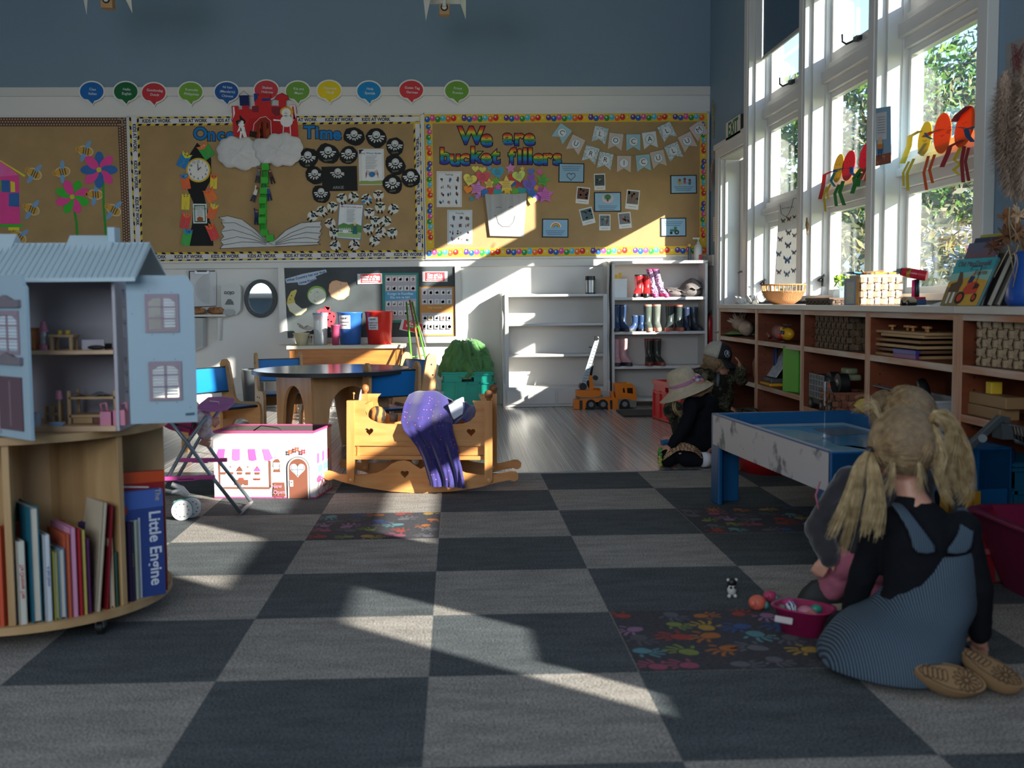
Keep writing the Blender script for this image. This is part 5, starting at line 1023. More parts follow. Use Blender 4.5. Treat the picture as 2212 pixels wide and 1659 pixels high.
def drape(u,v):
 k = v*(len(rows)-1); i = min(int(k),len(rows)-2); f = k-i; f = f*f*(3-2*f); r = [rows[i][j]*(1-f)+rows[i+1][j]*f for j in range(5)]
 x = r[0]*(1-u)+r[2]*u; y = r[1]*(1-u)+r[3]*u; hang = max(0,min(1,(v-.3)*3)); mound = math.exp(-((v-.2)/.12)**2)
 y -= 75*mound*math.sin(PI*u)**1.2+12*math.sin(u*9+v*3)*(1-hang); px,py = zkp(x+6*math.sin(v*14+u*4),y)
 return g0(px,py,r[4]-hang*(.013*(1+math.sin(u*17+1.5*math.sin(v*5)))+.006*math.sin(u*37+v*4))-(1-hang)*.012*math.sin(u*13+v*11))
tag(obj('purple_blanket',MB().grid(drape,70,60,PUR),solid=.004,sub=1),'purple blanket speckled with stars, draped over the front of the wooden cradle','blanket')
tag(obj('blanket_bundle',MB().grid(lambda u,v: g0(*zkp(1390+270*u,330-85*math.sin(PI*u)*(1-v*.4)+120*v+14*math.sin(u*12+v*6)),.12+.10*(1-v)-.10*v+.01*math.sin(u*16)),24,12,PUR),solid=.004),'bundled end of purple starry cloth in the right side of the cradle','cloth')
tag(obj('small_pillow',MB().loft([[g0(*zkp(1350+s+x*.98,185+y+off),w_) for x,y in ((0,40),(60,10),(150,-30),(160,60),(155,130),(60,190),(35,150))] for s,off,w_ in ((14,4,.10),(0,0,.085),(0,0,.05),(12,8,.035))],paper('#c9cfe0'))),'pale small pillow poking up in the cradle beside the purple cloth','pillow')
tag(obj('striped_ball',MB().ball(g0(*zkp(575,350),.10),.042,mat('tiger_stripe','#2a211c',.8,col2='#b8763a',kind='wave',scale=9),22,14)),'black and orange striped soft ball lying in the left of the cradle','ball')
p = g0(*zkp(745,400),.12); tag(obj('toy_cup',MB().lathe([(.001,0),(.018,0),(.022,.035),(.020,.035),(.016,.003),(.001,.003)],p-V((0,0,.012)),paint('#8a7a72'),18)),'small grey toy cup inside the cradle next to the striped ball','cup')
# toy storage box, printed as a cake shop
FL,FR_,BR = atZ(464,1076,0),atZ(682,1077,0),atZ(714,1057,0); FL.z = FR_.z = BR.z = 0.002; U = (FR_-FL).normalized(); W1 = (FR_-FL).length; Nn = V((-U.y,U.x,0)); D = .27; Hh = .305; SK = BR-FR_; SK = SK.normalized()*D
t = thing('toy_storage_box','white fabric toy box printed as a pink cake shop, lettered New Open','storage box',FL+U*W1/2+SK/2)
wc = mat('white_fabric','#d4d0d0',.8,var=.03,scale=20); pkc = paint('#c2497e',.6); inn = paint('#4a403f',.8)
def sheet(A,Bv,z0=0,z1=Hh,th=.006): n = (Bv-A).normalized().cross(V((0,0,1))); return [A+V((0,0,z0)),Bv+V((0,0,z0)),Bv+V((0,0,z1)),A+V((0,0,z1))]
cor = [V((p.x,p.y,0)) for p in (FL,FL+U*W1,FL+U*W1+SK,FL+SK)]; cen = sum(cor,V())/4
mb = MB(); mi = MB(); me_ = MB()
for k in range(4):
 A,Bq = cor[k],cor[(k+1) % 4]; Ai,Bi = A.lerp(cen,.035),Bq.lerp(cen,.035)
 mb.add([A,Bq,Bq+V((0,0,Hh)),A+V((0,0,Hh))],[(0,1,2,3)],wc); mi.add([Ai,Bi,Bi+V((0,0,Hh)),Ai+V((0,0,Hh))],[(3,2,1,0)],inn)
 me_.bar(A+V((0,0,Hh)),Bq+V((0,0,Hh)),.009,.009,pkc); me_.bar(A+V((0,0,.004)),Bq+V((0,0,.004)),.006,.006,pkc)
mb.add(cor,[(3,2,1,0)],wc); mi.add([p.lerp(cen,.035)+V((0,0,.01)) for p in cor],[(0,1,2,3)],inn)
obj('panels',mb,t); obj('lining',mi,t); obj('piping',me_,t)
Bf = lambda x,y,w: FL+U*((x-322)/1092*W1)+V((0,0,Hh*(1-(y-822)/716)))+Nn*(w-.0012)
pp,br = '#e0559c','#7e4a38'
sh = [('p',pp,[(378,1010),(452,1010),(432,1135),(400,1138),(345,1115)]),('=','#dd6aa8',[(530,1010),(612,1010),(608,1130),(566,1140),(526,1128)]),('=',pp,[(696,1010),(774,1010),(790,1128),(748,1140),(706,1130)]),('=','#dd6aa8',[(852,1010),(922,1010),(965,1112),(920,1138),(878,1132)]),
      ('l',br,[(384,1138),(384,1430),(920,1430),(930,1415),(930,1135)],22)]
for x,top in ((425,0),(507,0),(602,1),(695,0),(793,2)):
 sh.append(('=',br,[(x-30,1260),(x+30,1260),(x+24,1284),(x-24,1284)]))
 if top: sh.append(('=',br if top == 1 else pp,[(x-36,1248),(x-20,1215),(x,1198),(x+20,1215),(x+36,1248)])); sh.append(('=','#d8443a',circ(x,1204,8,n=8)))
 else: sh.append(('=','#d8606a',heart(x,1202,10)))
sh += [('=',br,[(542,1342),(692,1342),(692,1398),(660,1400),(640,1385),(604,1415),(570,1390),(545,1402)]),('=','#d8443a',[(585,1340),(595,1320),(640,1320),(650,1340)]),('=',br,[(745,1325),(830,1325),(820,1345),(755,1345)]),('=','#d8443a',circ(770,1338,8,n=8)),('=','#d8443a',circ(800,1338,8,n=8)),
       ('=',br,[(990,1118),(1025,1118),(1045,1152),(960,1152)]),('=',br,[(975,1228),(1035,1228),(1046,1256),(966,1256)]),('l','#3a3c48',[(972,1155),(965,1190),(978,1228)],5),('l','#3a3c48',[(1036,1155),(1042,1190),(1032,1228)],5),('l','#3a3c48',[(966,1192),(1042,1192)],3),('l','#3a3c48',[(965,1095),(1000,1098),(1012,1075),(998,1055),(980,1068),(990,1082)],4),
       ('=',br,[(964,1368),(1084,1368),(1094,1520),(958,1520)]),('=',br,rrect(985,1528,12,16)),('=',br,rrect(1070,1528,12,16))]
def arch(x0,x1,top,bot): r = (x1-x0)/2; c = (x0+x1)/2; return [(x0,bot)]+[(c-r*math.cos(PI*i/14),top+r-r*math.sin(PI*i/14)) for i in range(15)]+[(x1,bot)]
sh += [('p','#3a3034',arch(1116,1356,1090,1538)),('p','#d8d4d4',arch(1123,1349,1098,1538)),('p',br,arch(1136,1336,1112,1538)),('p','#e0dede',heart(1231,1228,82)),('p','#3a3c48',heart(1231,1226,74)),('p','#b9cfe4',heart(1231,1225,68)),('l','#3a3c48',[(1231,1165),(1231,1292)],4),('l','#3a3c48',[(1165,1228),(1298,1228)],4),('p','#e0dede',rrect(1163,1376,36,68)),('p',br,circ(1163,1365,9,n=10)),
       ('t','#d890b0','New',1005,1408,62,-.05,.0),('t','#d890b0','Open',1030,1472,62,-.05,.0)]
for x,y,c in ((1160,1038,'#d8543a'),(1230,1010,'#d8543a'),(1298,1035,'#d83a4a')):
 for k in range(4): sh.append(('=',c,circ(x+17*math.cos(.78+k*PI/2),y+17*math.sin(.78+k*PI/2),13,n=9)))
mbf = MB();
wv = 0
for s in sh:
 if s[0] != '=': wv -= .0006
 c = as_mat(s[1])
 if s[0] in ('p','='): mbf.prism(s[2],Bf,wv,wv,c)
 elif s[0] == 'l': n2 = len(s[2]); mbf.add([Bf(p[0],p[1],wv) for p in line(s[2],s[3])],[(j,j+1,2*n2-2-j,2*n2-1-j) for j in range(n2-1)],c)
 else: mbf.text(s[2],Bf,s[3],s[4],s[5],c,wv,s[6],.0,.9,True)
obj('shop_print',mbf,t)
SR = cor[1]; sv = (cor[2]-cor[1]).normalized(); ns = sv.cross(V((0,0,1)))
Bs = lambda u,v,w: SR+sv*(u*D)+V((0,0,v*Hh))+ns*(.0012-w)
mb = MB(); [mb.prism([(.12+k*.15,.66),(.24+k*.15,.66),(.24+k*.15,.52),(.12+k*.15,.50)],Bs,0,0,paper(pp if k % 2 == 0 else '#d89abf')) for k in range(5)]
[mb.prism(rrect(.30+.30*i,.42-.14*j,.24,.11),Bs,0,0,paper('#6fa8c4')) for i in range(2) for j in range(2)]
for cx in (.28,.66): mb.add([Bs(p[0],p[1],-.001) for p in line(circ(cx,.13,.16,.11,20)+[circ(cx,.13,.16,.11,20)[0]],.012)],[(j,j+1,40-j,41-j) for j in range(20)],paper('#8a2a4a'))
mb.add([Bs(p[0],p[1],-.001) for p in line([(.28,.13),(.40,.24),(.62,.22),(.66,.13),(.45,.12),(.40,.26),(.34,.28)],.02)],[(j,j+1,12-j,13-j) for j in range(6)],paper('#c02a5a')); mb.prism(circ(.2,.27,.13,.05,12),Bs,-.001,-.001,paper('#d04a7a'))
obj('side_print',mb,t)
c = cor[3].lerp(cor[2],.35); obj('handle',MB().tube([c+V((-.06,-.05,Hh-.02)),c+V((-.02,-.07,Hh+.006)),c+V((.06,-.08,Hh-.004)),c+V((.10,-.08,Hh-.03))],.003,paint('#1a1a1a'),6),t)
# doll pushchair
gp = wallB(1.98); zpc = lambda x,y: (360+x/5.35,850+y/5.352); P_ = lambda x,y,w=0: gp(*zpc(x,y),w)
t = thing('dolls_pushchair','folding dolls pushchair with grey tubes, pink seat and white teal-rimmed wheels','pushchair',atZ(430,1120,0))
TB = mat('grey_tube','#7d8890',.35,.6); PK = mat('magenta_fabric','#a82862',.8,var=.15,scale=12); PP = paint('#c24a96',.35)
for w in (0,.24):
 obj('leg_tube',MB().tube([P_(-40,220,w),P_(230,560,w),P_(450,870,w),P_(855,1378,w)],.008,TB),t); obj('leg_tube',MB().tube([P_(455,265,w+.012),P_(240,560,w+.012),P_(60,880,w+.012),P_(-60,1090,w+.012)],.008,TB),t)
P0,P1 = P_(855,1378,0),P_(855,1378,.24); obj('foot_bar',MB().tube([P0,P1],.008,paint('#b8b4b4')),t)
obj('seat',MB().grid(lambda u,v: P_(-40+340*u-30*v,215+250*v*(.6+.5*u)+20*math.sin(u*5),.02+.2*(1-v)),12,8,PK).grid(lambda u,v: P_(300-60*v,225+270*v,.02+.2*u),6,8,PK),t,solid=.004)
obj('seat_binding',MB().tube([P_(60,355,.01),P_(200,385,.01),P_(290,410,.01),P_(310,330,.01),P_(300,240,.01)],.004,IRON,6),t)
obj('tray',MB().loft([[P_(x,y+dy,w) for x,y,w in ((330,185,.02),(520,215,0),(680,205,.02),(705,165,.12),(660,125,.22),(480,108,.24),(340,110,.22),(325,150,.1))] for dy in (0,-14)],mat('violet_plastic','#a85aa0',.3)),t,bev=.004)
obj('tray_cup',MB().tube([P_(430,112,.1),P_(540,125,.1),P_(545,160,.1),P_(450,175,.1)],.003,paint('#d8b0d0',.3),6),t)
for y0,y1,w in ((868,865,.24),(985,965,0)): obj('cross_bar',MB().bar(P_(-40,y0,w),P_(560,y1,w),.02,.017,PP).bar(P_(130,y0+12,w),P_(330,y1+22,w),.02,.012,PP),t,bev=.003)
WT = paint('#e6e4e4',.4); TL = paint('#3f9c9c',.4)
for x,y,w in ((278,1255,.0),(215,1450,-.05)):
 px,py = zpc(x,y); c = P_(x,y,w); n = V((.25,-1,0)).normalized(); c.z = .041
 wh_ = obj('wheel',MB().cyl(c+n*.012,c-n*.012,.041,WT,30),t,bev=.003)
 obj('tyre',MB().cyl(c-n*.010,c-n*.022,.043,TL,30),wh_,bev=.002); mb = MB()
 for k in range(10): an = 2*PI*k/10; s = V((1,.25,0)).normalized(); mb.ball(c+n*.0125+s*.027*math.cos(an)+V((0,0,.027*math.sin(an))),(.004,.002,.002),IRON,6,4)
 obj('slot_ring',mb,wh_)
obj('axle_fork',MB().tube([P_(60,1050,0),P_(180,1095,0),P_(250,1180,0)],.010,WT).tube([P_(60,1140,0),P_(190,1110,0)],.008,WT).ball(P_(130,1260,-.03),.014,WT).tube([P_(130,1260,-.03),P_(180,1340,-.04)],.009,WT),t)
SK1 = mat('doll_skin','#c98d78',.5,var=.04,scale=8); DC = mat('doll_romper','#c4b4bc',.85,col2='#d8d0d4',kind='voro',scale=60)
t = thing('baby_doll','baby doll in a pale flowered romper sitting in the pushchair, legs dangling','doll',P_(330,430,.1))
obj('body',MB().tube([P_(300,200,.12),P_(330,290,.1),P_(400,330,.08)],[.03,.045,.03],DC,12),t)
for dx,dy,w in ((0,0,.05),(-60,170,.13)):
 o = obj('leg',MB().tube([P_(330+dx,280+dy*.6,w),P_(430+dx,330+dy,w),P_(490+dx,385+dy,w)],[.028,.03,.02],DC,12),t)
 obj('foot',MB().tube([P_(500+dx,380+dy,w),P_(545+dx,330+dy,w),P_(540+dx,290+dy,w)] if dy == 0 else [P_(400,560,w),P_(330,620,w),P_(420,640,w)],[.018,.02,.012],SK1,10),o)
# ---------------------------------------------------------------- low cubby shelving under the windows
RW = wood('red_brown_wood','#5e2c17','#74391f','x',.7); RWY = wood('red_brown_wood','#5e2c17','#74391f','y',.7); ED = mat('worn_edge','#a9663c',.5,col2='#bcb0a2',scale=9,stretch=(3,.3,3)); TOPM = mat('scuffed_counter','#a8a39a',.35,col2='#c3c0b8',scale=7,stretch=(1,.2,1))
CF = 1.87; CBK = 2.225; CT = .853; EDZ = mat('worn_edge_upright','#a9663c',.5,col2='#b8a896',scale=10,stretch=(3,3,.25))
def cubby(label,ys,shelves,y_end=None):
 t = thing('cubby_shelf',label,'shelving',(2.05,(ys[0]+ys[-1])/2,0))
 obj('worktop',MB().bx(CF-.012,CBK,ys[-1],ys[0],CT-.026,CT,TOPM),t,bev=.002)
 obj('back_panel',MB().bx(CBK-.01,CBK-.001,ys[-1]+.005,ys[0]-.005,.02,CT-.027,mat('dark_back','#5a2c18',.7,var=.1,scale=5)),t)
 for i,y in enumerate(ys):
  y0,y1 = (y-.03,y) if i == 0 else (y,y+.03) if i == len(ys)-1 else (y-.015,y+.03)
  obj('upright',MB().bx(CF+.006,CBK-.011,y0,y1,0,CT-.027,RW).bx(CF,CF+.006,y0,y1,0,CT-.027,EDZ),t)
 for i in range(len(ys)-1):
  y1,y0 = ys[i]-(.03 if i == 0 else .015),ys[i+1]+.03
  for z in shelves[i]: obj('shelf',MB().bx(CF+.012,CBK-.011,y0,y1,z-.022,z,RWY).bx(CF+.004,CF+.012,y0,y1,z-.026,z,ED),t)
  obj('fascia',MB().bx(CF+.002,CF+.010,y0,y1,CT-.050,CT-.027,ED),t)
 mb = MB()
 for i in range(len(ys)-1):
  for k in range(14): mb.cyl((CF+.05,ys[i]-(.031 if i == 0 else .0155),.15+k*.045),(CF+.05,ys[i]-(.032 if i == 0 else .017),.15+k*.045),.004,BLACK,6)
 obj('peg_holes',mb,t); return t
cubby('long low red-brown cubby shelving with a scuffed grey top, under the windows',[4.81,3.885,3.03,2.14,1.305],[(.64,.378,.08),(.64,.378,.08),(.64,.33,.08),(.64,.33,.08)])
cubby('second run of red-brown cubby shelving, nearest the camera on the right',[1.30,.40,-.5,-1.4],[(.645,.468,.08)]*3)
X1 = 1.93
def on_shelf(px,z,X=X1): p = atX(px,700,X); return V((X,p.y,z))
# contents
c = on_shelf(1598,.64,2.0); SHL = mat('shell','#a98a74',.6,col2='#c8b8a4',scale=12,bump=.5)
R = random.Random(9); t = thing('sea_shell','big knobbly sea shell on a green leaf in the first top cubby','shell',c,group='shells in the cubby'); mb = MB().ball(c+V((0,.02,.085)),(.05,.07,.055),SHL,14,9)
for k in range(22): d = V((R.gauss(0,1),R.gauss(0,1),R.uniform(0,1))).normalized(); mb.cyl(c+V((0,.02,.085))+d*.045,c+V((0,.02,.085))+d*.085,.013,SHL,6,.001)
obj('shell',mb,t)
for dy,w_,s in ((.13,'left',.9),(-.12,'right',1.1)):
 tag(obj('sea_shell',MB().lathe([(.001,0),(.02,.01),(.045,.05),(.05,.07),(.03,.10),(.012,.13),(.001,.14)],c+V((-.01,dy,.04)),SHL,14,T=Euler((1.3 if dy < 0 else -1.3,.3,0)).to_matrix(),sx=s,sy=s)),f'smooth brown sea shell, {w_} of the knobbly one','shell','shells in the cubby')
GLF = paint('#6a8a4a',.8); tag(obj('leaf_mat',MB().grid(lambda u,v: c+V((-.12+.26*v,-.18+.4*u,.004+.02*math.sin(u*9)*math.sin(v*7)+.012)),14,8,GLF),solid=.003),'green leafy mat under the shells','leaf')
c = on_shelf(1612,.378); tag(obj('wicker_cone',MB().lathe([(.001,0),(.07,0),(.075,.1),(.05,.16),(.03,.22),(.001,.235)],c+V((.12,0,0)),mat('brown_wicker','#7a4a2c',.8,var=.25,scale=40,bump=.5),18)),'brown wicker shape in the middle of the first cubby','basket')
SKB = mat('brown_doll_skin','#7a4636',.45)
c = on_shelf(1662,.64,1.98); t = thing('brown_doll','brown baby doll lying on its side in the second top cubby','doll',c)
obj('head',MB().ball(c+V((0,.02,.055)),(.055,.055,.052),SKB,20,14).ball(c+V((-.045,-.01,.055)),(.006,.01,.012),SKB,8,6),t); obj('torso',MB().tube([c+V((.02,-.03,.045)),c+V((.02,-.12,.05)),c+V((.02,-.20,.045))],[.03,.045,.035],mat('pink_knit','#9a6a60',.9,var=.2,scale=40),12),t); obj('arm',MB().tube([c+V((-.01,-.07,.07)),c+V((-.05,-.11,.05)),c+V((-.045,-.16,.02))],[.016,.014,.012],SKB,8),t)
c = on_shelf(1700,.64,1.92); t = thing('toy_helicopter','yellow toy rescue helicopter with a red nose in the second top cubby','toy helicopter',c); YL = paint('#d8a020',.3)
obj('fuselage',MB().ball(c+V((0,-.02,.05)),(.035,.06,.036),YL,18,12).tube([c+V((0,.02,.055)),c+V((0,.10,.06))],[.018,.007],YL,10),t)
obj('tail_fin',MB().bx(c.x-.004,c.x+.004,c.y+.09,c.y+.11,c.z+.045,c.z+.085,YL),t); obj('nose',MB().ball(c+V((-.01,.035,.04)),(.03,.025,.022),paint('#b8202a',.3),12,8),t)
obj('window',MB().bx(c.x-.037,c.x-.028,c.y-.05,c.y-.025,c.z+.048,c.z+.07,BLACK).bx(c.x-.038,c.x-.028,c.y-.018,c.y+.005,c.z+.048,c.z+.07,BLACK),t,bev=.003)
obj('rotor',MB().cyl(c+V((0,-.02,.08)),c+V((0,-.02,.10)),.004,BLACK,8).bx(c.x-.006,c.x+.006,c.y-.10,c.y+.06,c.z+.10,c.z+.103,BLACK),t); obj('skid',MB().tube([c+V((-.025,.03,.006)),c+V((-.025,-.07,.006))],.004,BLACK,6).tube([c+V((-.02,-.02,.02)),c+V((-.025,-.02,.006))],.003,BLACK,6),t)
c = on_shelf(1672,.378,1.95); t = thing('drawing_pad','leaning drawing board with a scribbled grey sheet and a yellow base','drawing board',c)
obj('sheet',MB().add([c+V((-.02,.15,.05)),c+V((-.02,-.10,.05)),c+V((.09,-.12,.215)),c+V((.09,.10,.225)),c+V((-.012,.15,.05)),c+V((-.012,-.10,.05)),c+V((.098,-.12,.215)),c+V((.098,.10,.225))],[(0,1,2,3),(7,6,5,4),(0,4,5,1),(1,5,6,2),(2,6,7,3),(3,7,4,0)],mat('scribbled_sheet','#9aa0aa',.7,col2='#c9ccd2',scale=40,kind='noise')),t)
obj('base',MB().bx(c.x-.05,c.x+.10,c.y-.12,c.y+.17,c.z+.018,c.z+.045,paint('#4a4c4e',.4)).bx(c.x-.06,c.x+.10,c.y-.13,c.y+.18,c.z,c.z+.018,paint('#c8941c',.4)),t,bev=.006)
tag(obj('book',MB().bx(c.x+.02,c.x+.03,c.y+.04,c.y+.20,c.z,c.z+.235,paint('#2a4a7a')).bx(c.x+.012,c.x+.02,c.y+.10,c.y+.13,c.z+.17,c.z+.2,paint('#d8c02a'))),'blue book with a yellow square standing behind the drawing board','book')
c = on_shelf(1712,.378,1.90); tag(obj('plastic_folder',MB().box(c+V((0,0,.125)),(.02,.14,.25),paint('#3f9a2a',.25),rz=.35),bev=.004),'bright green plastic folder standing at the right of the second cubby','folder')
def woven(label,c,sx,sy,h,c1,c2,name='woven_basket',rz=0,lidless=True,th=.012):
 t = thing(name,label,'basket',c,rz); ma,mb_ = mat('weave_'+c1.strip('#'),c1,.8,var=.15,scale=60),mat('weave_'+c2.strip('#'),c2,.85,var=.15,scale=60); mb = MB()
 mb.bx(-sx/2,sx/2,-sy/2,sy/2,0,.006,mb_)
 nz = max(3,int(h/.028))
 for ax in (0,1):
  L = sy if ax == 0 else sx; nu = max(3,int(L/.03))
  for s in (-1,1):
   def B(u,v,w,s=s,ax=ax): return V((s*(sx/2-w),u,v)) if ax == 0 else V((u,s*(sy/2-w),v))
   mb.prism([(-L/2,0),(L/2,0),(L/2,h),(-L/2,h)],B,.004,th,mb_)
   for i in range(nu):
    for j in range(nz):
     u0 = -L/2+L*i/nu; v0 = h*j/nz; du,dv = L/nu,h/nz; k = (i+j) % 2
     a,b,c_,d = (u0-.002,u0+du+.002,v0+dv*.12,v0+dv*.88) if k else (u0+du*.12,u0+du*.88,v0-.002,v0+dv+.002)
     vs = [B(a,c_,.002),B(b,c_,.002),B(b,d,.002),B(a,d,.002)]; m_ = [(p+q)/2 for p,q in zip(vs,vs[2:]+vs[:2])]; cc = B((a+b)/2,(c_+d)/2,-.004)
     if k: q1,q2 = B((a+b)/2,c_,-.004),B((a+b)/2,d,-.004); mb.add([vs[0],q1,q2,vs[3],vs[1],vs[2]],[(0,1,2,3),(1,4,5,2)],ma)
     else: q1,q2 = B(a,(c_+d)/2,-.004),B(b,(c_+d)/2,-.004); mb.add([vs[0],vs[1],q2,q1,vs[3],vs[2]],[(0,1,2,3),(3,2,5,4)],ma)
 obj('weave',mb,t,world=False)
 mr = MB()
 for s in (-1,1): mr.bx(-sx/2-.003,sx/2+.003,s*(sy/2-.006)-.009,s*(sy/2-.006)+.009,h-.008,h+.006,ma).bx(s*(sx/2-.006)-.009,s*(sx/2-.006)+.009,-sy/2,sy/2,h-.008,h+.006,ma)
 obj('rim',mr,t,world=False,bev=.003); return t
c = V((2.0,2.66,.64)); woven('dark and tan woven basket in the third top cubby',c,.22,.42,.165,'#5f4a34','#241a12',rz=.04)
tag(obj('brown_bundle',MB().ball(c+V((-.03,.02,.16)),(.05,.12,.035),SKB,14,8)),'brown bundle lying on top of the dark woven basket','doll')
c = V((2.03,1.07,.645)); woven('square tan rope basket in the cubby at the right edge',c,.26,.27,.165,'#9a8468','#4a3a28',rz=.1)
# toy truck
c = on_shelf(1795,.33,1.93); t = thing('cage_truck','black toy truck with a cage body and red cab stripes in the third low cubby','toy truck',c)
mb = MB(); DK = paint('#1c1d1f',.35)
for k in range(6): y = c.y+.16-k*.042; mb.bx(c.x-.052,c.x-.046,y-.002,y+.002,c.z+.055,c.z+.175,STEEL)
for z in (.06,.09,.12,.15,.175): mb.bx(c.x-.053,c.x-.047,c.y-.05,c.y+.162,c.z+z-.002,c.z+z+.002,STEEL)
mb.bx(c.x-.045,c.x+.045,c.y-.05,c.y+.16,c.z+.055,c.z+.172,DK); obj('cage_body',mb,t); obj('chassis',MB().bx(c.x-.05,c.x+.05,c.y-.19,c.y+.17,c.z+.03,c.z+.055,DK),t)
obj('cab',MB().prism([(c.y-.07,c.z+.05),(c.y-.07,c.z+.15),(c.y-.13,c.z+.155),(c.y-.16,c.z+.11),(c.y-.19,c.z+.10),(c.y-.195,c.z+.05)],lambda u,v,w: V((c.x+w,u,v)),-.048,.048,DK).prism([(c.y-.09,c.z+.125),(c.y-.13,c.z+.15),(c.y-.15,c.z+.12)],lambda u,v,w: V((c.x+w,u,v)),-.049,-.048,paint('#b8482a')),t,bev=.005)
obj('exhaust',MB().cyl(c+V((-.05,-.075,.03)),c+V((-.05,-.075,.15)),.008,CHROME,10),t)
for y in (.13,-.03,-.15): obj('wheel',MB().cyl(c+V((-.055,y,.028)),c+V((-.03,y,.028)),.028,BLACK,18).cyl(c+V((-.057,y,.028)),c+V((-.054,y,.028)),.014,STEEL,12),t,bev=.003)
c = on_shelf(1833,.33,1.98); woven('small red-brown wicker basket in the third low cubby',c,.2,.2,.10,'#7a4a34','#3a221a')
t = thing('monster_truck','camouflage toy monster truck with big black tyres resting on the small wicker basket','toy truck',c+V((0,0,.106)))
obj('body',MB().box(c+V((0,-.02,.175)),(.07,.15,.03),mat('camo_green','#5a6048',.6,col2='#8a8a6a',scale=20)).box(c+V((0,-.02,.205)),(.06,.08,.03),mat('camo_green')),t,bev=.01)
for y in (.05,-.07): w_ = obj('tyre',MB().cyl(c+V((-.075,y,.15)),c+V((-.03,y,.15)),.046,BLACK,22),t,bev=.008); obj('hub',MB().cyl(c+V((-.078,y,.15)),c+V((-.074,y,.15)),.018,STEEL,12),w_)
tag(obj('yellow_sign',MB().prism([(1843,875),(1857,862),(1884,858),(1880,880),(1868,893)],lambda u,v,w: atX(u,v,1.89)+V((w,0,0)),0,.004,paint('#c8a818'))),'yellow flag-shaped toy sign at the edge of the third low cubby','sign')
c = on_shelf(1985,.64,2.0)
for k,(y,dy,sx,m) in enumerate(((0,.02,.46,'#a07c54'),(.022,.0,.44,'#6a4a34'),(.040,.02,.48,'#b08c62'),(.062,-.01,.46,'#8a6844'),(.084,-.06,.42,'#ae8a60'))):
 tag(obj('wooden_puzzle',MB().bx(c.x-.10,c.x+.12,c.y+dy-sx/2,c.y+dy+sx/2,c.z+y,c.z+y+.012,paint(m)),bev=.002),['wooden inset puzzle at the bottom of the stack','second wooden puzzle from the bottom of the stack','middle wooden puzzle of the stack, sticking out left','fourth wooden puzzle of the stack','top wooden puzzle of the stack, with round knobs'][k],'puzzle','puzzles stacked in the fourth cubby')
t = thing('knob_puzzle','light wooden puzzle board with five mushroom knobs lying on the puzzle stack','puzzle',c+V((0,-.05,.096)))
obj('board',MB().bx(c.x-.10,c.x+.10,c.y-.30,c.y+.21,c.z+.0965,c.z+.108,paint('#a8845a')),t,bev=.002)
for k,dy in enumerate((.15,.04,-.06,-.14,-.20)): obj('knob',MB().cyl(c+V((-.05+.02*(k % 2),dy,.108)),c+V((-.05+.02*(k % 2),dy,.122)),.006,PINE,10).cyl(c+V((-.05+.02*(k % 2),dy,.122)),c+V((-.05+.02*(k % 2),dy,.13)),.017,PINE,16),t,bev=.002)
for k,cc in enumerate(('#6a2a6a','#2a3a8a')): tag(obj('puzzle_box',MB().bx(c.x-.115,c.x-.102,c.y-.24,c.y-.02,c.z+.001+k*.018,c.z+.018+k*.018,paint(cc,.4))),['purple flat box in front of the puzzle stack','blue flat box on top of the purple one'][k],'box')
c = on_shelf(1998,.33,1.98); t = thing('clear_tub','clear plastic tub of black and grey odds and ends in the fourth low cubby','tub',c); CLR = mat('clear_tub','#c8ccce',.25,alpha=.38)
mb = MB().bx(-.11,.11,-.19,.19,0,.004,CLR)
for s in (-1,1): mb.bx(-.11,.11,s*.19-.002,s*.19+.002,0,.15,CLR).bx(s*.11-.002,s*.11+.002,-.19,.19,0,.15,CLR).bx(-.12,.12,s*.195-.008,s*.195+.008,.142,.152,CLR).bx(s*.115-.008,s*.115+.008,-.19,.19,.142,.152,CLR)
obj('tub',mb,t,world=False)
tag(obj('toy_brush',MB().tube([c+V((-.02,-.12,.10)),c+V((-.02,-.05,.19)),c+V((-.02,-.02,.215))],[.012,.022,.020],DK,10)),'black toy brush sticking out of the clear tub','brush')
tag(obj('red_toy_part',MB().box(c+V((0,.05,.158)),(.05,.12,.02),paint('#8a2228')),bev=.004),'flat red toy piece lying across the top of the clear tub','toy')
tag(obj('grey_toy_blade',MB().bar(c+V((-.08,.30,.175)),c+V((-.05,.05,.165)),.03,.004,paint('#6a7074'))),'flat grey toy blade sticking out over the left of the clear tub','toy')
c = on_shelf(2160,.468,1.95); mw = paint('#8a6a46')
for k,(dy,z,s,w_) in enumerate(((.04,0,.30,'lower long wooden block, below the rope basket'),(-.02,.042,.26,'upper long wooden block resting on the lower one'))): tag(obj('wooden_block',MB().bx(c.x-.05,c.x+.02,c.y+dy-s/2,c.y+dy+s/2,c.z+z,c.z+z+.040,mw),bev=.003),w_,'block','wooden blocks')
tag(obj('wooden_block',MB().bx(c.x-.04,c.x,c.y-.03,c.y+.01,c.z+.083,c.z+.125,paint('#c8a42a')),bev=.003),'small yellow wooden block on top of the long blocks','block','wooden blocks')
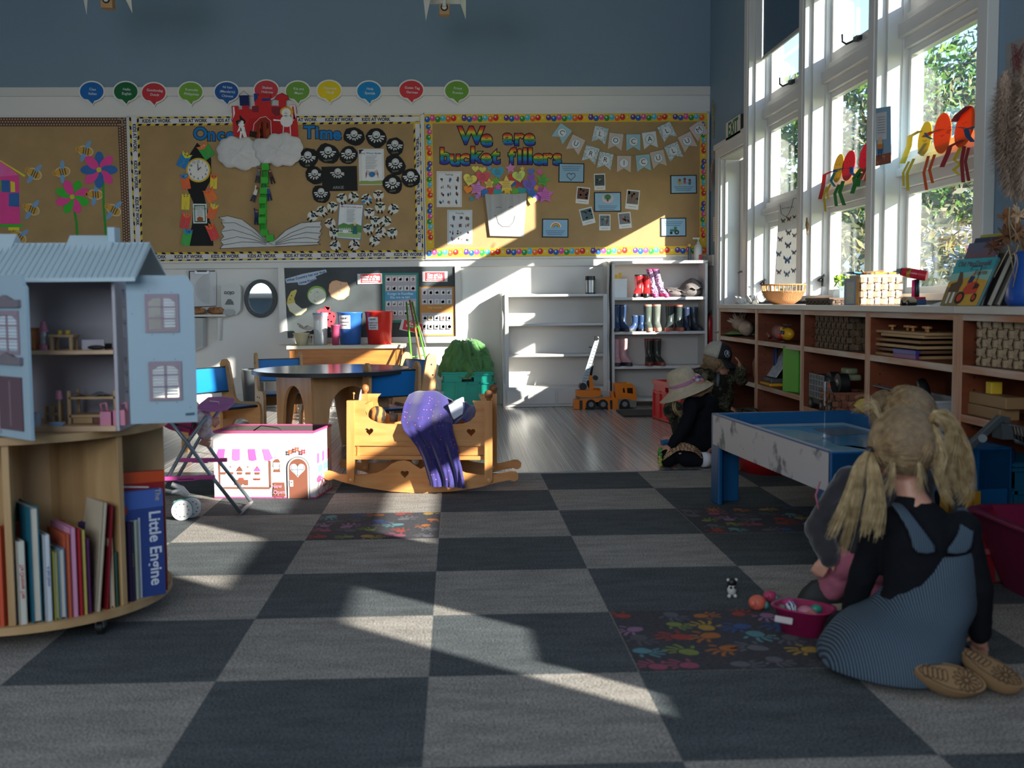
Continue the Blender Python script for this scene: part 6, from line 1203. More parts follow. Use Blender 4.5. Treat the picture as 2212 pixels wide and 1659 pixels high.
# red tub in the second cubby
c = on_shelf(1663,0,1.68); tag(obj('red_tub',MB().lathe([(.001,0),(.14,0),(.16,.10),(.175,.235),(.19,.245),(.19,.255),(.17,.25),(.15,.1),(.001,.004)],c,paint('#b01c22',.3),32,sy=1.15)),'red round tub full of black pieces on the floor by the second cubby','tub')
mb = MB(); R = random.Random(4)
for k in range(26): mb.box(c+V((R.uniform(-.11,.11),R.uniform(-.12,.12),.215+R.uniform(0,.025))),(.05,.02,.02),DK,rz=R.uniform(0,3),rx=R.uniform(-.5,.5))
o = tag(obj('track_pieces',mb),'black toy track pieces heaped in the red tub','toy pieces'); o['kind'] = 'stuff'
c = on_shelf(1600,0,1.68); tag(obj('toy_drum',MB().cyl((1.60,c.y+.05,.10),(1.66,c.y+.05,.10),.095,mat('striped_band','#2c2622',.6,col2='#b87a2a',kind='wave',scale=6),26).cyl((1.59,c.y+.05,.10),(1.60,c.y+.05,.10),.08,paint('#5a7a3a'),26),bev=.004),'round striped toy drum on edge beside the red tub','drum')
# ================================================================ on the counter, in the windows, on the right wall
_TH = {}
def THN(c):
 if c not in _TH: _TH[c] = thin('thin_'+c[1:],c)
 return _TH[c]
def wallX(X): return lambda u,v,w: atX(u,v,X)+V((w,0,0))
def zc8(l): return [(1500+x/2.3694,y/2.37) for x,y in l]
def z5(x,y): return (1740+x/3.318,180+y/3.318)
def onc(px,X=2.05): p = atX(px,660,X); return V((X,p.y,CT))
c = onc(1618,1.98); mb = MB(); R = random.Random(2); PT = mat('white_petal','#dcd8d0',.7,var=.05,scale=20)
for k in range(22):
 q = c+V((R.uniform(-.04,.06),R.uniform(-.28,.28),R.uniform(.012,.04))); T = Euler((R.uniform(-1,1),R.uniform(-1,1),R.uniform(0,6))).to_matrix(); mb.ball(q,(.032,.022,.006),PT,10,6,T)
tag(obj('white_petals',mb),'scatter of white shell-like petals at the far end of the counter','petals')['kind'] = 'stuff'
OW = mat('orange_wicker','#a8683a',.7,col2='#d8a068',kind='wave',scale=70,stretch=(1,1,.3),bump=.5)
c = onc(1692,2.02); t = thing('wicker_basket','round orange wicker basket with an open-work rim on the counter below the butterfly poster','basket',c)
obj('bowl',MB().lathe([(.001,0),(.06,0),(.10,.03),(.125,.075),(.131,.078),(.127,.08),(.118,.075),(.09,.03),(.001,.006)],c,OW,40),t)
mb = MB()
for k in range(30): a = 2*PI*k/30; mb.cyl(c+V((.122*math.cos(a),.122*math.sin(a),.07)),c+V((.126*math.cos(a),.126*math.sin(a),.115)),.003,OW,6)
mb.tube([c+V((.126*math.cos(2*PI*k/36),.126*math.sin(2*PI*k/36),.116)) for k in range(36)],.005,OW,6,closed=True); obj('rim',mb,t)
c = onc(1790,2.0); woven('flat dark woven tray between the wicker basket and the small picture',c,.12,.36,.03,'#6a5648','#3a2e26',name='woven_tray')
c = onc(1818,2.06); t = thing('plant_pot','clear square vase holding a small bright green plant on the counter','plant',c)
obj('vase',MB().bx(c.x-.03,c.x+.03,c.y-.045,c.y+.045,CT,CT+.095,mat('vase_glass','#9fb0b8',.1,alpha=.45)),t,bev=.004)
mb = MB(); R = random.Random(8)
for k in range(16): a = R.uniform(0,6.3); q = c+V((.03*math.cos(a),.04*math.sin(a),.10+R.uniform(0,.05))); mb.ball(q,(.018,.013,.004),paint('#8fb83a'),8,5,Euler((R.uniform(-1,1),R.uniform(-1,1),a)).to_matrix()); mb.tube([c+V((0,0,.07)),q],.0015,paint('#8fb83a'),4)
obj('leaves',mb,t)
g = wallX(1.95); t = thing('small_picture','little standing picture in a blue-grey frame leaning by the white woven box','picture',onc(1837,1.95))
obj('frame',MB().prism([(1824,602),(1850,600),(1849,661),(1823,661)],g,0,.012,paint('#4a5f80',.4)).prism([(1850,600),(1854,602),(1854,661),(1849,661)],g,0,.012,paint('#c8862a')),t)
obj('print',MB().prism([(1829,610),(1846,608),(1845,656),(1828,657)],g,-.001,0,mat('blurred_print','#b0a898',.5,col2='#7f9a9a',scale=30)),t)
NX = V((2.06,2.545,CT)); woven('white woven box heaped with toys on the counter',NX,.19,.20,.135,'#cdb59a','#6a4a34',rz=-.12)
tag(obj('checked_strip',MB().box(NX+V((.01,-.03,.147)),(.14,.03,.012),mat('check_yellow','#d8a81c',.6,col2='#1a1a1a',kind='voro',scale=50))),'black and yellow chequered strip on top of the white woven box','toy')
tag(obj('coloured_papers',MB().box(NX+V((-.04,.06,.148)),(.12,.10,.006),paper('#4a86a8'),ry=.12).box(NX+V((-.01,.03,.156)),(.10,.08,.005),paper('#c86a3a'),ry=-.1)),'blue and orange papers stuffed in the white woven box','papers')
# toy drill
gd = wallB(2.22); zd = lambda x,y: (1930+x/6.911,440+y/6.911)
t = thing('toy_drill','red and pink toy power drill standing on a blue base on the counter','toy drill',onc(1978,2.16)); rdm = paint('#c01c30',.25)
A,Bq = gd(*zd(160,1010),.03),gd(*zd(440,1080),-.03); dd = (Bq-A).normalized()
obj('body',MB().tube([A,A.lerp(Bq,.15),A.lerp(Bq,.7)],[.017,.022,.022],rdm,20).cyl(A.lerp(Bq,.7),Bq,.023,rdm,24),t,bev=.002); obj('cap',MB().cyl(Bq,Bq+dd*.004,.021,paint('#d8203c',.3),24),t)
obj('chuck',MB().cyl(A,A-dd*.02,.015,STEEL,16,.009).cyl(A-dd*.001,A+dd*.006,.018,IRON,18),t); obj('trim_band',MB().cyl(A.lerp(Bq,.26),A.lerp(Bq,.40),.0226,mat('yellow_black','#d8a81c',.5,col2='#1a1a1a',scale=60),20),t)
obj('handle',MB().tube([gd(*zd(345,1130),0),gd(*zd(350,1280),0),gd(*zd(340,1420),0)],[.013,.011,.013],IRON,12),t); obj('grip',MB().tube([gd(*zd(300,1140),0),gd(*zd(295,1280),0),gd(*zd(300,1440),0)],[.008,.007,.01],paint('#d8306a',.3),10),t)
q = gd(*zd(370,1500),0); obj('base',MB().bx(q.x-.022,q.x+.024,q.y-.03,q.y+.03,CT,CT+.026,paint('#2a3f5c',.4)).bx(q.x-.03,q.x+.024,q.y-.024,q.y+.024,CT+.026,CT+.036,rdm),t,bev=.003)
q = atX(1962,652,1.93); q.z = CT; t = thing('wooden_toy_car','small wooden toy car with red spots on the edge of the counter','toy car',q)
obj('body',MB().prism([(-.045,.012),(.045,.012),(.05,.022),(.02,.036),(-.02,.037),(-.048,.028)],lambda u,v,w: q+V((w,-u,v)),-.014,.014,paint('#a89a78',.4)),t,bev=.004)
obj('spot',MB().prism(circ(-.018,.027,.005),lambda u,v,w: q+V((-.0155,-u,v)),0,0,paint('#b8322a')).prism(circ(.004,.027,.005),lambda u,v,w: q+V((-.0155,-u,v)),0,0,paint('#b8322a')),t)
for u in (-.03,.032): obj('wheel',MB().cyl(q+V((-.018,-u,.011)),q+V((.018,-u,.011)),.011,BLACK,16).cyl(q+V((-.019,-u,.011)),q+V((-.018,-u,.011)),.005,STEEL,10),t)
# leaning picture books
def lean_book(label,bl,br_,tl,tr,X0,X1,col,th,art=None,edge='#c8c4b8',tilt_px=None):
 P = [atX(*bl,X0),atX(*br_,X0),atX(*tr,X1),atX(*tl,X1)]; P[0].z = P[1].z = CT+.001; n = (P[1]-P[0]).cross(P[3]-P[0]).normalized()
 if n.x > 0: n = -n
 t = thing('picture_book',label,'book',(P[0]+P[1])/2,group='picture books leaning on the counter'); Q = [p-n*th for p in P]; dz = CT+.001-min(q.z for q in Q[:2]);
 B = lambda u,v,w: ((P[0]*(1-u)+P[1]*u)*(1-v)+(P[3]*(1-u)+P[2]*u)*v)-n*w
 obj('cover',MB().prism([(0,0),(1,0),(1,1),(0,1)],B,0,.002,paint(col,.4)).prism([(0,0),(1,0),(1,1),(0,1)],B,th-.002,th,paint(col,.4)).prism([(0,0),(.012,0),(.012,1),(0,1)],B,0,th,paint(col,.4)),t)
 obj('pages',MB().prism([(.012,.01),(.985,.01),(.985,.985),(.012,.985)],B,.002,th-.002,paper(edge)),t)
 if art: m2 = MB(); art(m2,B); obj('cover_print',m2,t)
 return t
def art_farm(m,B):
 w = -.0008; pr = lambda c,p,k=1: m.prism(p,B,w*k,w*k,as_mat(c))
 pr('#3fa4ae',[(0,.55),(1,.55),(1,1),(0,1)]); pr('#8fbcae',[(0,.5),(1,.5),(1,.75),(0,.68)],1.4); pr('#c89a3a',[(0,0),(1,0),(1,.52),(.5,.6),(0,.5)],2); pr('#8a7448',[(0,0),(.5,0),(.4,.3),(0,.4)],2.5)
 pr('#c8442a',[(.50,.22),(.84,.25),(.86,.42),(.74,.50),(.55,.46),(.48,.34)],3.5); pr('#2a201c',circ(.47,.16,.12,.13),4); pr('#c8442a',circ(.47,.16,.07,.08),4.5); pr('#2a201c',circ(.84,.16,.07,.09),4); pr('#c8442a',circ(.84,.16,.04,.05),4.5); pr('#3a2a24',[(.72,.33),(.84,.36),(.84,.44),(.74,.46)],4.5)
 pr('#2c3a5c',[(.52,.46),(.64,.48),(.66,.60),(.55,.62)],4); pr('#b88a6a',circ(.6,.65,.035),4.2); pr('#2a241c',line([(.48,.75),(.50,.82),(.72,.82),(.74,.5)],.015),4); pr('#5f4636',[(.08,.28),(.36,.28),(.40,.48),(.30,.70),(.22,.72),(.24,.5),(.10,.46)],4); pr('#d8d4cc',[(.24,.05),(.31,.05),(.30,.28),(.25,.28)],4.3); pr('#d8d4cc',[(.13,.04),(.18,.04),(.18,.28),(.13,.28)],4.3)
 m.text('Old MacDonald',B,.50,.875,.155,paper('#7a2a2a'),w*5,0,.0,.82); m.text('had a',B,.80,.78,.05,paper('#7a2a2a'),w*5,0,.01); m.text('Farm',B,.76,.68,.15,paper('#7a2a2a'),w*5,0,.0)
def art_rhyme(m,B): m.text('Nursery Rhymes',B,.52,.80,.16,paper('#a8684a'),-.0008,0,.0,.8); m.prism(circ(.3,.4,.15,.12),B,-.0006,-.0006,paper('#7a7a9a')); m.prism(circ(.7,.62,.05,.04),B,-.0006,-.0006,paper('#8a3a3a'))
lean_book('yellow-topped picture book at the back of the leaning row',(2075,664),(2130,664),(2119,508),(2166,503),2.07,2.17,'#a8a030',.010)
lean_book('dark blue picture book, second from the back of the leaning row',(2062,663),(2124,664),(2107,515),(2158,510),2.03,2.13,'#1f3556',.010)
lean_book('grey-purple Nursery Rhymes picture book behind the farm book',(2048,663),(2118,663),(2094,526),(2160,520),1.99,2.09,'#5f5e78',.010,art_rhyme)
lean_book('picture book with a red tractor on the cover reading Old MacDonald had a Farm',(2031,662),(2110,662),(2069,561),(2157,555),1.93,2.03,'#3a8a98',.008,art_farm)
for k,(cl,w_) in enumerate((('#5a5a50','first'),('#2c2a28','second'),('#6c6a60','third'),('#2f3c50','fourth'),('#3a4440','fifth'),('#4c6a70','sixth'))):
 x = 1.975+k*.030; y0 = 1.375-k*.012; t = thing('standing_book',f'book leaning edge-on behind the farm book, {w_} from the front','book',(x,y0,CT),group='books leaning edge-on on the counter'); T = Matrix.Translation((x,y0,CT+.0045)) @ Euler((0,.40,-.05)).to_matrix().to_4x4()
 th = .012+.006*(k % 2); h = .185+.012*(k % 3); obj('cover',MB().bx(0,.002,-.0,.20,0,h,paint(cl),T).bx(th,th+.002,-.0,.20,0,h,paint(cl),T).bx(0,th+.002,.198,.20,0,h,paint(cl),T),t); obj('pages',MB().bx(.002,th,.003,.197,.003,h-.003,paper('#b8b0a0'),T),t)
tag(obj('loose_papers',MB().prism([(2004,661),(2030,652),(2036,660),(2030,663)],wallX(1.94),0,.02,paper('#d8d8d8'))),'loose white papers lying flat left of the farm book','papers')
# vase with dried stems and pampas
c = atX(2222,664,2.03); c.z = CT; BV = mat('cobalt_vase','#1c4c9c',.22); t = thing('blue_vase','tall cobalt blue vase of dried stems at the right end of the counter','vase',c)
obj('body',MB().lathe([(.001,0),(.062,0),(.075,.02),(.068,.07),(.052,.12),(.046,.16),(.050,.185),(.046,.186),(.042,.16),(.05,.1),(.06,.03),(.001,.012)],c,BV,36),t)
BR_ = mat('dried_brown','#7a5030',.8,col2='#a8784e',scale=30); R = random.Random(12)
g = wallB(c.y-.03); zp = lambda x,y: (1930+x/6.911,440+y/6.911)
for k,(x,y,s,w_,cc) in enumerate(((1690,200,.9,'high at the left','#8a5a34'),(1880,180,1.1,'pale one at the top right','#c8a888'),(1720,480,1.2,'large, in the middle','#6a4226'),(1860,420,1.1,'at the right','#8a6040'),(1540,640,.9,'lowest, hanging over the books','#5f3820'))):
 q = g(*zp(x,y),R.uniform(-.02,.03)); m_ = mat('pod_'+cc[1:],cc,.8,var=.25,scale=30); mb = MB(); st = MB()
 for j in range(26):
  d = V((R.gauss(0,1),R.gauss(0,.7),R.gauss(0,1)+.3)).normalized(); L = .022*s*R.uniform(.7,1.3); T = d.to_track_quat('Z','Y').to_matrix(); mb.ball(q+d*L*.6,(.006*s,.0035*s,L),m_,7,5,T)
 tt = thing('dried_pod','dried brown seed head in the blue vase, '+w_,'dried flower',q,group='dried seed heads in the blue vase'); obj('petals',mb,tt); obj('stem',st.tube([q,q.lerp(c+V((0,0,.16)),.5)+V((-.01,0,.02)),c+V((R.uniform(-.02,.02),R.uniform(-.02,.02),.12))],.002,BR_,5),tt)
tt = thing('dry_grass_blades','thin dry grass blades bending out of the blue vase','grass',c+V((0,0,.12))); mb = MB(); SW = paint('#a8906a',.7)
for a_ in ([(1680,300),(1800,480),(1900,710)],[(1640,700),(1560,900),(1480,1100)],[(1640,620),(1720,860),(1780,1100)],[(1765,760),(1810,900),(1760,1250)],[(1770,0),(1775,300),(1800,600)],[(1665,60),(1675,300),(1740,620)],[(1800,620),(1790,720),(1700,790)]): mb.tube([g(*zp(*p),-.03+.01*i) for i,p in enumerate(a_)],.0016,SW,5)
obj('blade',mb,tt)
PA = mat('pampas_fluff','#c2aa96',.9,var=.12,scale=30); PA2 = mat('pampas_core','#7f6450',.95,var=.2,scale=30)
def fluff(mb,A,Bv,r,n,L,m,R,droop=.4):
 ax = (Bv-A);
 for i in range(n):
  k = R.random(); e = math.sin(PI*min(1,k*.9+.08))**.6; a = R.uniform(0,6.283); d = V((math.cos(a),math.sin(a),0)); p = A+ax*k+d*r*e*R.uniform(.0,.5)
  q = p+d*L*e*R.uniform(.5,1.1)+V((0,0,L*R.uniform(-droop,.5))); s = V((-d.y,d.x,0))*.0011; mid = (p+q)/2+V((0,0,L*.12)); mb.add([p-s,p+s,mid+s,q,mid-s],[(0,1,2,4),(4,2,3)],m)
for k,(x0,y0,x1,y1,dy,w_,r) in enumerate(((2188,420,2172,165,.02,'leftmost plume',.075),(2216,430,2222,130,-.05,'right plume, partly out of the frame',.075))):
 gg = wallB(c.y+dy); A,Bq = gg(x0,y0,0),gg(x1,y1,0); t = thing('pampas_plume','fluffy beige pampas grass in the blue vase, '+w_,'dried grass',A,group='pampas grass in the blue vase'); mb = MB(); R = random.Random(20+k)
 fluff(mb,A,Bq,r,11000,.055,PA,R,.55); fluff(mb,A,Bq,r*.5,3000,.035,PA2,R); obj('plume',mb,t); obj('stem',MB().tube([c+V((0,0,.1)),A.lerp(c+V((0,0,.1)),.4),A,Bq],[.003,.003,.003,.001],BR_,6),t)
# butterfly poster
gx = wallX(XG-.10); t = thing('butterfly_poster','long white hanging poster of twelve butterflies in the window next to the door','poster',gx(1697,622,0))
obj('sheet',MB().prism([(1683,438),(1724,431),(1721,619),(1672,625)],gx,0,.001,THN('#e6e4e0')),t)
bf = [(455,1130,12,'#4a5a3a'),(484,1120,13,'#7a4a3a'),(512,1110,9,'#3a3a3a'),(440,1225,14,'#8a7a86'),(482,1190,16,'#8a8e98'),(512,1205,12,'#7a7e86'),(480,1255,17,'#5a6c80'),(432,1300,15,'#5a7e98'),(476,1330,21,'#3f74a0'),(510,1292,13,'#5a6a7a'),(433,1392,14,'#7a6870'),(474,1402,17,'#7e92a8'),(508,1385,13,'#6a7888')]
mb = MB()
for x,y,s,cc in bf:
 px,py = 1500+x/2.3694,y/2.37; s = s/2.37; m_ = paper(cc)
 for sx in (-1,1): mb.prism([(px,py),(px+sx*s*.9,py-s*1.15),(px+sx*s*.95,py-s*.2),(px+sx*s*.4,py+s*.1)],gx,-.001,-.001,m_); mb.prism([(px,py+s*.05),(px+sx*s*.55,py+s*.1),(px+sx*s*.6,py+s*.8),(px+sx*s*.3,py+s*1.0)],gx,-.001,-.001,m_)
 mb.prism(circ(px,py,.8,s*.7,8),gx,-.002,-.002,paper('#2a2622'))
mb.text('BUTTERFLIES',gx,1702,449,4.5,paper('#6a6a6a'),-.001,-.15,.01,1,True); obj('butterfly_print',mb,t)
obj('hanging_cord',MB().tube([gx(*p,-.01) for p in zc8([(447,1050),(452,1095),(475,1110),(490,1095),(505,1060),(515,1015),(540,1015),(545,1060),(565,1090)])],.0015,BLACK,5),t)
gx2 = wallX(XW-.075); tag(obj('straw_ornament',MB().tube([gx2(1743,470,0),gx2(1744,486,0),gx2(1744,507,0)],[.004,.012,.003],mat('straw','#a8885a',.9,col2='#5f4628',scale=80,bump=.6),8)),'small dried straw ornament hung on the post between two windows','ornament')
gp = wallX(XW-.062)
t = thing('rhyme_card','tall card of an egg man sitting on a brick wall, stuck on the window post','poster',gp(1908,355,0))
obj('card',MB().prism([(1892,234),(1924,229),(1925,352),(1891.5,359)],gp,0,.002,paper('#7fa4bc')).prism([(1893,245),(1915,241),(1915,300),(1893,303)],gp,-.001,0,paper('#c8ccd0')).prism([(1892,336),(1925,329),(1925,352),(1891.5,359)],gp,-.001,0,mat('brick_print','#8a4a34',.8,col2='#b87a5c',kind='wave',scale=30)),t)
mb = MB()
for i in range(7): mb.prism(rrect(1904,253+i*5.6,17,1.1,-.12),gp,-.002,-.002,paper('#6a7280'))
mb.prism(circ(1902,309,5,13,16),gp,-.002,-.002,paper('#d8b890')).prism([(1896,312),(1908,311),(1908,321),(1896,322)],gp,-.003,-.003,paper('#c8762a')).prism([(1896,322),(1908,321),(1907,331),(1897,332)],gp,-.003,-.003,paper('#2a5a90')).prism(rrect(1899,337,1.4,14),gp,-.003,-.003,paper('#3a3a4a')).prism(rrect(1905,336,1.4,14),gp,-.003,-.003,paper('#3a3a4a')); obj('egg_print',mb,t)
# egg people on the window rails
def egg(label,c,rx,ry,rot,col,strips,X=XG-.095):
 f = wallX(X); cx,cy = z5(*c); t = thing('paper_egg_figure',label,'paper figure',f(cx,cy+ry/3.3,0),group='paper egg figures on the window rails'); m_ = THN(col)
 mb = MB().prism(circ(cx,cy,rx/3.318,ry/3.318,22,rot),f,-.003,0,m_); K = paper('#2a201c')
 mb.prism(line([(cx-4,cy+4),(cx-1,cy+7),(cx+5,cy+3)],.9),f,-.004,-.004,K).prism(circ(cx-2.5,cy-7,1,n=7),f,-.004,-.004,K).prism(circ(cx+3.5,cy-8.5,1,n=7),f,-.004,-.004,K); obj('body',mb,t)
 for nm,cc,pts,wd in strips:
  pts = [z5(*p) for p in pts]; mb = MB(); ms = THN(cc); vs = []
  for i,p in enumerate(pts):
   for s in (-1,1): vs.append(f(p[0]+s*wd/3.318/2,p[1],-.012-.012*(i % 2)))
  mb.add(vs,[(2*i,2*i+1,2*i+3,2*i+2) for i in range(len(pts)-1)],ms); obj(nm,mb,t,solid=.0015)
egg('yellow paper egg figure with red arms, leftmost in the middle window',(238,608),34,105,.2,'#d8b84a',[('arm','#c8302a',[(205,630),(165,655),(140,740),(132,830)],26),('leg','#d8c030',[(170,740),(160,800),(158,920)],14),('leg','#d8c030',[(195,720),(182,780),(180,830)],14),('arm','#2a9a9a',[(222,640),(212,700),(225,740)],20)])
egg('red paper egg figure with blue arms and green legs in the middle window',(312,590),42,112,.22,'#d83a48',[('arm','#1f6aa0',[(285,610),(245,620),(222,636)],34),('arm','#1f6aa0',[(345,600),(360,640),(375,665)],30),('leg','#2a8a3a',[(255,725),(240,790),(236,880)],22),('leg','#2a8a3a',[(285,700),(275,780),(292,875)],26)])
egg('pinkish red paper egg figure with green legs, beside the egg man card',(432,530),40,108,.2,'#d8344e',[('arm','#9a4a2a',[(460,450),(478,520),(460,590),(425,690)],18),('leg','#1f8a3a',[(415,610),(380,680),(372,720),(365,790)],30),('leg','#1f8a3a',[(405,640),(405,740)],30),('arm','#c86a3a',[(490,600),(470,640),(440,700)],14)])
egg('yellow paper egg figure with long yellow arms, leftmost in the right-hand window',(858,395),46,125,.2,'#e0c83a',[('arm','#d8c022',[(840,340),(785,380),(760,450),(728,575)],40),('leg','#d8c022',[(760,560),(735,640),(722,735)],16),('leg','#d8c022',[(795,540),(765,640),(752,770)],20),('arm','#c8b86a',[(880,430),(850,500),(860,520)],24),('arm','#2a7aa8',[(880,355),(905,380),(925,400)],26)])
egg('big orange paper egg figure, second in the right-hand window',(985,358),62,148,.12,'#ea6a1c',[('arm','#d8561c',[(990,330),(940,350),(868,385)],40),('arm','#d8561c',[(1040,360),(1070,330)],30),('leg','#d85a20',[(900,520),(885,640),(886,765)],20),('leg','#d85a20',[(945,510),(925,620),(930,715)],20)])
egg('orange paper egg figure with blue and maroon arms, third in the right-hand window',(1145,310),62,158,.28,'#e8641c',[('arm','#9a1f2a',[(1190,165),(1130,230),(1085,275)],50),('arm','#1f5a86',[(1060,315),(1130,315),(1190,325)],40),('arm','#a82a34',[(1150,405),(1075,450),(1040,500),(1015,600)],34),('leg','#9a2a34',[(1158,450),(1158,560),(1150,710)],26),('leg','#9a2a34',[(1190,460),(1185,560),(1190,700)],22),('leg','#d8c030',[(1130,460),(1105,550),(1130,580),(1100,620),(1118,655)],26)])
egg('red paper egg figure beside the pampas grass in the right-hand window',(1272,262),48,160,.1,'#d82a34',[('arm','#1f5a86',[(1240,310),(1190,330),(1185,380),(1240,420)],40),('leg','#2a8a6a',[(1275,500),(1285,560),(1272,600),(1290,640)],30)])
# exit sign, hanging bouquet, notice, artwork
t = thing('exit_sign','white EXIT sign with green letters above the door','sign',(XW-.01,5.89,2.14)); Be = lambda u,v,w: V((XW-.03+w,6.105-u,2.142+v))
obj('panel',MB().prism([(0,0),(.44,0),(.44,.138),(0,.138)],Be,0,.026,paint('#cfcabc'),mside=paint('#2a2826')),t); obj('lettering',MB().text('EXIT',Be,.22,.066,.152,paint('#1f6a3a'),-.001,0,.03,.98),t)
t = thing('dried_bouquet','dried fluffy bouquet hanging upside down on the wall beside the door','dried flowers',atY(1545,420,6.62)); R = random.Random(31); g = wallB(6.60)
mb = MB(); [mb.tube([g(1538,218,0),g(1541+k*3,260,0),g(1541+k*4,300,0)],.006,mat('straw2','#8a8262',.9,var=.25,scale=60),6) for k in range(4)]; obj('stems',mb,t)
mb = MB(); q = g(1557,325,-.02)
for i in range(1800): d = V((R.gauss(0,1),R.gauss(0,.7),R.gauss(0,1)-.2)).normalized(); p = q+d*.035; e = q+d*R.uniform(.06,.10)+V((0,0,-.02)); s = d.orthogonal().normalized()*.0014; mb.add([p-s,p+s,e],[(0,1,2)],PA)
fluff(mb,g(1536,410,0),g(1540,345,0),.02,1200,.03,PA,R,.8); obj('fluff',mb,t); obj('hanging_string',MB().tube([g(1561,262,.02),g(1558,280,0),g(1552,298,0)],.002,BLACK,5),t)
tag(obj('wall_notice',flat(MB(),[('p','#cfc6c0',[(1541,470),(1550,466),(1550,520),(1541,522)])]+[('l','#a8483a',[(1543,474+i*5),(1549,472.5+i*5)],1.4) for i in range(9)],wallX(XW-.003))),'narrow notice with red print in the corner by the door','notice')
g = wallX(XW-.003); R = random.Random(5); tag(obj('childs_painting',flat(MB(),[('p','#8f8a84',[(2174,97),(2240,68),(2240,190),(2173,200)])]+[('l','#8a3a3e',[(R.uniform(2190,2225),R.uniform(90,150)),(R.uniform(2190,2225),R.uniform(90,170)),(R.uniform(2190,2225),R.uniform(90,170))],1.2) for _ in range(22)],g)),'grey paper with a red scribbled drawing on the blue wall above the pampas grass','painting')
# hanging card decorations near the ceiling
def hanging(label,cx,cy,s,turn):
 g = wallB(5.1); t = thing('hanging_card_lantern',label,'hanging decoration',g(cx,cy,0),group='card lanterns hung from the ceiling'); wc = paper('#dcd8cc'); q = lambda x,y,w=0: g(cx+x*s,cy+y*s,w)
 obj('shade',MB().add([q(-46,-45,-.06),q(-26,-45,-.12),q(-25,-12,-.12),q(-40,44,0),q(-45,0,-.05)],[(0,1,2,3,4)],wc).add([q(46,-45,-.06),q(26,-45,-.12),q(25,-12,-.12),q(46,42,0),q(46,0,-.05)],[(4,3,2,1,0)],wc).add([q(-26,-60,-.12),q(26,-60,-.12),q(36,-10,-.10),q(-28,-10,-.10)],[(0,1,2,3)],wc).add([q(-46,-60,.1),q(46,-60,.1),q(42,0,.1),q(-42,0,.1)],[(0,1,2,3)],wc),t,solid=.002)
 p = q(0,22,0); obj('block',MB().box(p,(.07*s,.07,.075*s),wood('light_block','#a87a48','#c89a68')),t,bev=.003); obj('ring',MB().cyl(p+V((0,-.036,.01)),p+V((0,-.040,.01)),.026,BLACK,22).cyl(p+V((0,-.04,.01)),p+V((0,-.042,.01)),.016,wc,18),t)
 obj('tube',MB().tube([p+V((0,-.05,.01)),p+V((0,-.05,.12)),p+V((0,0,.3))],.014,wc,12),t); obj('cord',MB().tube([p+V((0,0,.25)),V((p.x,p.y,ZC))],.002,BLACK,5),t)
hanging('white card lantern with a wooden block hanging at the top centre of the photo',960,0,1.0,0)
hanging('white card lantern with a wooden block hanging at the top left of the photo',233,-20,1.15,0)
# ================================================================ round bookcase and dolls house, left foreground
BC = V((-1.16,.60,0)); BRd = .392; BT0,BT1 = .072,.556
BW1 = wood('beech_board','#9a7850','#b8966a','x',.5); BWZ = wood('beech_board','#9a7850','#b8966a','z',.5)
t = thing('round_bookcase','round low wooden bookcase on castors, full of picture books','bookcase',BC)
obj('top',MB().cyl(BC+V((0,0,BT1-.02)),BC+V((0,0,BT1)),BRd,BW1,72),t,bev=.004); obj('bottom_board',MB().cyl(BC+V((0,0,BT0-.02)),BC+V((0,0,BT0)),BRd,BW1,72),t,bev=.004)
for deg in (-30,-75,-120,15,60,105,150,195):
 a = math.radians(deg); d = V((math.cos(a),math.sin(a),0)); obj('divider',MB().bar(BC+d*.02+V((0,0,(BT0+BT1-.02)/2)),BC+d*(BRd-.012)+V((0,0,(BT0+BT1-.02)/2)),.018,BT1-BT0-.02,BWZ),t,bev=.002)
obj('core_panel',MB().lathe([(.16,BT0),(.16,BT1-.02)],BC,BWZ,8,smooth=False),t)
for k,deg in enumerate((-38,-100,30,140)):
 a = math.radians(deg); c = BC+V((math.cos(a),math.sin(a),0))*.34
 o = obj('castor',MB().cyl(c+V((0,0,.052)),c+V((0,0,.045)),.02,STEEL,14).bx(c.x-.012,c.x+.012,c.y-.012,c.y+.012,.02,.048,STEEL),t); obj('wheel',MB().cyl(c+V((-.008,0,.0205)),c+V((.008,0,.0205)),.0205,BLACK,18),o,bev=.003)
def shelf_book(label,mid,s,th,h,dep,col,page='#c8c0b0',lean=0,text=None,tcol='#e8e8e8',out=.0,spine=True,grp='books in the round bookcase'):
 m = math.radians(mid); md = V((math.cos(m),math.sin(m),0)); tg = V((-md.y,md.x,0)); rho = math.sqrt(max(.02,(BRd-.018)**2-s*s))+out; F = BC+md*rho+tg*s; F.z = BT0+.0005
 t = thing('book',label,'book',F,group=grp); cm = paint(col,.45); T = Matrix.Translation(F) @ Matrix.Rotation(m,4,'Z') @ Matrix.Rotation(lean,4,'X')
 mb = MB().bx(-dep,0,-th/2,-th/2+.0025,0,h,cm,T).bx(-dep,0,th/2-.0025,th/2,0,h,cm,T)
 if spine: mb.bx(-.003,0,-th/2,th/2,0,h,cm,T)
 else: mb.bx(-dep,-dep+.003,-th/2,th/2,0,h,cm,T)
 obj('cover',mb,t); obj('pages',MB().bx(-dep+.004,-.004,-th/2+.0025,th/2-.0025,.004,h-.005,paper(page),T),t)
 if text: B = lambda u,v,w: T @ V((.0008,v*-1,u)); obj('spine_title',MB().text(text,lambda u,v,w: T @ V((.0008,-v,h*.52-u)),0,0,min(th*.75,.02),paint(tcol),0,0,.02,.8),t)
 return t
M1,M2,M3 = -52.5,-7.5,-97.5
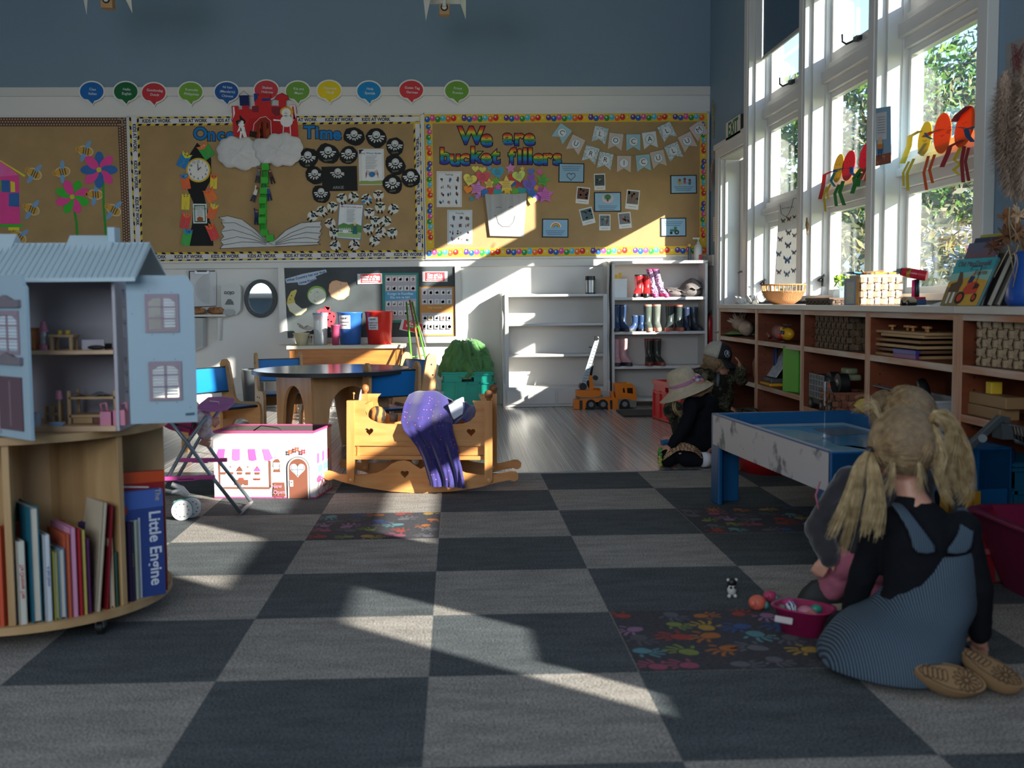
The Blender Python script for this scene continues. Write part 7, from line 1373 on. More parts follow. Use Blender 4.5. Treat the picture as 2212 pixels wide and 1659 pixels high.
bk = [(M1,-.118,.018,.215,.15,'#c8c4b8','off-white book with a red-lettered spine next to the left divider',0,'The Christmas Tree','#b8423a',1),(M1,-.138,.010,.17,.14,'#2a6a90','thin blue book behind the left divider',0,None,'',1),(M1,-.086,.022,.30,.19,'#1f5f72','tall teal book, its cream page edges facing out',0,None,'',0),
      (M1,-.058,.014,.225,.15,'#c2c8ce','pale book with blue spine lettering beside the teal book',0,'A Very Hungry','#2a4a8a',1),(M1,-.040,.010,.18,.14,'#8a8a40','thin olive booklet in the middle of the shelf',0,None,'',0),(M1,-.025,.016,.185,.14,'#5a7a98','grey-blue soft book with curled white pages',0,None,'',0),(M1,-.008,.010,.22,.15,'#b8583a','orange thin book in the middle of the shelf',0,None,'',1),
      (M1,.006,.013,.235,.16,'#c88aa8','pink book with a pale pink spine',0,None,'',1),(M1,.021,.009,.23,.16,'#a8222c','bright red thin book beside the pink one',0,None,'',1),(M1,.033,.008,.225,.15,'#b8a85a','mustard thin book beside the red one',0,None,'',1),(M1,.044,.008,.20,.15,'#5a2a5a','purple thin book near the leaning board book',0,None,'',1),
      (M1,.066,.010,.29,.20,'#b8aa94','large beige board book leaning to the left',-.10,None,'',1),(M1,.092,.007,.28,.20,'#8a1c28','thin dark red book leaning beside the beige one',-.08,None,'',1),(M1,.108,.012,.19,.16,'#b89a7c','short tan book next to the right divider',0,None,'',0),(M1,.122,.008,.15,.15,'#3a5a4a','short green book at the right end of the middle cell',0,None,'',1)]
cols3 = ['#23262a','#3a4248','#5a5450','#2a3a4a','#8a2a2c','#6a6c60','#3a2a28','#4a5a5a','#a82c28','#7a98b8','#2c2c30','#b8482c']
for k in range(12): bk.append((M3,-.105+k*.0205,.014,.20+.018*((k*5) % 4),.15,cols3[k],['dark grey','slate','brown-grey','navy','dark red','khaki','deep brown','grey-green','red','sky blue','black','rust'][k]+f' book in the leftmost visible cell, {ORD[k]} from its left end',0,None,'',1))
for mid,s,th,h,dep,col,lb,ln,tx,tc2,sp in bk: shelf_book(lb,mid,s,th,h,dep,col,lean=ln,text=tx,tcol=tc2 or '#e8e8e8',spine=bool(sp))
shelf_book('purple book with small star marks in the right cell',M2,-.105,.016,.22,.15,'#2c2046',text='* * * * * *',tcol='#c8b03a'); shelf_book('white and green booklet in the right cell',M2,-.085,.012,.22,.14,'#a8b0a0',spine=False); shelf_book('thin white booklet beside the purple book',M2,-.07,.009,.225,.14,'#b8bcc8',spine=False)
# big book facing out, lettered The Little Engine
t = thing('big_picture_book','blue big book lettered The Little Engine standing at the right edge of the round bookcase','book',(-.80,.53,BT0));
P0,P1 = V((-.872,.435,BT0)),V((-.752,.52,BT0)); n = (P1-P0).normalized().cross(V((0,0,1))); Bb = lambda u,v,w: P0+(P1-P0)*u+V((0,0,v))-n*w
obj('cover',MB().prism([(0,0),(1,0),(1,.30),(0,.30)],Bb,0,.003,paint('#2a3f7c',.35)).prism([(0,0),(1,0),(1,.30),(0,.30)],Bb,.018,.021,paint('#2a3f7c',.35)),t); obj('pages',MB().prism([(.02,.003),(.98,.003),(.98,.297),(.02,.297)],Bb,.003,.018,paper('#c8c4bc')),t)
mb = MB().prism([(0,.25),(1,.25),(1,.30),(0,.30)],Bb,-.001,-.001,paint('#3c5aa0')); mb.text('Little Engine',lambda u,v,w: Bb(.82+v/.147,.135-u,w),0,0,.046,paint('#c8ccd8'),-.0015,0,.02,.92,False); mb.text('The',lambda u,v,w: Bb(.90+v/.147,.285-u,w),0,0,.022,paint('#b8a87a'),-.0015,0,.0,1,False); mb.prism(circ(.25,.25,.08,.014),Bb,-.0015,-.0015,paint('#a83a3a')); obj('cover_print',mb,t)
P0b,P1b = V((-.880,.47,BT0)),V((-.757,.56,BT0)); n = (P1b-P0b).normalized().cross(V((0,0,1))); Bc2 = lambda u,v,w: P0b+(P1b-P0b)*u+V((0,0,v))-n*w
t = thing('big_picture_book','red and orange big book standing behind the blue one, only its top showing','book',(P0b+P1b)/2); obj('cover',MB().prism([(0,0),(1,0),(1,.345),(0,.352)],Bc2,0,.014,paint('#8e1c20',.35)),t); obj('cover_print',MB().prism([(0,.318),(1,.314),(1,.344),(0,.351)],Bc2,-.001,-.001,paint('#c84a1c',.4)).prism([(0,.312),(.7,.300),(.7,.304),(0,.318)],Bc2,-.002,-.002,paint('#d8c8c0')),t)
# dolls house
HB = paint('#93a9b6',.5); HD = mat('house_roof_blue','#a3b6c0',.5,var=.03,scale=5); HIN = paint('#aaa6ae',.7); FLW = wood('house_floor','#b08a68','#c8a684','x',.6); PFR = paint('#8a7a86',.5)
Z0 = BT1+.001; YH = .33; XR = -.805; XLh = -1.40; DPH = .22; ZT = .965
t = thing('dolls_house','open pale blue dolls house with a ribbed roof on the round bookcase','dolls house',(-1.1,.45,Z0))
obj('back_wall',MB().bx(XLh,XR,YH+DPH-.008,YH+DPH,Z0,ZT,HIN),t)
sw = atY(240,620,YH+.10)
def By(u,v,w): return V((XR-.008+w,u,v))
wn = lambda y0,y1,z0,z1: [(y0,z0),(y1,z0),(y1,z1),(y0,z1)]
hl = [wn(YH+.06+j*.04,YH+.085+j*.04,zz+k*.045,zz+.036+k*.045) for zz in (.62,.80) for j in (0,1) for k in (0,1,2)]
obj('side_wall',MB().prism([(YH,Z0),(YH+DPH-.008,Z0),(YH+DPH-.008,ZT),(YH,ZT)],By,0,.008,HIN,holes=hl),t); obj('side_wall',MB().bx(XLh,XLh+.008,YH,YH+DPH-.008,Z0,ZT,HB),t)
for z,tk in ((Z0,.014),(.758,.010)): obj('floor_board',MB().bx(XLh+.008,XR-.008,YH-.004,YH+DPH-.008,z,z+tk,FLW),t)
obj('ceiling_board',MB().bx(XLh,XR,YH,YH+DPH,ZT,ZT+.008,HB),t)
g = wallB(YH-.07); ys = YH-.07
EV = [atY(px,600,ys) for px in (-110,300)]; zr = atY(150,600,ys).z; xr0,xr1 = EV[1].x,-1.46
def roof(mb,x0,x1,z0,y0,z1,y1,th=.01): return mb.add([V((x0,y0,z0)),V((x1,y0,z0)),V((x1,y1,z1)),V((x0,y1,z1)),V((x0,y0,z0-th)),V((x1,y0,z0-th)),V((x1,y1+th,z1-th)),V((x0,y1+th,z1-th))],[(0,1,2,3),(7,6,5,4),(0,4,5,1),(1,5,6,2),(2,6,7,3),(3,7,4,0)],HD)
yt = YH+.07; rz_ = atY(100,527,yt).z; mb = MB(); roof(mb,xr1,xr0-.01,zr,ys,rz_,yt)
sl = (rz_-zr)/(yt-ys)
for k in range(40):
 x = xr0-.012-k*.0155
 if x < xr1: break
 mb.add([V((x,ys-.001,zr-.002)),V((x+.0035,ys-.001,zr-.002)),V((x+.0035-.0,yt,rz_+.0018)),V((x,yt,rz_+.0018)),V((x+.0017,ys-.002,zr+.003)),V((x+.0017,yt,rz_+.0045))],[(0,4,5,3),(4,1,2,5),(0,1,4),(3,5,2)],HD)
obj('roof',mb,t)
for a,b,top in ((-90,33,505),(148,246,508)):
 p0,p1 = atY(a,top,yt+.01),atY(b,top,yt+.01); obj('roof_dormer',MB().add([V((p0.x,yt-.03,rz_-.03*sl)),V((p1.x,yt-.03,rz_-.03*sl)),V((p1.x,yt+.02,p1.z)),V((p0.x,yt+.02,p0.z)),V((p0.x,yt+.09,rz_-.02)),V((p1.x,yt+.09,rz_-.02))],[(0,1,2,3),(3,2,5,4),(0,3,4),(1,5,2)],HD),t)
obj('roof_back',MB().add([V((xr1,yt,rz_)),V((xr0-.01,yt,rz_)),V((xr0-.01,YH+DPH+.03,zr)),V((xr1,YH+DPH+.03,zr))],[(0,1,2,3)],HD),t,solid=.006)
p = atY(250,492,yt+.03); obj('chimney',MB().bx(p.x-.014,p.x+.006,yt+.0,yt+.05,rz_-.04,p.z,HB),t,bev=.002)
# shutters: frames with louvres
def louvre(B,w,h,mb,open_left=False):
 mb.prism([(0,0),(w,0),(w,h),(0,h)],B,-.004,.001,PFR,holes=[[(.008,.008),(w-.008,.008),(w-.008,h-.008),(.008,h-.008)]])
 mb.prism([(w/2-.003,.008),(w/2+.003,.008),(w/2+.003,h-.008),(w/2-.003,h-.008)],B,-.004,.001,PFR)
 for v in (.36,.66): mb.prism([(.008,h*v-.002),(w-.008,h*v-.002),(w-.008,h*v+.002),(.008,h*v+.002)],B,-.004,.001,PFR)
 for k in range(10):
  v = .014+k*(h-.028)/9.5; x0 = w/2+.005 if open_left else .01
  mb.prism([(x0,v),(w-.01,v),(w-.01,v+.005),(x0,v+.005)],B,-.001,.003,paint('#c2c8d0'))
 mb.prism([(.008,h-.022),(w*.25,h-.012),(w/2,h-.010),(w*.75,h-.012),(w-.008,h-.022),(w-.008,h-.008),(.008,h-.008)],B,-.005,-.003,PFR)
DR = [atY(272,602,YH-.002),atY(418,602,YH+.03),atY(420,893,YH+.03),atY(275,904,YH-.002)]; U = V((DR[1].x-DR[0].x,DR[1].y-DR[0].y,0)); Lw = U.length; U.normalize(); N_ = V((-U.y,U.x,0)); zb = Z0+.018; O_ = V((DR[0].x,DR[0].y-.002,zb)); Hd = ZT-zb-.004
Bd = lambda u,v,w: O_+U*u+V((0,0,v))+N_*w
px2 = lambda x,y: ((x-272)/146*Lw,(903-y)/301*Hd)
w1 = [px2(311,718),px2(384,716),px2(384,640),px2(311,642)]; w2 = [px2(315,857),px2(386,853),px2(385,777),px2(314,780)]
d = obj('door',MB().prism([(0,0),(Lw,0),(Lw,Hd-.03),(Lw-.016,Hd-.002),(0,Hd)],Bd,0,.008,HB,holes=[w1,w2]),t,bev=.001,label='open right-hand front door panel with two louvred windows')
for w_,ol in ((w1,True),(w2,False)):
 mb = MB(); (ux,vx),(ux1,_),(_,vx1) = w_[0],w_[1],w_[2]; louvre(lambda u,v,w,ux=ux,vx=vx: Bd(ux+u,vx+v,w),ux1-ux,vx1-vx,mb,ol); obj('window_frame',mb,d)
obj('catch',MB().prism([px2(392,889),px2(412,888),px2(412,883),px2(392,884)],Bd,-.002,0,paint('#3a5a70',.3)),d,bev=.001)
mb = MB()
for x,y in ((320,635),(369,637),(325,722),(371,722),(327,773),(373,773),(330,862),(374,861),(403,872),(283,680)): mb.prism(circ(*px2(x,y),.0013,n=8),Bd,-.001,-.001,paint('#3a4048'))
obj('screw_heads',mb,d)
H0 = V((-1.19,.325,zb-.012)); H1 = V((atY(66,900,.10).x,.10,zb-.012)); U2 = (H1-H0).normalized(); L2 = (H1-H0).length; N2 = V((-U2.y,U2.x,0)); B2 = lambda u,v,w: H0+U2*(L2-u)+V((0,0,v))+N2*w
d2 = obj('door',MB().prism([(0,0),(L2,0),(L2,Hd+.01),(.02,Hd+.01),(.012,Hd-.012),(0,Hd-.022)],B2,0,.008,HB),t,label='open left-hand front door panel with grey window and entrance')
def B2r(ox,oz): return lambda u,v,w: B2(ox-u,oz+v,w)
mb = MB(); louvre(B2r(.155,.205),.12,.105,mb); obj('window_frame',mb,d2)
for oz in (.180,.318): obj('lintel',MB().prism([(-.012,0),(.132,0),(.132,.018),(.10,.018),(.06,.03),(.02,.018),(-.012,.018)],B2r(.155,oz),-.010,0,paint('#6f6870',.5)),d2,bev=.002)
obj('entrance',MB().prism([(0,.02),(.115,.02),(.115,.15),(0,.15)],B2r(.148,.0),-.004,0,paint('#5c4650',.6),holes=[]).prism([(-.006,.01),(0,.01),(0,.155),(-.006,.155)],B2r(.148,0),-.007,0,paint('#a49ea6')).prism([(.057,.03),(.062,.03),(.062,.14),(.057,.14)],B2r(.148,0),-.006,-.004,paint('#7a6a74')),d2)
# furniture in the dolls house
LW = paint('#b8966c',.5); PKL = paint('#c2768e',.45); za,zbm = .768,Z0+.014; YF2 = YH+.05
def furn(name,label,cat,parts):
 mbs = [p for p in parts]; allv = [v for _,m in mbs for v in m.v]; c = V((sum(v.x for v in allv)/len(allv),sum(v.y for v in allv)/len(allv),min(v.z for v in allv)))
 t = thing(name,label,cat,c)
 for n_,m in mbs: obj(n_,m,t)
 return t
fx = lambda px,y=YF2: atY(px,800,y).x
x = fx(74); furn('toy_wardrobe','small orange wooden wardrobe upstairs in the dolls house','toy furniture',[('cabinet',MB().bx(x-.012,x+.008,YF2-.01,YF2+.03,za,za+.058,paint('#a8683c'))),('door',MB().bx(x-.010,x+.006,YF2-.012,YF2-.010,za+.006,za+.03,paint('#b87848')).bx(x-.010,x+.006,YF2-.012,YF2-.010,za+.033,za+.054,paint('#b87848')))])
x = fx(98); q = V((x,YF2,za)); furn('toy_lamp','pink toy lamp on a white stand upstairs in the dolls house','toy lamp',[('base',MB().cyl(q,q+V((0,0,.014)),.013,PKL,16)),('stand',MB().lathe([(.004,.014),(.006,.02),(.004,.03),(.007,.038),(.004,.05)],q,paint('#c8c4c8'),12)),('lamp_shade',MB().cyl(q+V((0,0,.048)),q+V((0,0,.074)),.011,PKL,16,.007))])
def mini_table(x,y,z,w,d,h,m): mb = MB(); [mb.bx(x+sx*(w/2-.008)-.004,x+sx*(w/2-.008)+.004,y+sy*(d/2-.006)-.004,y+sy*(d/2-.006)+.004,z,z+h-.006,m) for sx in (-1,1) for sy in (-1,1)]; return [('tabletop',MB().bx(x-w/2,x+w/2,y-d/2,y+d/2,z+h-.006,z+h,m)),('legs',mb)]
x = fx(138); furn('toy_table','pale wooden toy table upstairs in the dolls house','toy furniture',mini_table(x,YF2+.01,za,.066,.05,.040,LW))
for k,dx in enumerate((-.008,.012)): q = V((x+dx,YF2+.005,za+.041)); furn('toy_cup',f'tiny yellow cup on the toy table, {("left", "right")[k]} one','toy cup',[('cup',MB().cyl(q,q+V((0,0,.010)),.006,paint('#c8a83a'),12,.007))])
x = fx(205); furn('toy_bed','small white toy bed upstairs in the dolls house','toy furniture',[('headboard',MB().bx(x-.028,x+.03,YF2-.01,YF2-.006,za,za+.026,paint('#a8a2ac'))),('mattress',MB().bx(x-.026,x+.028,YF2-.006,YF2+.06,za,za+.014,paint('#3a3840'))),('blanket',MB().ball((x+.01,YF2-.012,za+.006),(.024,.006,.006),BLACK,12,6))])
x = fx(79); furn('toy_box','small white speckled toy box downstairs in the dolls house','toy furniture',[('body',MB().bx(x-.010,x+.010,YH+.01,YH+.04,zbm,zbm+.034,paint('#a8aeb8')))])
x = fx(104); mb = MB(); [mb.bx(x+a-.002,x+a+.002,YF2+.01,YF2+.03,zbm,zbm+.052,LW) for a in (-.016,.004,.024)]; [mb.bx(x-.016,x+.024,YF2+.01,YF2+.03,zbm+b,zbm+b+.004,LW) for b in (0,.024,.048)]; furn('toy_shelf','open wooden toy shelf downstairs in the dolls house','toy furniture',[('frame',mb)])
x = fx(128); q = V((x,YF2-.01,zbm)); furn('toy_lamp','pink-shaded toy floor lamp with wooden stand downstairs in the dolls house','toy lamp',[('base',MB().cyl(q,q+V((0,0,.008)),.014,LW,16)),('pole',MB().cyl(q+V((0,0,.006)),q+V((0,0,.07)),.0035,LW,10)),('lamp_shade',MB().cyl(q+V((0,0,.068)),q+V((0,0,.09)),.010,PKL,16,.006))])
xa,xb = fx(146),fx(246); mb = MB(); [mb.bx(X_-.004,X_+.004,Yy,Yy+.006,zbm,zbm+.088,LW) for X_ in (xa,xb) for Yy in (YF2,YF2+.07)]; furn('toy_bunk_bed','wooden toy bunk bed downstairs in the dolls house','toy furniture',[('posts',mb),('bed_base',MB().bx(xa,xb,YF2,YF2+.075,zbm+.066,zbm+.072,LW)),('bed_base',MB().bx(xa,xb,YF2,YF2+.075,zbm+.018,zbm+.024,LW)),('bedding',MB().grid(lambda u,v: V((xa+(xb-xa)*(.05+.8*u),YF2+.07*v,zbm+.075+.006*math.sin(u*9+v*3))),10,5,paint('#8a8a90'))),('drawer_front',MB().bx(xa+.01,(xa+xb)/2,YF2-.002,YF2,zbm+.002,zbm+.017,paint('#a88458')).bx((xa+xb)/2+.003,xb-.006,YF2-.002,YF2,zbm+.002,zbm+.017,paint('#6a3a2a')))])
x = fx(243,YH+.02); mb = MB()
for s in (-1,1): mb.tube([V((x+s*.026-.003,YH+.02,zbm+.035)),V((x+s*.026-.008,YH+.02,zbm+.055)),V((x+s*.026+.006,YH+.02,zbm+.058)),V((x+s*.026+.010,YH+.02,zbm+.035))],.003,PKL,8)
furn('toy_basket','pink toy basket with lattice sides downstairs in the dolls house','toy basket',[('basket',MB().bx(x-.032,x-.004,YH+.005,YH+.04,zbm,zbm+.036,PKL).bx(x+.002,x+.032,YH+.005,YH+.04,zbm,zbm+.04,PKL)),('handle',mb)])
x = fx(118,YH+.01); furn('toy_steps','tiny pale blue toy stool at the front edge of the dolls house','toy furniture',[('seat',MB().bx(x-.016,x+.018,YH+.0,YH+.02,zbm+.006,zbm+.010,paint('#8aa8c8'))),('base',MB().bx(x-.012,x+.014,YH+.003,YH+.017,zbm,zbm+.006,paint('#8aa8c8')))])
# ================================================================ light table, handprint tiles, floor toys, children
TBL = paint('#0c4c7c',.35); zt0 = .391
X0,X1t,Y0t,Y1t = 1.186,1.81,.91,2.15
t = thing('light_table','low blue play table with a raised rim and scuffed white front, holding a map','table',((X0+X1t)/2,(Y0t+Y1t)/2,0))
SCF = mat('scuffed_white','#c8c6c4',.45,col2='#a8a8aa',scale=9); e = SCF.node_tree.nodes['Color Ramp'].color_ramp.elements; e[0].position = .36; e[1].position = .43; e[0].color = (*hx('#5a6068'),1); e[1].color = (*hx('#b4b2b2'),1)
obj('side_board',MB().bx(X0,X0+.018,Y0t+.02,Y1t-.02,.25,zt0-.004,SCF).bx(X0-.001,X0+.019,Y0t+.02,Y1t-.02,zt0-.006,zt0,TBL),t); obj('side_board',MB().bx(X1t-.018,X1t,Y0t+.02,Y1t-.02,.25,zt0,TBL),t)
obj('end_board',MB().bx(X0,X1t,Y1t-.02,Y1t,.25,zt0,TBL),t,bev=.003); obj('end_board',MB().bx(X0,X1t,Y0t,Y0t+.02,.25,zt0,TBL),t,bev=.003)
obj('bed',MB().bx(X0+.018,X1t-.018,Y0t+.02,Y1t-.02,.325,.338,paint('#3a78a0',.25)),t)
for x,s in ((X0,1),(X1t,-1)):
 for y,r in ((Y1t,-1),(Y0t,1)): obj('leg',MB().bx(min(x,x+s*.12),max(x,x+s*.12),min(y,y+r*.022),max(y,y+r*.022),0,zt0-.001,paint('#0c4874',.35)).bx(min(x-s*.001,x+s*.02),max(x-s*.001,x+s*.02),min(y,y+r*.10),max(y,y+r*.10),0,.26,paint('#0c4874',.35)),t,bev=.006)
BM = lambda u,v,w: V((X0+.03+u*.56,Y0t+.03+v*1.18,.3392-w)); wt = mat('map_blue','#6fa9c6',.12,var=.12,scale=8)
mp_ = tag(obj('map_sheet',MB().prism([(0,0),(1,0),(1,1),(0,1)],BM,0,.001,paint('#c4d8de',.15)).prism([(.07,.05),(.93,.05),(.93,.92),(.07,.92)],BM,-.0006,-.0006,wt).prism(circ(.3,.7,.2,.17,20,0,.12),BM,-.0012,-.0012,paint('#8fb4c4',.15)).prism(circ(.62,.45,.22,.2,20,.3,.15),BM,-.0012,-.0012,paint('#3f86b4',.15)).prism(circ(.35,.25,.2,.12,18,.3,.15),BM,-.0012,-.0012,paint('#7fb0c8',.15)).prism([(.55,.62),(.9,.66),(.9,.86),(.6,.84)],BM,-.0016,-.0016,paint('#6a7880',.2))),'pale blue map sheet lying in the blue play table','map')
for o in (t,mp_): turn(o,(1.186,2.15,0),math.radians(4.35))
# handprint carpet tiles
HT = mat('handprint_tile_base','#34333a',.95,var=.35,scale=90,bump=.3); hc = ['#8e342a','#5a5a60','#9a5a2a','#9a7a32','#4a4a50','#6f7a3a','#507e86','#54545c','#2f4a7a','#85607c','#8e4258']
for i,(cx,cy,w_) in enumerate(((-1,3,'in the sunlight in front of the cradle'),(1,0,'under the pink basket of toys'),(2,3,'between the blue table and the crouching child'),(-4,0,'at the left edge, half under the bookcase'))):
 R = random.Random(40+i); x0,y0 = cx*.5,cy*.5; B = lambda u,v,w: V((x0+u,y0+v,.0012-w)); mb = MB().prism([(.002,.002),(.498,.002),(.498,.498),(.002,.498)],B,0,.001,HT)
 cells = [(a,b) for a in range(5) for b in range(5)]; R.shuffle(cells)
 for k,(a_,b_) in enumerate(cells):
  u,v = .05+a_*.10+R.uniform(-.022,.022),.05+b_*.10+R.uniform(-.022,.022); m_ = mat('print_'+hc[k % 11][1:],hc[k % 11],.95,var=.2,scale=120); an = R.uniform(0,6.28); s = R.uniform(1.05,1.4); lv = -.0004-.00005*(k % 4)
  def cl(pts): return [(min(.497,max(.003,p[0])),min(.497,max(.003,p[1]))) for p in pts]
  mb.prism(cl(circ(u,v,.021*s,.018*s,12,an,.08,R)),B,lv,lv,m_)
  for f in range(5): fa = an-.95+f*.42+(0 if f else -.35); r0,r1 = .024*s,(.052 if f not in (0,4) else .040)*s; mb.prism(cl(line([(u+r0*math.cos(fa),v+r0*math.sin(fa)),(u+(r0+r1)/2*math.cos(fa),v+(r0+r1)/2*math.sin(fa)),(u+r1*math.cos(fa+.1),v+r1*math.sin(fa+.1))],.0075*s)),B,lv,lv,m_)
 tag(obj('handprint_carpet_tile',mb),'dark carpet tile with multicoloured handprints, '+w_,'carpet tile','handprint carpet tiles')
struct(obj('trim_7',MB().bx(XG-.03,XG+.03,-1.60,-1.15,.90,1.45,TR)))  # added panel out of view, blocks sun to narrow the floor streak
struct(obj('trim_8',MB().bx(XG-.03,XG+.03,-.90,.73,.90,1.27,TR)))  # added unseen panel, cuts sunlight through the lower pane to a thin band
# ---------------------------------------------------------------- people
SKIN = mat('child_skin','#c08c76',.5,var=.05,scale=14)
def J(px,py,Y): return atY(px,py,Y)
def blob(name,mb,parent,voxel=.005,sm=4,disp=None,label=None):
 o = obj(name,mb,parent,label=label); r = o.modifiers.new('remesh','REMESH'); r.mode = 'VOXEL'; r.voxel_size = voxel; r.use_smooth_shade = True
 s = o.modifiers.new('smooth','SMOOTH'); s.factor = .5; s.iterations = sm
 if disp: tx = bpy.data.textures.get('folds') or bpy.data.textures.new('folds','CLOUDS'); tx.noise_scale = .045; d = o.modifiers.new('folds','DISPLACE'); d.texture = tx; d.strength = disp; d.mid_level = .5
 return o
def limb(mb,pts,rs,m):
 mb.tube(pts,rs,m,14); [mb.ball(p,r*1.0,m,12,8) for p,r in zip(pts,rs)]; return mb
def hand(mb,wrist,tip,palm_n,m,curl=.35,s=1.0,thumb=1):
 """palm plus four unequal bent fingers and a side thumb"""
 d = (V(tip)-V(wrist)).normalized(); n = (V(palm_n)-d*d.dot(V(palm_n))).normalized(); sd = d.cross(n); W = V(wrist)
 mb.ball(W+d*.024*s,(.019*s,.011*s,.026*s),m,12,8,Matrix((sd,n,d)).transposed())
 for k,L in enumerate((.032,.038,.036,.028)):
  b = W+d*.044*s+sd*((k-1.5)*.0112*s); p1 = b+(d*math.cos(curl)+n*math.sin(curl)+sd*(k-1.5)*.06)*L*.5*s; p2 = p1+(d*math.cos(curl*2.4)+n*math.sin(curl*2.4)+sd*(k-1.5)*.05)*L*.5*s; mb.tube([b-d*.01,b,p1,p2],[.0055*s,.0052*s,.0048*s,.0036*s],m,8)
 b = W+d*.012*s+sd*thumb*.014*s; p1 = b+(d*.6+sd*thumb*.75+n*.3).normalized()*.02*s; mb.tube([b,p1,p1+(d*.85+sd*thumb*.25+n*.4).normalized()*.016*s],[.0068*s,.006*s,.0042*s],m,8)
def strands(guides,n,spread,m,seed,r=.0011,taper=True):
 R = random.Random(seed); mb = MB()
 for _ in range(n):
  g = guides[R.randrange(len(guides))]; a = V((R.gauss(0,1),R.gauss(0,1),R.gauss(0,1)))*.5; wv = R.uniform(0,6); pts = []; L = R.uniform(.75,1.08)
  for i,p in enumerate(g):
   k = i/(len(g)-1); q = V(g[0]).lerp(V(p),L) if i else V(p); pts.append(q+a*spread*(.25+k*1.0)+V((math.sin(wv+k*5),math.cos(wv+k*4),0))*spread*.35*k)
  # smooth the guide
  fine = []
  for i in range(len(pts)-1):
   p0,p1,p2,p3 = pts[max(0,i-1)],pts[i],pts[i+1],pts[min(len(pts)-1,i+2)]
   for s in (0,.33,.66): fine.append(.5*((2*p1)+(p2-p0)*s+(2*p0-5*p1+4*p2-p3)*s*s+(3*p1-p0-3*p2+p3)*s**3))
  fine.append(pts[-1]); N_ = len(fine); mb.tube(fine,[r*(1-.75*i/N_) for i in range(N_)],m,3,caps=False)
 return mb
def on_skull(c,r,n,m,seed,pole,start,length=.9,rad=.0012,lift=1.03):
 """combed hair lying on the skull, running from a parting towards the gathered point"""
 R = random.Random(seed); mb = MB(); pole = V(pole).normalized()
 for _ in range(n):
  d = V((R.gauss(0,1),R.gauss(0,1),R.gauss(0,1))).normalized()
  if not start(d): continue
  pts = []
  for i in range(6): q = d.lerp(pole,i/5*length).normalized(); pts.append(V(c)+V((q.x*r[0],q.y*r[1],q.z*r[2]))*(lift+R.uniform(-.01,.03)))
  mb.tube(pts,rad,m,3,caps=False)
 return mb
BH = mat('blonde_hair','#6f583e',.55,col2='#a88c64',scale=45); BH2 = mat('pale_blonde_hair','#94794f',.55,col2='#cdb488',scale=40); BHR = mat('hair_roots','#6f5a42',.7,col2='#8a7254',scale=60,bump=.4)
NAVY = mat('navy_cotton','#0d0f15',.9,var=.15,scale=25,spec=.2)
# --- girl in the striped pinafore, seen from behind
t = thing('person','child with blonde pigtails kneeling back to the camera in a blue striped pinafore','person',(1.13,-.03,0))
hd = J(1952,962,.04); nk = J(1970,1072,.02); ch = J(1992,1170,0); wa = J(1985,1290,.0); pv = J(1955,1385,0); pv.z = .095
SL,SR_ = J(1902,1128,.05),J(2080,1142,-.04); EL,WL = J(1862,1248,.08),J(1838,1325,.14); ER,WR = J(2112,1270,-.06),J(2118,1375,-.03); HL = J(1795,1335,.20); HR = V((1.335,.02,.012))
KL = V((1.035,.10,.052)); AL = V((1.10,-.14,.04)); KR = V((1.22,.22,.055)); AR = V((1.24,-.12,.04))
mb = MB().ball(hd,(.072,.078,.086),SKIN,20,14).ball(hd+V((-.02,.05,-.035)),(.045,.04,.045),SKIN,14,10)
for s in (-1,1): mb.ball(hd+V((s*.073,.005,-.012)),(.008,.014,.019),SKIN,10,8)
limb(mb,[hd+V((0,.01,-.05)),nk,ch+V((0,0,.03))],[.034,.033,.06],SKIN); limb(mb,[ch,wa,pv],[.075,.07,.085],SKIN)
for a_,b_,c_,h_ in ((SL,EL,WL,HL),(SR_,ER,WR,HR)): limb(mb,[ch+V((0,0,.02)),a_,b_,c_],[.04,.032,.024,.017],SKIN)
hand(mb,WL,HL,(0,.2,-1),SKIN,.4,1.0,-1); hand(mb,WR,HR,(-.3,0,-1),SKIN,.25,1.0,1)
for k,a_ in ((KL,AL),(KR,AR)): limb(mb,[pv,k,a_],[.07,.045,.03],SKIN)
blob('body',mb,t,.0042,3)
mb = MB(); limb(mb,[nk+V((.0,0,-.028)),ch+V((0,0,.03)),ch,wa,pv],[.045,.07,.088,.085,.09],NAVY)
for a_,b_,c_ in ((SL,EL,WL),(SR_,ER,WR)): limb(mb,[ch+V((0,0,.025)),a_,b_,b_.lerp(c_,.93)],[.05,.043,.034,.026],NAVY)
blob('dark_top',mb,t,.006,3,.008)
mb = MB(); [limb(mb,[pv,k,k.lerp(a_,.6),a_],[.08,.055,.045,.036],NAVY) for k,a_ in ((KL,AL),(KR,AR))]; blob('leggings',mb,t,.006,3,.004)
DEN = mat('striped_denim','#1f272f',.85,col2='#4c6072',kind='wave',scale=58,stretch=(1,.35,.03)); DEN.node_tree.nodes['Wave Texture'].inputs['Distortion'].default_value = .5; e = DEN.node_tree.nodes['Color Ramp'].color_ramp.elements; e[0].position = .35; e[1].position = .62
def ring(c,rx,ry,n=40,wob=0,ph=0,tilt=0): return [V(c)+V((rx*(1+wob*math.sin(7*2*PI*j/n+ph))*math.cos(2*PI*j/n),ry*(1+wob*math.sin(5*2*PI*j/n+ph))*math.sin(2*PI*j/n),tilt*math.cos(2*PI*j/n))) for j in range(n)]
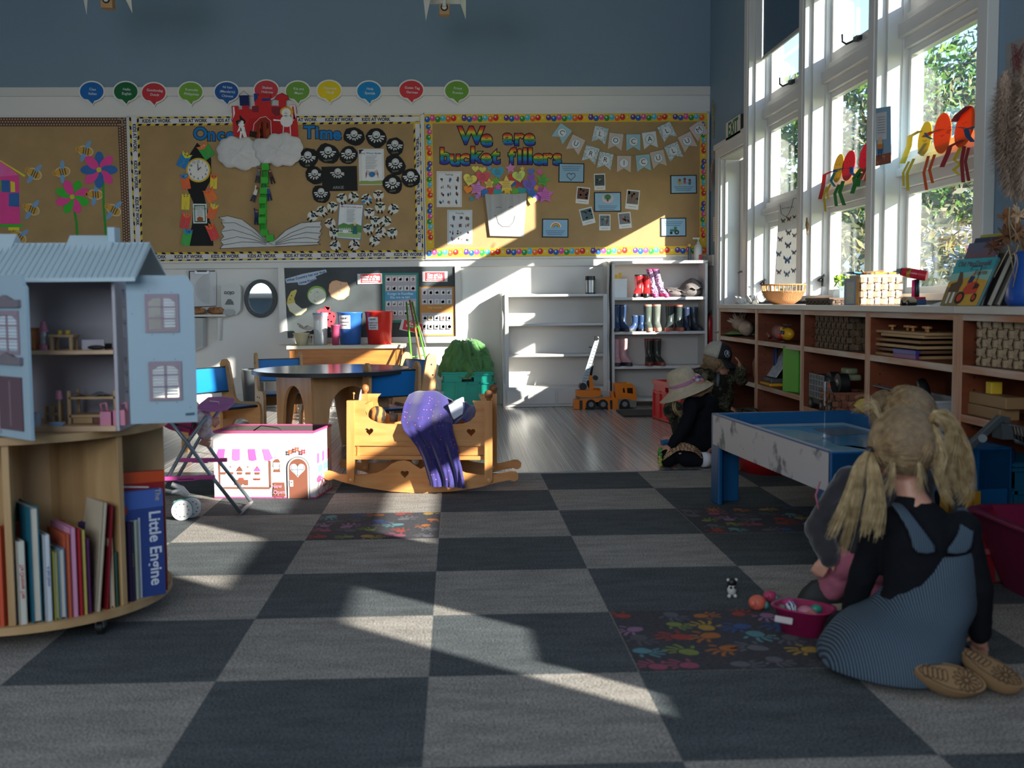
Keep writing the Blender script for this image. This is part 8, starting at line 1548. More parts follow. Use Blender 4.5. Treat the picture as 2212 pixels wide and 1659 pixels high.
p0 = J(2012,1205,0); rr = [ring(J(2034,1180,.0),.074,.092,tilt=.010),ring(J(2030,1204,.0),.082,.098,40),ring(J(2016,1255,.0),.096,.108,40,.02),ring(J(1998,1312,.0),.116,.124,40,.03,1),ring(V((1.135,-.01,.125)),.138,.15,40,.02,2),ring(V((1.12,-.01,.085)),.150,.175,40,.025,2.3),ring(V((1.10,-.01,.045)),.158,.19,40,.03,2.6),ring(V((1.092,-.01,.018)),.155,.19,40,.03,2.8)]
pin = obj('pinafore',MB().loft(rr,DEN,caps=False),t,solid=.004,sub=1)
def strap(pts,w):
 mb = MB(); vs = []
 for i,p in enumerate(pts): vs += [p[0]-V((w[i]/2,0,0)),p[0]+V((w[i]/2,0,0))]
 mb.add(vs,[(2*i,2*i+1,2*i+3,2*i+2) for i in range(len(pts)-1)],DEN,True); return mb
so_ = -.096
for nm,pts,w in (('strap',[(1932,1084,.01),(1945,1098,-.045),(1968,1128,-.083),(1990,1165,-.094),(2004,1200,-.1)],[.030,.032,.034,.046,.08]),('strap',[(2072,1094,.0),(2088,1112,-.05),(2090,1140,-.080),(2082,1170,-.092),(2064,1200,-.10)],[.032,.034,.036,.05,.08])): obj(nm,strap([(J(*p),) for p in pts],w),t,solid=.004,sub=1)
mb = MB().ball(hd+V((0,-.006,.008)),(.077,.082,.088),BHR,28,20); blob('hair_cap',mb,t,.006,2)
tl_,tr_ = J(1878,972,.02),J(2002,918,.0)
vL,vR = (tl_-hd),(tr_-hd)
cap = on_skull(hd,(.078,.083,.090),1500,BH,1,vL,lambda d: d.x < .02 and not (d.z < -.45 or d.y > .55),.95); cap2 = on_skull(hd,(.078,.083,.090),1500,BH,2,vR,lambda d: d.x >= -.02 and not (d.z < -.45 or d.y > .55),.95)
obj('combed_hair',cap,t); obj('combed_hair',cap2,t)
TG = lambda *l: [J(*p) for p in l]
obj('pigtail',strands([TG((1878,972,.02),(1862,1000,.0),(1850,1060,-.01),(1838,1130,-.01),(1822,1185,.0)),TG((1878,972,.02),(1880,1010,.0),(1880,1080,-.02),(1868,1150,-.02)),TG((1878,972,.02),(1850,1010,.02),(1825,1090,.02),(1800,1150,.02)),TG((1878,972,.02),(1895,1020,.0),(1905,1090,-.02),(1895,1150,-.03))],620,.011,BH2,3,.0011),t,label='left pigtail hanging over the shoulder')
obj('pigtail',strands([TG((2002,918,.0),(2018,892,-.01),(2050,905,-.01),(2068,960,-.01),(2078,1020,-.01),(2085,1070,-.01)),TG((2002,918,.0),(2030,900,-.02),(2062,940,-.02),(2050,1000,-.02),(2060,1060,-.02)),TG((2002,918,.0),(2020,930,-.02),(2040,980,-.03),(2030,1030,-.03),(2050,1078,-.03)),TG((2002,918,.0),(2040,890,.0),(2085,960,.0),(2095,1040,.0),(2072,1082,.0))],480,.011,BH2,4,.0011),t,label='right pigtail, curly and loose')
obj('loose_hair',strands([TG((1930,1000,-.04),(1925,1040,-.05),(1915,1070,-.05)),TG((1985,1000,-.04),(1990,1040,-.045),(1985,1065,-.04)),TG((1900,900,.0),(1880,870,.0),(1850,880,.0))],110,.014,BH2,5,.0008),t)
for p in (tl_,tr_): obj('hair_tie',MB().ball(p,(.010,.010,.009),paint('#22232a'),10,8),t)
def shoe(c,L,W_,ax,nrm,parent):
 ax = V(ax).normalized(); nrm = V(nrm).normalized(); nrm = (nrm-ax*ax.dot(nrm)).normalized(); sd = ax.cross(nrm); TAN = mat('tan_rubber','#8a6c4a',.8,var=.08,scale=20); out = []
 for i in range(30): a = 2*PI*i/30; x = math.cos(a); out.append((x*L/2,math.sin(a)*W_/2*(1+.22*x-.12*math.cos(2*a))))
 B = lambda u,v,w: V(c)+ax*u+sd*v-nrm*w
 so = obj('shoe',MB().loft([[B(u*s,v*s,w) for u,v in out] for s,w in ((1,0),(1.0,.010),(.96,.02),(.80,.036),(.3,.044))],TAN),parent,bev=.002)
 mb = MB(); DKT = mat('tan_tread','#3f2c1c',.85); cu = L*.22
 for k in range(12): a = 2*PI*k/12; o_ = [(cu+math.cos(a)*.006+u*math.cos(a)-v*math.sin(a),math.sin(a)*.006+u*math.sin(a)+v*math.cos(a)) for u,v in circ(.012,0,.0125,.0042,14)]; mb.add([B(p[0],p[1],-.0014) for p in line(o_+[o_[0]],.0020)],[(j,j+1,2*15-2-j,2*15-1-j) for j in range(14)],DKT)
 o_ = [(u*.9,v*.86) for u,v in out]; mb.add([B(p[0],p[1],-.0012) for p in line(o_+[o_[0]],.0022)],[(j,j+1,60-j,61-j) for j in range(30)],DKT)
 for k in range(5): o_ = circ(-L*.08-k*L*.07,0,.006,W_*.26,12); mb.add([B(p[0],p[1],-.0012) for p in line(o_+[o_[0]],.0020)],[(j,j+1,24-j,25-j) for j in range(12)],DKT)
 obj('tread',mb,so)
shoe(V((1.155,-.215,.050)),.155,.062,(1,-.15,-.22),(.0,-.62,.78),t); shoe(V((1.262,-.185,.060)),.150,.058,(.52,-.62,-.30),(.12,-.50,.85),t)
obj('bracelet',MB().tube([WL+V((.012*math.cos(2*PI*i/16),.016*math.sin(2*PI*i/16),.016*math.sin(2*PI*i/16+1))) for i in range(16)],.0022,paint('#c8b090',.4),6,closed=True),t)
# --- child in the dark jacket, behind her
DJ = mat('charcoal_fleece','#2a282c',.95,var=.2,scale=30,sheen=.3); PKP = mat('dusty_pink_cotton','#a3596c',.85,var=.12,scale=20)
t = thing('person','child crouching in a dark grey jacket and pink trousers, hair in a bun','person',(1.24,.52,0))
h2 = J(1962,905,.55); n2 = J(1935,985,.55); c2 = J(1900,1060,.55); p2 = V((1.27,.60,.11)); S1,S2 = J(1835,1045,.50),J(1985,1040,.56); E1 = J(1768,1140,.48); W1_ = J(1790,1198,.42); E2 = V((1.40,.50,.22)); W2_ = V((1.33,.36,.12)); K1 = J(1822,1212,.46); F1 = V((1.135,.50,.045)); K2 = V((1.22,.36,.16)); F2 = V((1.24,.42,.04))
mb = MB().ball(h2,(.072,.078,.085),SKIN,18,12).ball(h2+V((-.035,.045,-.035)),(.04,.04,.04),SKIN); limb(mb,[h2+V((-.01,0,-.05)),n2,c2,p2],[.034,.035,.07,.085],SKIN)
for a_,b_,c_ in ((S1,E1,W1_),(S2,E2,W2_)): limb(mb,[c2+V((0,0,.03)),a_,b_,c_],[.045,.034,.025,.017],SKIN); hand(mb,c_,c_+V((-.03,.0,-.05)),(0,.5,-.5),SKIN,.4)
for k,f in ((K1,F1),(K2,F2)): limb(mb,[p2,k,f],[.07,.045,.03],SKIN)
blob('body',mb,t,.005,3)
mb = MB(); limb(mb,[n2+V((.0,.0,-.01)),c2,c2.lerp(p2,.5),p2+V((0,0,.03))],[.055,.092,.10,.11],DJ)
for a_,b_,c_ in ((S1,E1,W1_),(S2,E2,W2_)): limb(mb,[c2+V((0,0,.03)),a_,b_,c_],[.06,.05,.04,.034],DJ)
limb(mb,[c2+V((-.04,-.04,-.01)),J(1838,1110,.46),J(1850,1175,.45)],[.075,.065,.05],DJ); blob('jacket',mb,t,.006,3,.014)
obj('jacket_lining',MB().tube([J(1772,1040,.455),J(1762,1070,.44),J(1768,1100,.43)],[.002,.003,.002],PKP,8),t)
mb = MB(); [limb(mb,[p2,k,k.lerp(f,.5),k.lerp(f,.85)],[.085,.058,.05,.042],PKP) for k,f in ((K1,F1),(K2,F2))]; blob('trousers',mb,t,.006,3,.008)
SNK = paint('#1c1e1e',.7); SNW = paint('#b8ad98',.6); f0 = F1+V((.0,.0,-.045))
sn = obj('sneaker',MB().loft([[f0+V((x*.085*s-.01,y*.034*s*(1+.2*(-x)),z)) for x,y in [(math.cos(2*PI*i/20),math.sin(2*PI*i/20)) for i in range(20)]] for s,z in ((1,.018),(.97,.032),(.80,.055),(.5,.078))],SNK),t); obj('sole',MB().loft([[f0+V((x*.088-.01,y*.036*(1+.2*(-x)),z)) for x,y in [(math.cos(2*PI*i/20),math.sin(2*PI*i/20)) for i in range(20)]] for z in (0.001,.02)],SNW),sn,bev=.003)
mb = MB(); [mb.bar(f0+V((-.055+k*.018,-.018,.056+k*.006)),f0+V((-.05+k*.018,.016,.058+k*.006)),.005,.004,SNW) for k in range(4)]; obj('laces',mb,sn)
blob('hair_cap',MB().ball(h2+V((.002,-.004,.008)),(.078,.083,.089),BHR,24,18),t,.006,2)
bn = J(1925,862,.55); obj('combed_hair',on_skull(h2,(.079,.084,.091),1300,BH,7,(bn-h2),lambda d: d.y < .6 and d.z > -.5,.92),t)
obj('bun',strands([TG((1935,885,.55),(1915,850,.56),(1890,860,.55),(1892,890,.54),(1905,905,.53)),TG((1935,885,.55),(1930,848,.54),(1955,840,.54),(1975,855,.54)),TG((1935,885,.55),(1905,865,.53),(1885,885,.53),(1888,920,.52))],420,.012,BH,8,.0011),t,label='high loose bun')
# --- child in the straw-coloured hat
t = thing('person','child kneeling in a cream sun hat with a pink band and a checked skirt','person',(1.30,3.16,0))
zq = lambda x,y,Y: J(1400+x/5.029,700+y/5.027,Y); YQ = 3.20
h3 = zq(490,690,YQ); n3 = zq(540,780,YQ+.02); c3_ = zq(600,900,YQ+.03); p3 = V((1.40,3.26,.12)); S3,S4 = zq(470,880,YQ-.06),zq(680,850,YQ+.12); E3,W3 = zq(400,1120,YQ-.08),zq(245,1330,YQ-.10); E4,W4 = zq(380,1160,YQ+.06),zq(290,1250,YQ+.04); K3,A3 = V((1.185,3.12,.055)),V((1.38,3.10,.045)); K4,A4 = V((1.22,3.28,.055)),V((1.42,3.32,.045))
mb = MB().ball(h3,(.068,.064,.080),SKIN,20,14).ball(h3+V((-.045,-.01,-.03)),(.03,.04,.045),SKIN,14,10).ball(h3+V((-.078,-.01,-.02)),(.009,.007,.008),SKIN,8,6).ball(h3+V((-.068,-.012,-.045)),(.010,.014,.005),SKIN,8,6).ball(h3+V((.0,-.066,-.01)),(.013,.008,.018),SKIN,10,8)
limb(mb,[h3+V((.01,0,-.05)),n3,c3_,p3],[.032,.033,.07,.08],SKIN)
for a_,b_,c_ in ((S3,E3,W3),(S4,E4,W4)): limb(mb,[c3_+V((0,0,.03)),a_,b_,c_],[.045,.032,.024,.016],SKIN)
hand(mb,W3,zq(110,1350,YQ-.12),(0,.3,-1),SKIN,.25,1.05,1); hand(mb,W4,zq(170,1225,YQ),(0,.3,-1),SKIN,.2,1.0,-1)
for k,a_ in ((K3,A3),(K4,A4)): limb(mb,[p3,k,a_],[.065,.042,.03],SKIN)
blob('body',mb,t,.0042,2)
for y in (-.03,.02): obj('eye',MB().ball(h3+V((-.066,y-.004,.002)),(.003,.007,.005),paint('#3a2a20',.2),10,8),t)
mb = MB(); limb(mb,[n3+V((0,0,-.015)),c3_,c3_.lerp(p3,.6),p3+V((0,0,.02))],[.05,.085,.088,.09],NAVY)
for a_,b_,c_ in ((S3,E3,W3),(S4,E4,W4)): limb(mb,[c3_+V((0,0,.03)),a_,b_,b_.lerp(c_,.95)],[.058,.046,.037,.027],NAVY)
blob('dark_top',mb,t,.006,3,.010)
R = random.Random(6); mb = MB(); [mb.ball(n3+V((-.03+.02*math.cos(k),-.055+.012*math.sin(k*2),-.03-.012*k)),(.016,.012,.012),NAVY,8,6) for k in range(8)]; obj('collar_ruffle',mb,t)
mb = MB(); [limb(mb,[p3,k,k.lerp(a_,.5),a_],[.075,.054,.046,.036],NAVY) for k,a_ in ((K3,A3),(K4,A4))]; blob('leggings',mb,t,.006,3,.004)
CHK = mat('checked_cotton','#5a4436',.85); nt = CHK.node_tree; ck = nt.nodes.new('ShaderNodeTexChecker'); ck.inputs['Scale'].default_value = 95; ck.inputs['Color1'].default_value = (*hx('#b39a72'),1); ck.inputs['Color2'].default_value = (*hx('#6a4038'),1); tc = nt.nodes.new('ShaderNodeTexCoord'); nt.links.new(tc.outputs['Object'],ck.inputs['Vector']); nt.links.new(ck.outputs[0],nt.nodes['Principled BSDF'].inputs['Base Color'])
sk = [(160,1390,-.13),(240,1480,-.15),(400,1440,-.16),(560,1420,-.15),(600,1345,-.13),(480,1290,-.11),(330,1330,-.11)]
obj('skirt',MB().grid(lambda u,v: zq(165+440*u,(1400-110*math.sin(PI*min(1,u*1.05))**.8)+(92-45*abs(u-.2))*v+5*math.sin(u*14),YQ-.095-.045*v-.012*math.sin(u*10)),18,8,CHK).grid(lambda u,v: zq(165+440*u,(1400-110*math.sin(PI*min(1,u*1.05))**.8),YQ-.095+.22*v),18,4,CHK),t,solid=.003)
obj('sock',MB().tube([A3+V((-.02,-.02,0)),A3+V((.02,-.01,0))],.04,paper('#c8c8d0'),14),t)
obj('foot_shoe',MB().tube([A3+V((.02,-.01,0)),A3+V((.08,.0,-.004))],[.04,.034],paint('#1c1e26'),14),t)
hair3 = strands([[zq(640,620,YQ-.02),zq(680,680,YQ-.03),zq(620,730,YQ-.05),zq(540,740,YQ-.06)],[zq(480,660,YQ-.06),zq(540,710,YQ-.07),zq(640,700,YQ-.05)],[zq(560,620,YQ+.0),zq(660,650,YQ),zq(650,720,YQ-.02)]],420,.016,BH2,11,.0013); obj('hair',hair3,t)
obj('hair_lock',strands([[zq(280,830,YQ-.06),zq(268,900,YQ-.08),zq(310,980,YQ-.08),zq(385,970,YQ-.08)],[zq(300,830,YQ-.06),zq(290,920,YQ-.08),zq(350,1000,YQ-.08)]],46,.006,BH2,12,.0011),t)
HAT = mat('cream_linen','#b3a48c',.9,var=.08,scale=40,bump=.3); hc_ = zq(400,640,YQ); ax = (zq(300,470,YQ)-zq(400,740,YQ)).normalized(); hx_ = (zq(690,600,YQ)-zq(110,790,YQ)); hx_ = (hx_-ax*hx_.dot(ax)).normalized(); hy_ = ax.cross(hx_); TM = Matrix((hx_,hy_,ax)).transposed()
prof = [(.001,.105),(.045,.108),(.066,.096),(.074,.075),(.078,.04),(.084,.005),(.092,-.004),(.12,-.016),(.150,-.034),(.151,-.030)]
cC = zq(395,690,YQ)
hat = obj('sun_hat',MB().lathe(prof,cC,HAT,44,T=TM,sy=.92),t,solid=.003,sub=1)
obj('hat_band',MB().lathe([(.0835,.006),(.0815,.022),(.0800,.036)],cC,mat('pink_ribbon','#a8708c',.7,var=.1,scale=30),44,T=TM,sy=.93),hat,solid=.002)
fc = cC+TM@V((.068,-.058,.022))
for dx,dz,cc,r in ((0,0,'#b8bcd0',.013),(.014,.014,'#4a4a98',.009),(-.012,.016,'#c890a8',.010),(.022,-.006,'#c88a8a',.008),(.026,.008,'#3a4a8a',.007),(-.004,.022,'#b0788a',.008)): obj('hat_flower',MB().ball(fc+TM@V((dx,-.004,dz)),(r,r,r*.8),mat('flower_'+cc[1:],cc,.8,var=.2,scale=60,bump=.5),10,8),hat)
tag(obj('finger_toy',MB().cyl(zq(150,1290,YQ-.1),zq(210,1280,YQ-.09),.016,paint('#1c5a86',.3),16).cyl(zq(210,1280,YQ-.09),zq(265,1272,YQ-.08),.014,paint('#b8323a',.3),16),bev=.003),'small blue and red toy held in the hatted child hands','toy')
cp = V((1.145,3.02,0)); t = thing('ribbon_bundle','green and yellow trim hanging at the hatted child knee','ribbon',cp); mb = MB()
for k in range(7): q = zq(135-8*(k % 2),1360+k*28,YQ-.13); mb.ball(q,(.012,.008,.011),paint('#3f8a3a') if k < 3 else paint('#9aa04a'),8,6)
obj('trim',mb,t)
# --- boy in the cap
CAMO = bpy.data.materials.new('camouflage'); CAMO.use_nodes = True; nt = CAMO.node_tree; b = nt.nodes['Principled BSDF']; b.inputs['Roughness'].default_value = .9; tc = nt.nodes.new('ShaderNodeTexCoord'); nz = nt.nodes.new('ShaderNodeTexNoise'); nz.inputs['Scale'].default_value = 22; nz.inputs['Detail'].default_value = 3; cr = nt.nodes.new('ShaderNodeValToRGB'); cr.color_ramp.interpolation = 'CONSTANT'
e = cr.color_ramp.elements; e[0].color = (*hx('#16170f'),1); e[1].position = .46; e[1].color = (*hx('#3a3826'),1)
for p_,c_ in ((.53,'#5c5440'),(.57,'#1c1d16'),(.62,'#6f6650')): x_ = e.new(p_); x_.color = (*hx(c_),1)
nt.links.new(tc.outputs['Object'],nz.inputs['Vector']); nt.links.new(nz.outputs[0],cr.inputs[0]); nt.links.new(cr.outputs[0],b.inputs['Base Color'])
t = thing('person','child in a black and white cap and camouflage jacket looking down by the cubbies','person',(1.60,3.92,0)); YR = 3.95
h4 = zq(745,400,YR); n4 = zq(690,480,YR+.02); c4 = zq(760,640,YR+.03); p4 = V((1.66,4.02,.13)); S5,S6 = zq(560,560,YR-.05),zq(960,560,YR+.02); E5,W5 = zq(640,830,YR-.10),zq(860,900,YR-.14); E6 = zq(1010,600,YR-.04); W6 = zq(1005,480,YR-.10); K5,F5 = zq(260,930,YR-.18),V((1.42,3.80,.03)); K6,F6 = V((1.80,3.72,.2)),V((1.66,3.60,.03))
mb = MB().ball(h4,(.070,.068,.085),SKIN,22,16); fd = V((.80,-.35,-.48)).normalized(); sd_ = V((-.35,-.93,0)).normalized()
mb.ball(h4+fd*.035+V((0,0,-.035)),(.042,.042,.042),SKIN,16,12); mb.ball(h4+fd*.072+V((.006,0,-.02)),(.010,.009,.012),SKIN,10,8); mb.ball(h4+fd*.066+V((0,0,-.046)),(.011,.014,.005),SKIN,10,8); mb.ball(h4+fd*.058+V((0,0,-.066)),(.013,.014,.010),SKIN,10,8); mb.ball(h4+V((-.01,-.07,-.01)),(.014,.008,.019),SKIN,10,8)
limb(mb,[h4+V((-.02,0,-.05)),n4,c4,p4],[.034,.034,.07,.085],SKIN)
for a_,b_,c_ in ((S5,E5,W5),(S6,E6,W6)): limb(mb,[c4+V((0,0,.04)),a_,b_,c_],[.045,.034,.026,.017],SKIN)
hand(mb,W6,zq(985,400,YR-.11),(-.8,.1,0),SKIN,.3,1.0,1); hand(mb,W5,W5+V((.05,-.01,-.02)),(0,.3,-1),SKIN,.4)
for k,f in ((K5,F5),(K6,F6)): limb(mb,[p4,k,f],[.07,.045,.03],SKIN)
blob('body',mb,t,.0042,2)
ec = h4+fd*.060+sd_*.026+V((0,0,.000)); obj('eye',MB().ball(ec,(.006,.004,.0025),paint('#2a1c16',.2),10,8),t); obj('eyebrow',MB().tube([ec+V((-.012,-.002,.014)),ec+V((0,-.002,.017)),ec+V((.010,0,.014))],.002,BH,6),t); obj('lips',MB().ball(h4+fd*.069+V((0,-.004,-.046)),(.009,.012,.003),mat('lip','#9a5450',.5),10,6),t)
mb = MB(); limb(mb,[n4+V((0,0,-.01)),c4,c4.lerp(p4,.5),p4+V((0,0,.02))],[.055,.095,.10,.10],CAMO)
for a_,b_,c_ in ((S5,E5,W5),(S6,E6,W6)): limb(mb,[c4+V((0,0,.04)),a_,b_,b_.lerp(c_,.95)],[.062,.052,.042,.032],CAMO)
blob('camouflage_jacket',mb,t,.006,3,.014); obj('undershirt',MB().tube([n4+V((.03,-.05,-.02)),zq(760,600,YR-.09),zq(755,680,YR-.10)],[.012,.012,.008],paint('#5a6468'),10),t)
mb = MB(); [limb(mb,[p4,k,k.lerp(f,.6),k.lerp(f,.85)],[.08,.056,.046,.036],CAMO) for k,f in ((K5,F5),(K6,F6))]; blob('camouflage_trousers',mb,t,.006,3,.006)
obj('knitted_sock',MB().tube([K5.lerp(F5,.72),K5.lerp(F5,.98)],[.042,.038],mat('grey_rib','#8a8a84',.9,var=.3,scale=60),16),t)
for f in (F5,F6): obj('boot',MB().tube([f+V((0,0,.02)),f+V((.0,-.03,.012)),f+V((.03,-.10,.008))],[.040,.038,.028],paint('#3a3c2c',.8),14),t)
obj('hair',strands([[h4+V((-.04,-.03,.0)),h4+V((-.085,-.03,-.01)),h4+V((-.10,-.03,-.045)),h4+V((-.085,-.03,-.07))],[h4+V((.0,-.06,.01)),h4+V((-.02,-.08,-.02)),h4+V((-.035,-.075,-.055))],[h4+V((.02,-.065,.01)),h4+V((.03,-.08,-.015)),h4+V((.015,-.075,-.04))],[h4+V((-.05,-.01,.01)),h4+V((-.09,-.02,-.03)),h4+V((-.07,-.04,-.07))]],420,.012,BH,13,.0013),t)
blob('hair_cap',MB().ball(h4+V((-.014,-.004,.006)),(.072,.072,.078),BHR,22,16),t,.006,2)
cu_ = V((.30,0,.954)).normalized(); cx_ = V((.954,-.0,-.30)).normalized(); a5 = math.radians(-24); cx_ = Matrix.Rotation(a5,3,cu_) @ cx_; cy_ = cu_.cross(cx_); CT4 = Matrix((cx_,cy_,cu_)).transposed(); cc4 = h4+V((.0,0,.022))
CW,CB = mat('cap_mesh_white','#a8a498',.8,var=.08,scale=90),mat('cap_black','#15171a',.8)
def dome(m,a0,a1): return MB().lathe([(.084,-.006),(.085,.02),(.080,.048),(.062,.076),(.036,.092),(.001,.098)],cc4,m,26,T=CT4,a0=a0,a1=a1)
cap_ = obj('cap',dome(CW,math.radians(75),math.radians(285)),t,solid=.003); obj('front_panel',dome(CB,math.radians(-75),math.radians(75)),cap_,solid=.003)
obj('visor',MB().grid(lambda u,v: cc4+CT4@V((.080*math.cos((u-.5)*2.2)+(.075*v)*math.cos((u-.5)*1.5),.083*math.sin((u-.5)*2.2)+.035*v*math.sin((u-.5)*1.6),.000-.028*v-.02*v*(abs(u-.5)*2)**2)),16,6,CB),cap_,solid=.004)
ar = math.radians(-42); bc_ = cc4+CT4@V((.0835*math.cos(ar),.0835*math.sin(ar),.036)); bn_ = (CT4@V((math.cos(ar),math.sin(ar),.35))).normalized(); bu_ = (CT4@V((-math.sin(ar),math.cos(ar),0))).normalized(); bv_ = bn_.cross(bu_)
Bq_ = lambda u,v,w: bc_+bu_*u+bv_*v+bn_*(.004-w)
obj('badge',MB().prism(circ(0,0,.021,.023,8,.39),Bq_,0,.004,paint('#b8bcc8')).prism(circ(0,0,.0185,.0205,8,.39),Bq_,-.001,0,paint('#1a2438')).text('R',Bq_,0,0,.036,paint('#c0c4cc'),-.002,0,.03),cap_)
# ---------------------------------------------------------------- toys and boxes at the right
c = V((.885,.625,0)); t = thing('toy_penguin','small black and white toy animal standing on the carpet','toy animal',c); WHT,BKT = paint('#b8b8b4',.5),paint('#141416',.5)
obj('body',MB().ball(c+V((0,0,.024)),(.014,.013,.018),WHT,14,10).ball(c+V((0,.004,.03)),(.015,.012,.014),BKT,12,8),t); obj('head',MB().ball(c+V((0,-.002,.047)),(.014,.013,.012),BKT,14,10),t); mb = MB(); [mb.ball(c+V((s*.012,-.004,.054)),.005,WHT,8,6).ball(c+V((s*.006,-.014,.033)),.004,BKT,8,6).ball(c+V((s*.009,-.006,.006)),(.006,.008,.006),WHT,8,6) for s in (-1,1)]; obj('ears_and_feet',mb,t)
for px,py,r,cc,lb in ((1636,1318,.026,'#c8604a','coral pink toy on the carpet, left of the others'),(1663,1300,.020,'#b03a60','hot pink rounded toy behind the coral one'),(1700,1330,.024,'#b85060','pink toy with an eye lying against the pink basket')):
 c = atZ(px,py,0); t = thing('figurine',lb,'toy',c,group='pink toys on the carpet'); m_ = mat('toy_'+cc[1:],cc,.5,var=.2,scale=40,bump=.3); obj('body',MB().ball(c+V((0,0,r*.85)),(r,r*.8,r*.85),m_,16,10).ball(c+V((-r*.5,-r*.3,r*.9)),r*.5,m_,12,8),t); obj('trim',MB().ball(c+V((r*.9,-.004,r*.6)),(r*.35,r*.4,r*.45),paint('#3a7a80'),10,8),t)
BKp = paint('#8e1c4c',.35); c = V((.985,.27,0)); t = thing('handled_basket','open pink plastic basket of small toys beside the kneeling child','basket',c); T = Matrix.Rotation(-.7,3,'Z')
def rr_(w_,d_,z,k=.75): return [c+T@V((w_*(abs(math.cos(a))**k)*(1 if math.cos(a) > 0 else -1),d_*(abs(math.sin(a))**k)*(1 if math.sin(a) > 0 else -1),z)) for a in [2*PI*i/32 for i in range(32)]]
obj('basket',MB().loft([rr_(.05,.035,.001),rr_(.055,.04,.002),rr_(.075,.055,.068),rr_(.083,.062,.070),rr_(.083,.062,.075),rr_(.073,.053,.073),rr_(.052,.038,.008),rr_(.001,.001,.007)],BKp,caps=False),t)
q = c+T@V((-.03,-.0595,.045)); obj('clip',MB().box(q,(.05,.006,.018),paint('#b8aeb0',.4),rz=-.7,rx=-.2),t,bev=.003)
for dx,dy,z,r,cc,lb in ((-.03,-.01,.075,(.014,.030,.02),'#2a3050','striped navy and white doll dress in the pink basket'),(-.045,.015,.080,(.016,.014,.014),'#b02a78','magenta bow in the pink basket'),(.03,.012,.080,(.016,.012,.012),'#1f7a68','teal toy piece in the pink basket'),(.01,-.01,.072,(.024,.022,.018),'#b07080','pale pink toy body in the pink basket'),(.03,-.02,.07,(.018,.016,.014),'#a86a58','peach toy head in the pink basket'),(-.055,-.01,.07,(.012,.02,.012),'#7a6a64','grey toy in the pink basket')):
 q = c+T@V((dx,dy,z-.012)); m_ = mat('stripe_toy','#1f2440',.6,col2='#c8ccd8',kind='wave',scale=45) if 'striped' in lb else paint(cc,.45); tag(obj('figurine',MB().ball(q,r,m_,14,10),None),lb,'toy','small toys in the pink basket')
# right edge: pink tub, blue boxes, tractor, digger, yellow boards
c = V((1.99,.56,0)); TB2 = paint('#741a3c',.35)
def sq(w_,d_,z): return [V((c.x+x*w_,c.y+y*d_,z)) for x,y in [(-1,-.8),(-.8,-1),(.8,-1),(1,-.8),(1,.8),(.8,1),(-.8,1),(-1,.8)]]
t = thing('pink_tub','large raspberry pink plastic tub at the right edge of the photo','tub',c); t.location = c
A_ = atY(2150,1120,.55); tw = c.x-A_.x; zt_ = A_.z
obj('tub',MB().loft([sq(tw*.72,.15,.001),sq(tw*.95,.20,zt_-.012),sq(tw,.215,zt_-.012),sq(tw,.215,zt_),sq(tw*.92,.19,zt_),sq(tw*.70,.14,.006),sq(.01,.01,.006)],TB2,smooth=False,caps=False),t,bev=.004)
p,q = atY(2060,965,1.0),atY(2196,970,1.0); BXM = paint('#062c44',.45)
t = thing('blue_cabinet','dark blue box-shaped cabinet behind the kneeling child','cabinet',((p.x+q.x)/2-.06,1.15,0)); t.location.z = 0
obj('body',MB().bx(p.x-.12,q.x,1.0,1.02,0,q.z,BXM).bx(p.x-.12,q.x,1.28,1.30,0,q.z,BXM).bx(q.x-.02,q.x,1.02,1.28,0,q.z,BXM).bx(p.x-.12,q.x-.02,1.02,1.28,q.z-.03,q.z-.01,paint('#0e4664',.4)),t,bev=.006)
p = atY(2186,1000,.98); crate('bright blue plastic crate at the right edge beside the dark blue cabinet',(p.x+.20,1.10,0),.38,.22,p.z,'#0c4a66',0)
YW2 = mat('mustard_board','#a87a1c',.6,var=.12,scale=10)
for k in range(5): a_,b_ = atY(2040+k*18,1062,.90+.01*k),atY(2040+k*18,1130,.90+.01*k); tag(obj('yellow_board',MB().box((a_.x,.90+.012*k,(a_.z-.0)/2+.0),(.026,.012,a_.z),YW2,rz=.2),bev=.002),f'mustard yellow board standing upright by the dark blue cabinet, {ORD[k]} from the left','board','yellow boards by the blue cabinet')
DG = paint('#3c4448',.5); gz = lambda x,y,Y=.80: J(1960+x/3.456,860+y/3.456,Y)
t = thing('toy_digger_arm','grey toy digger arm with a toothed bucket rising beside the blue cabinet','toy digger',V((gz(420,400).x,.82,0))); t.location.z = 0
obj('arm',MB().bar(gz(400,420),gz(700,140),.022,.026,DG,up=V((0,1,0))),t,bev=.003); obj('pivot',MB().cyl(gz(562,300,.775),gz(562,300,.825),.013,paint('#5a6468',.4),18),t); obj('elbow',MB().bar(gz(680,150),gz(755,165),.02,.02,DG,up=V((0,1,0))),t)
mb = MB(); q0 = gz(665,180); q1 = gz(820,205); q2 = gz(850,340); q3 = gz(672,300)
for s in (-.03,.03): mb.add([p_+V((0,s+dd_,0)) for dd_ in (0,.003) for p_ in (q0,gz(740,195),gz(760,300),q3)],[(0,1,2,3),(7,6,5,4),(0,4,5,1),(1,5,6,2),(2,6,7,3),(3,7,4,0)],DG)
mb.add([q0+V((0,-.03,0)),q3+V((0,-.03,0)),q3+V((0,.03,0)),q0+V((0,.03,0))],[(0,1,2,3)],DG)
for k in range(4): s = -.03+k*.02; mb.tube([gz(740,195)+V((0,s,0)),q1+V((0,s,0)),q2+V((0,s,0))],.003,DG,6)
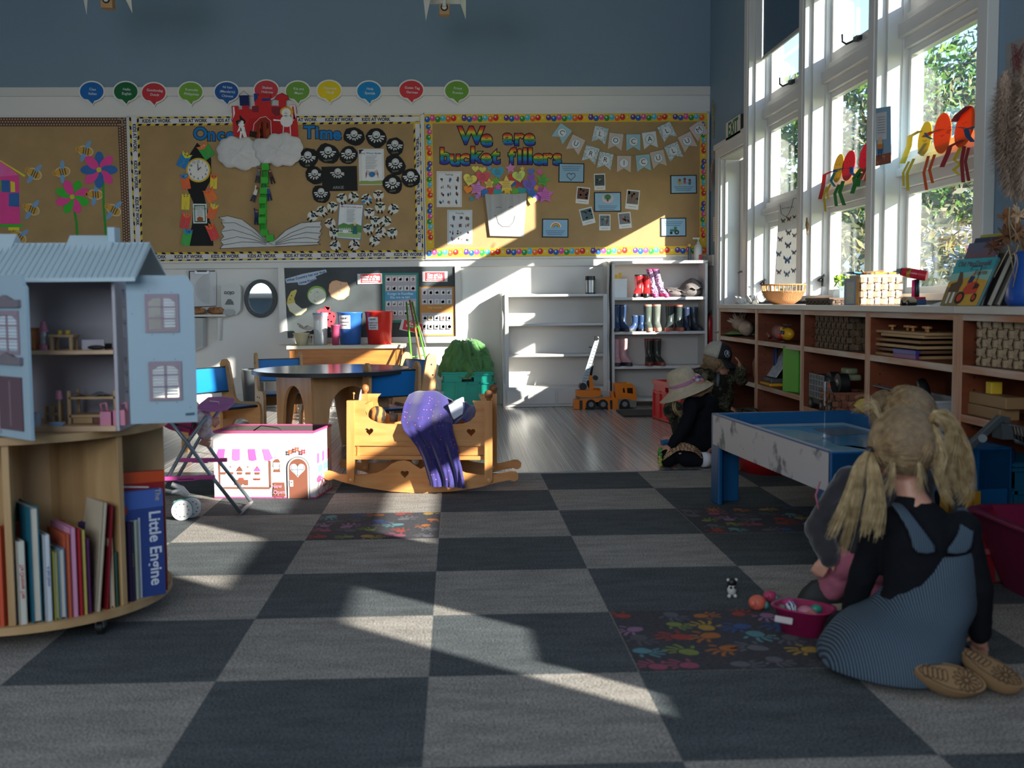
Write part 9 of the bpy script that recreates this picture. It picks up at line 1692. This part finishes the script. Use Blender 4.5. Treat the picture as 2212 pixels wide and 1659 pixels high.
mb.tube([q2+V((0,-.032,0)),q2+V((0,.032,0))],.005,DG,8).tube([gz(760,300)+V((0,-.03,0)),q2+V((0,-.03,0))],.004,DG,6); obj('bucket',mb,t); obj('base',MB().bx(t.location.x-.05,t.location.x+.02,.78,.86,0,.05,DG).bar(V((t.location.x-.01,.82,.04)),gz(400,420),.03,.03,DG,up=V((0,1,0))),t,bev=.004)
TRD = mat('tractor_red','#7c1620',.4,var=.1,scale=20); c = atZ(2128,1262,0); kz = lambda x,y,Y=c.y: J(1960+x/3.456,860+y/3.456,Y)
t = thing('toy_tractor','red toy tractor standing on its tail between the child and the pink tub','toy tractor',c)
def pr_(pts,y0,y1,m): return MB().prism(pts,lambda u,v,w: (lambda p: V((p.x,p.y+w,max(.001,p.z))))(kz(u,v)),y0,y1,m)
obj('body',pr_([(520,925),(690,920),(700,1120),(545,1130)],-.0,.08,TRD),t,bev=.004); obj('bonnet',pr_([(550,1125),(705,1120),(760,1370),(590,1385),(570,1200)],.0,.08,TRD),t,bev=.004)
obj('grille',pr_([(650,1230),(700,1230),(700,1360),(655,1365)],-.004,.0,paint('#5a4a4a',.4)),t); obj('loader_arm',pr_([(480,880),(560,870),(570,830),(600,860),(680,850),(690,880),(640,920),(500,925)],.02,.06,TRD),t,bev=.003); obj('fender',pr_([(545,1120),(700,1120),(705,1158),(550,1162)],-.012,.0,paint('#9a4a50',.4)),t,bev=.002)
sw_ = kz(627,1000,c.y-.012); mb = MB().tube([sw_+V((.017*math.cos(2*PI*i/20),0,.017*math.sin(2*PI*i/20))) for i in range(20)],.0028,paint('#8a8482',.4),6,closed=True)
for k in range(4): a_ = PI/4+k*PI/2; mb.tube([sw_,sw_+V((.016*math.cos(a_),0,.016*math.sin(a_)))],.0022,paint('#8a8482',.4),5)
obj('steering_wheel',mb,t)
for x,y,r in ((515,915,.016),(730,1300,.026)): q = kz(x,y,c.y+.03); obj('wheel',MB().cyl(V((q.x,c.y-.004,max(q.z,r))),V((q.x,c.y+.06,max(q.z,r))),r,paint('#2a1c1e',.7),20).cyl(V((q.x,c.y-.006,max(q.z,r))),V((q.x,c.y-.003,max(q.z,r))),r*.55,paint('#8a8482',.4),16),t,bev=.002)
tag(obj('teal_toy',MB().ball(V((1.30,.03,.012)),(.018,.02,.012),paint('#4a8a80',.5),12,8)),'small teal toy on the floor beside the kneeling child right hand','toy')
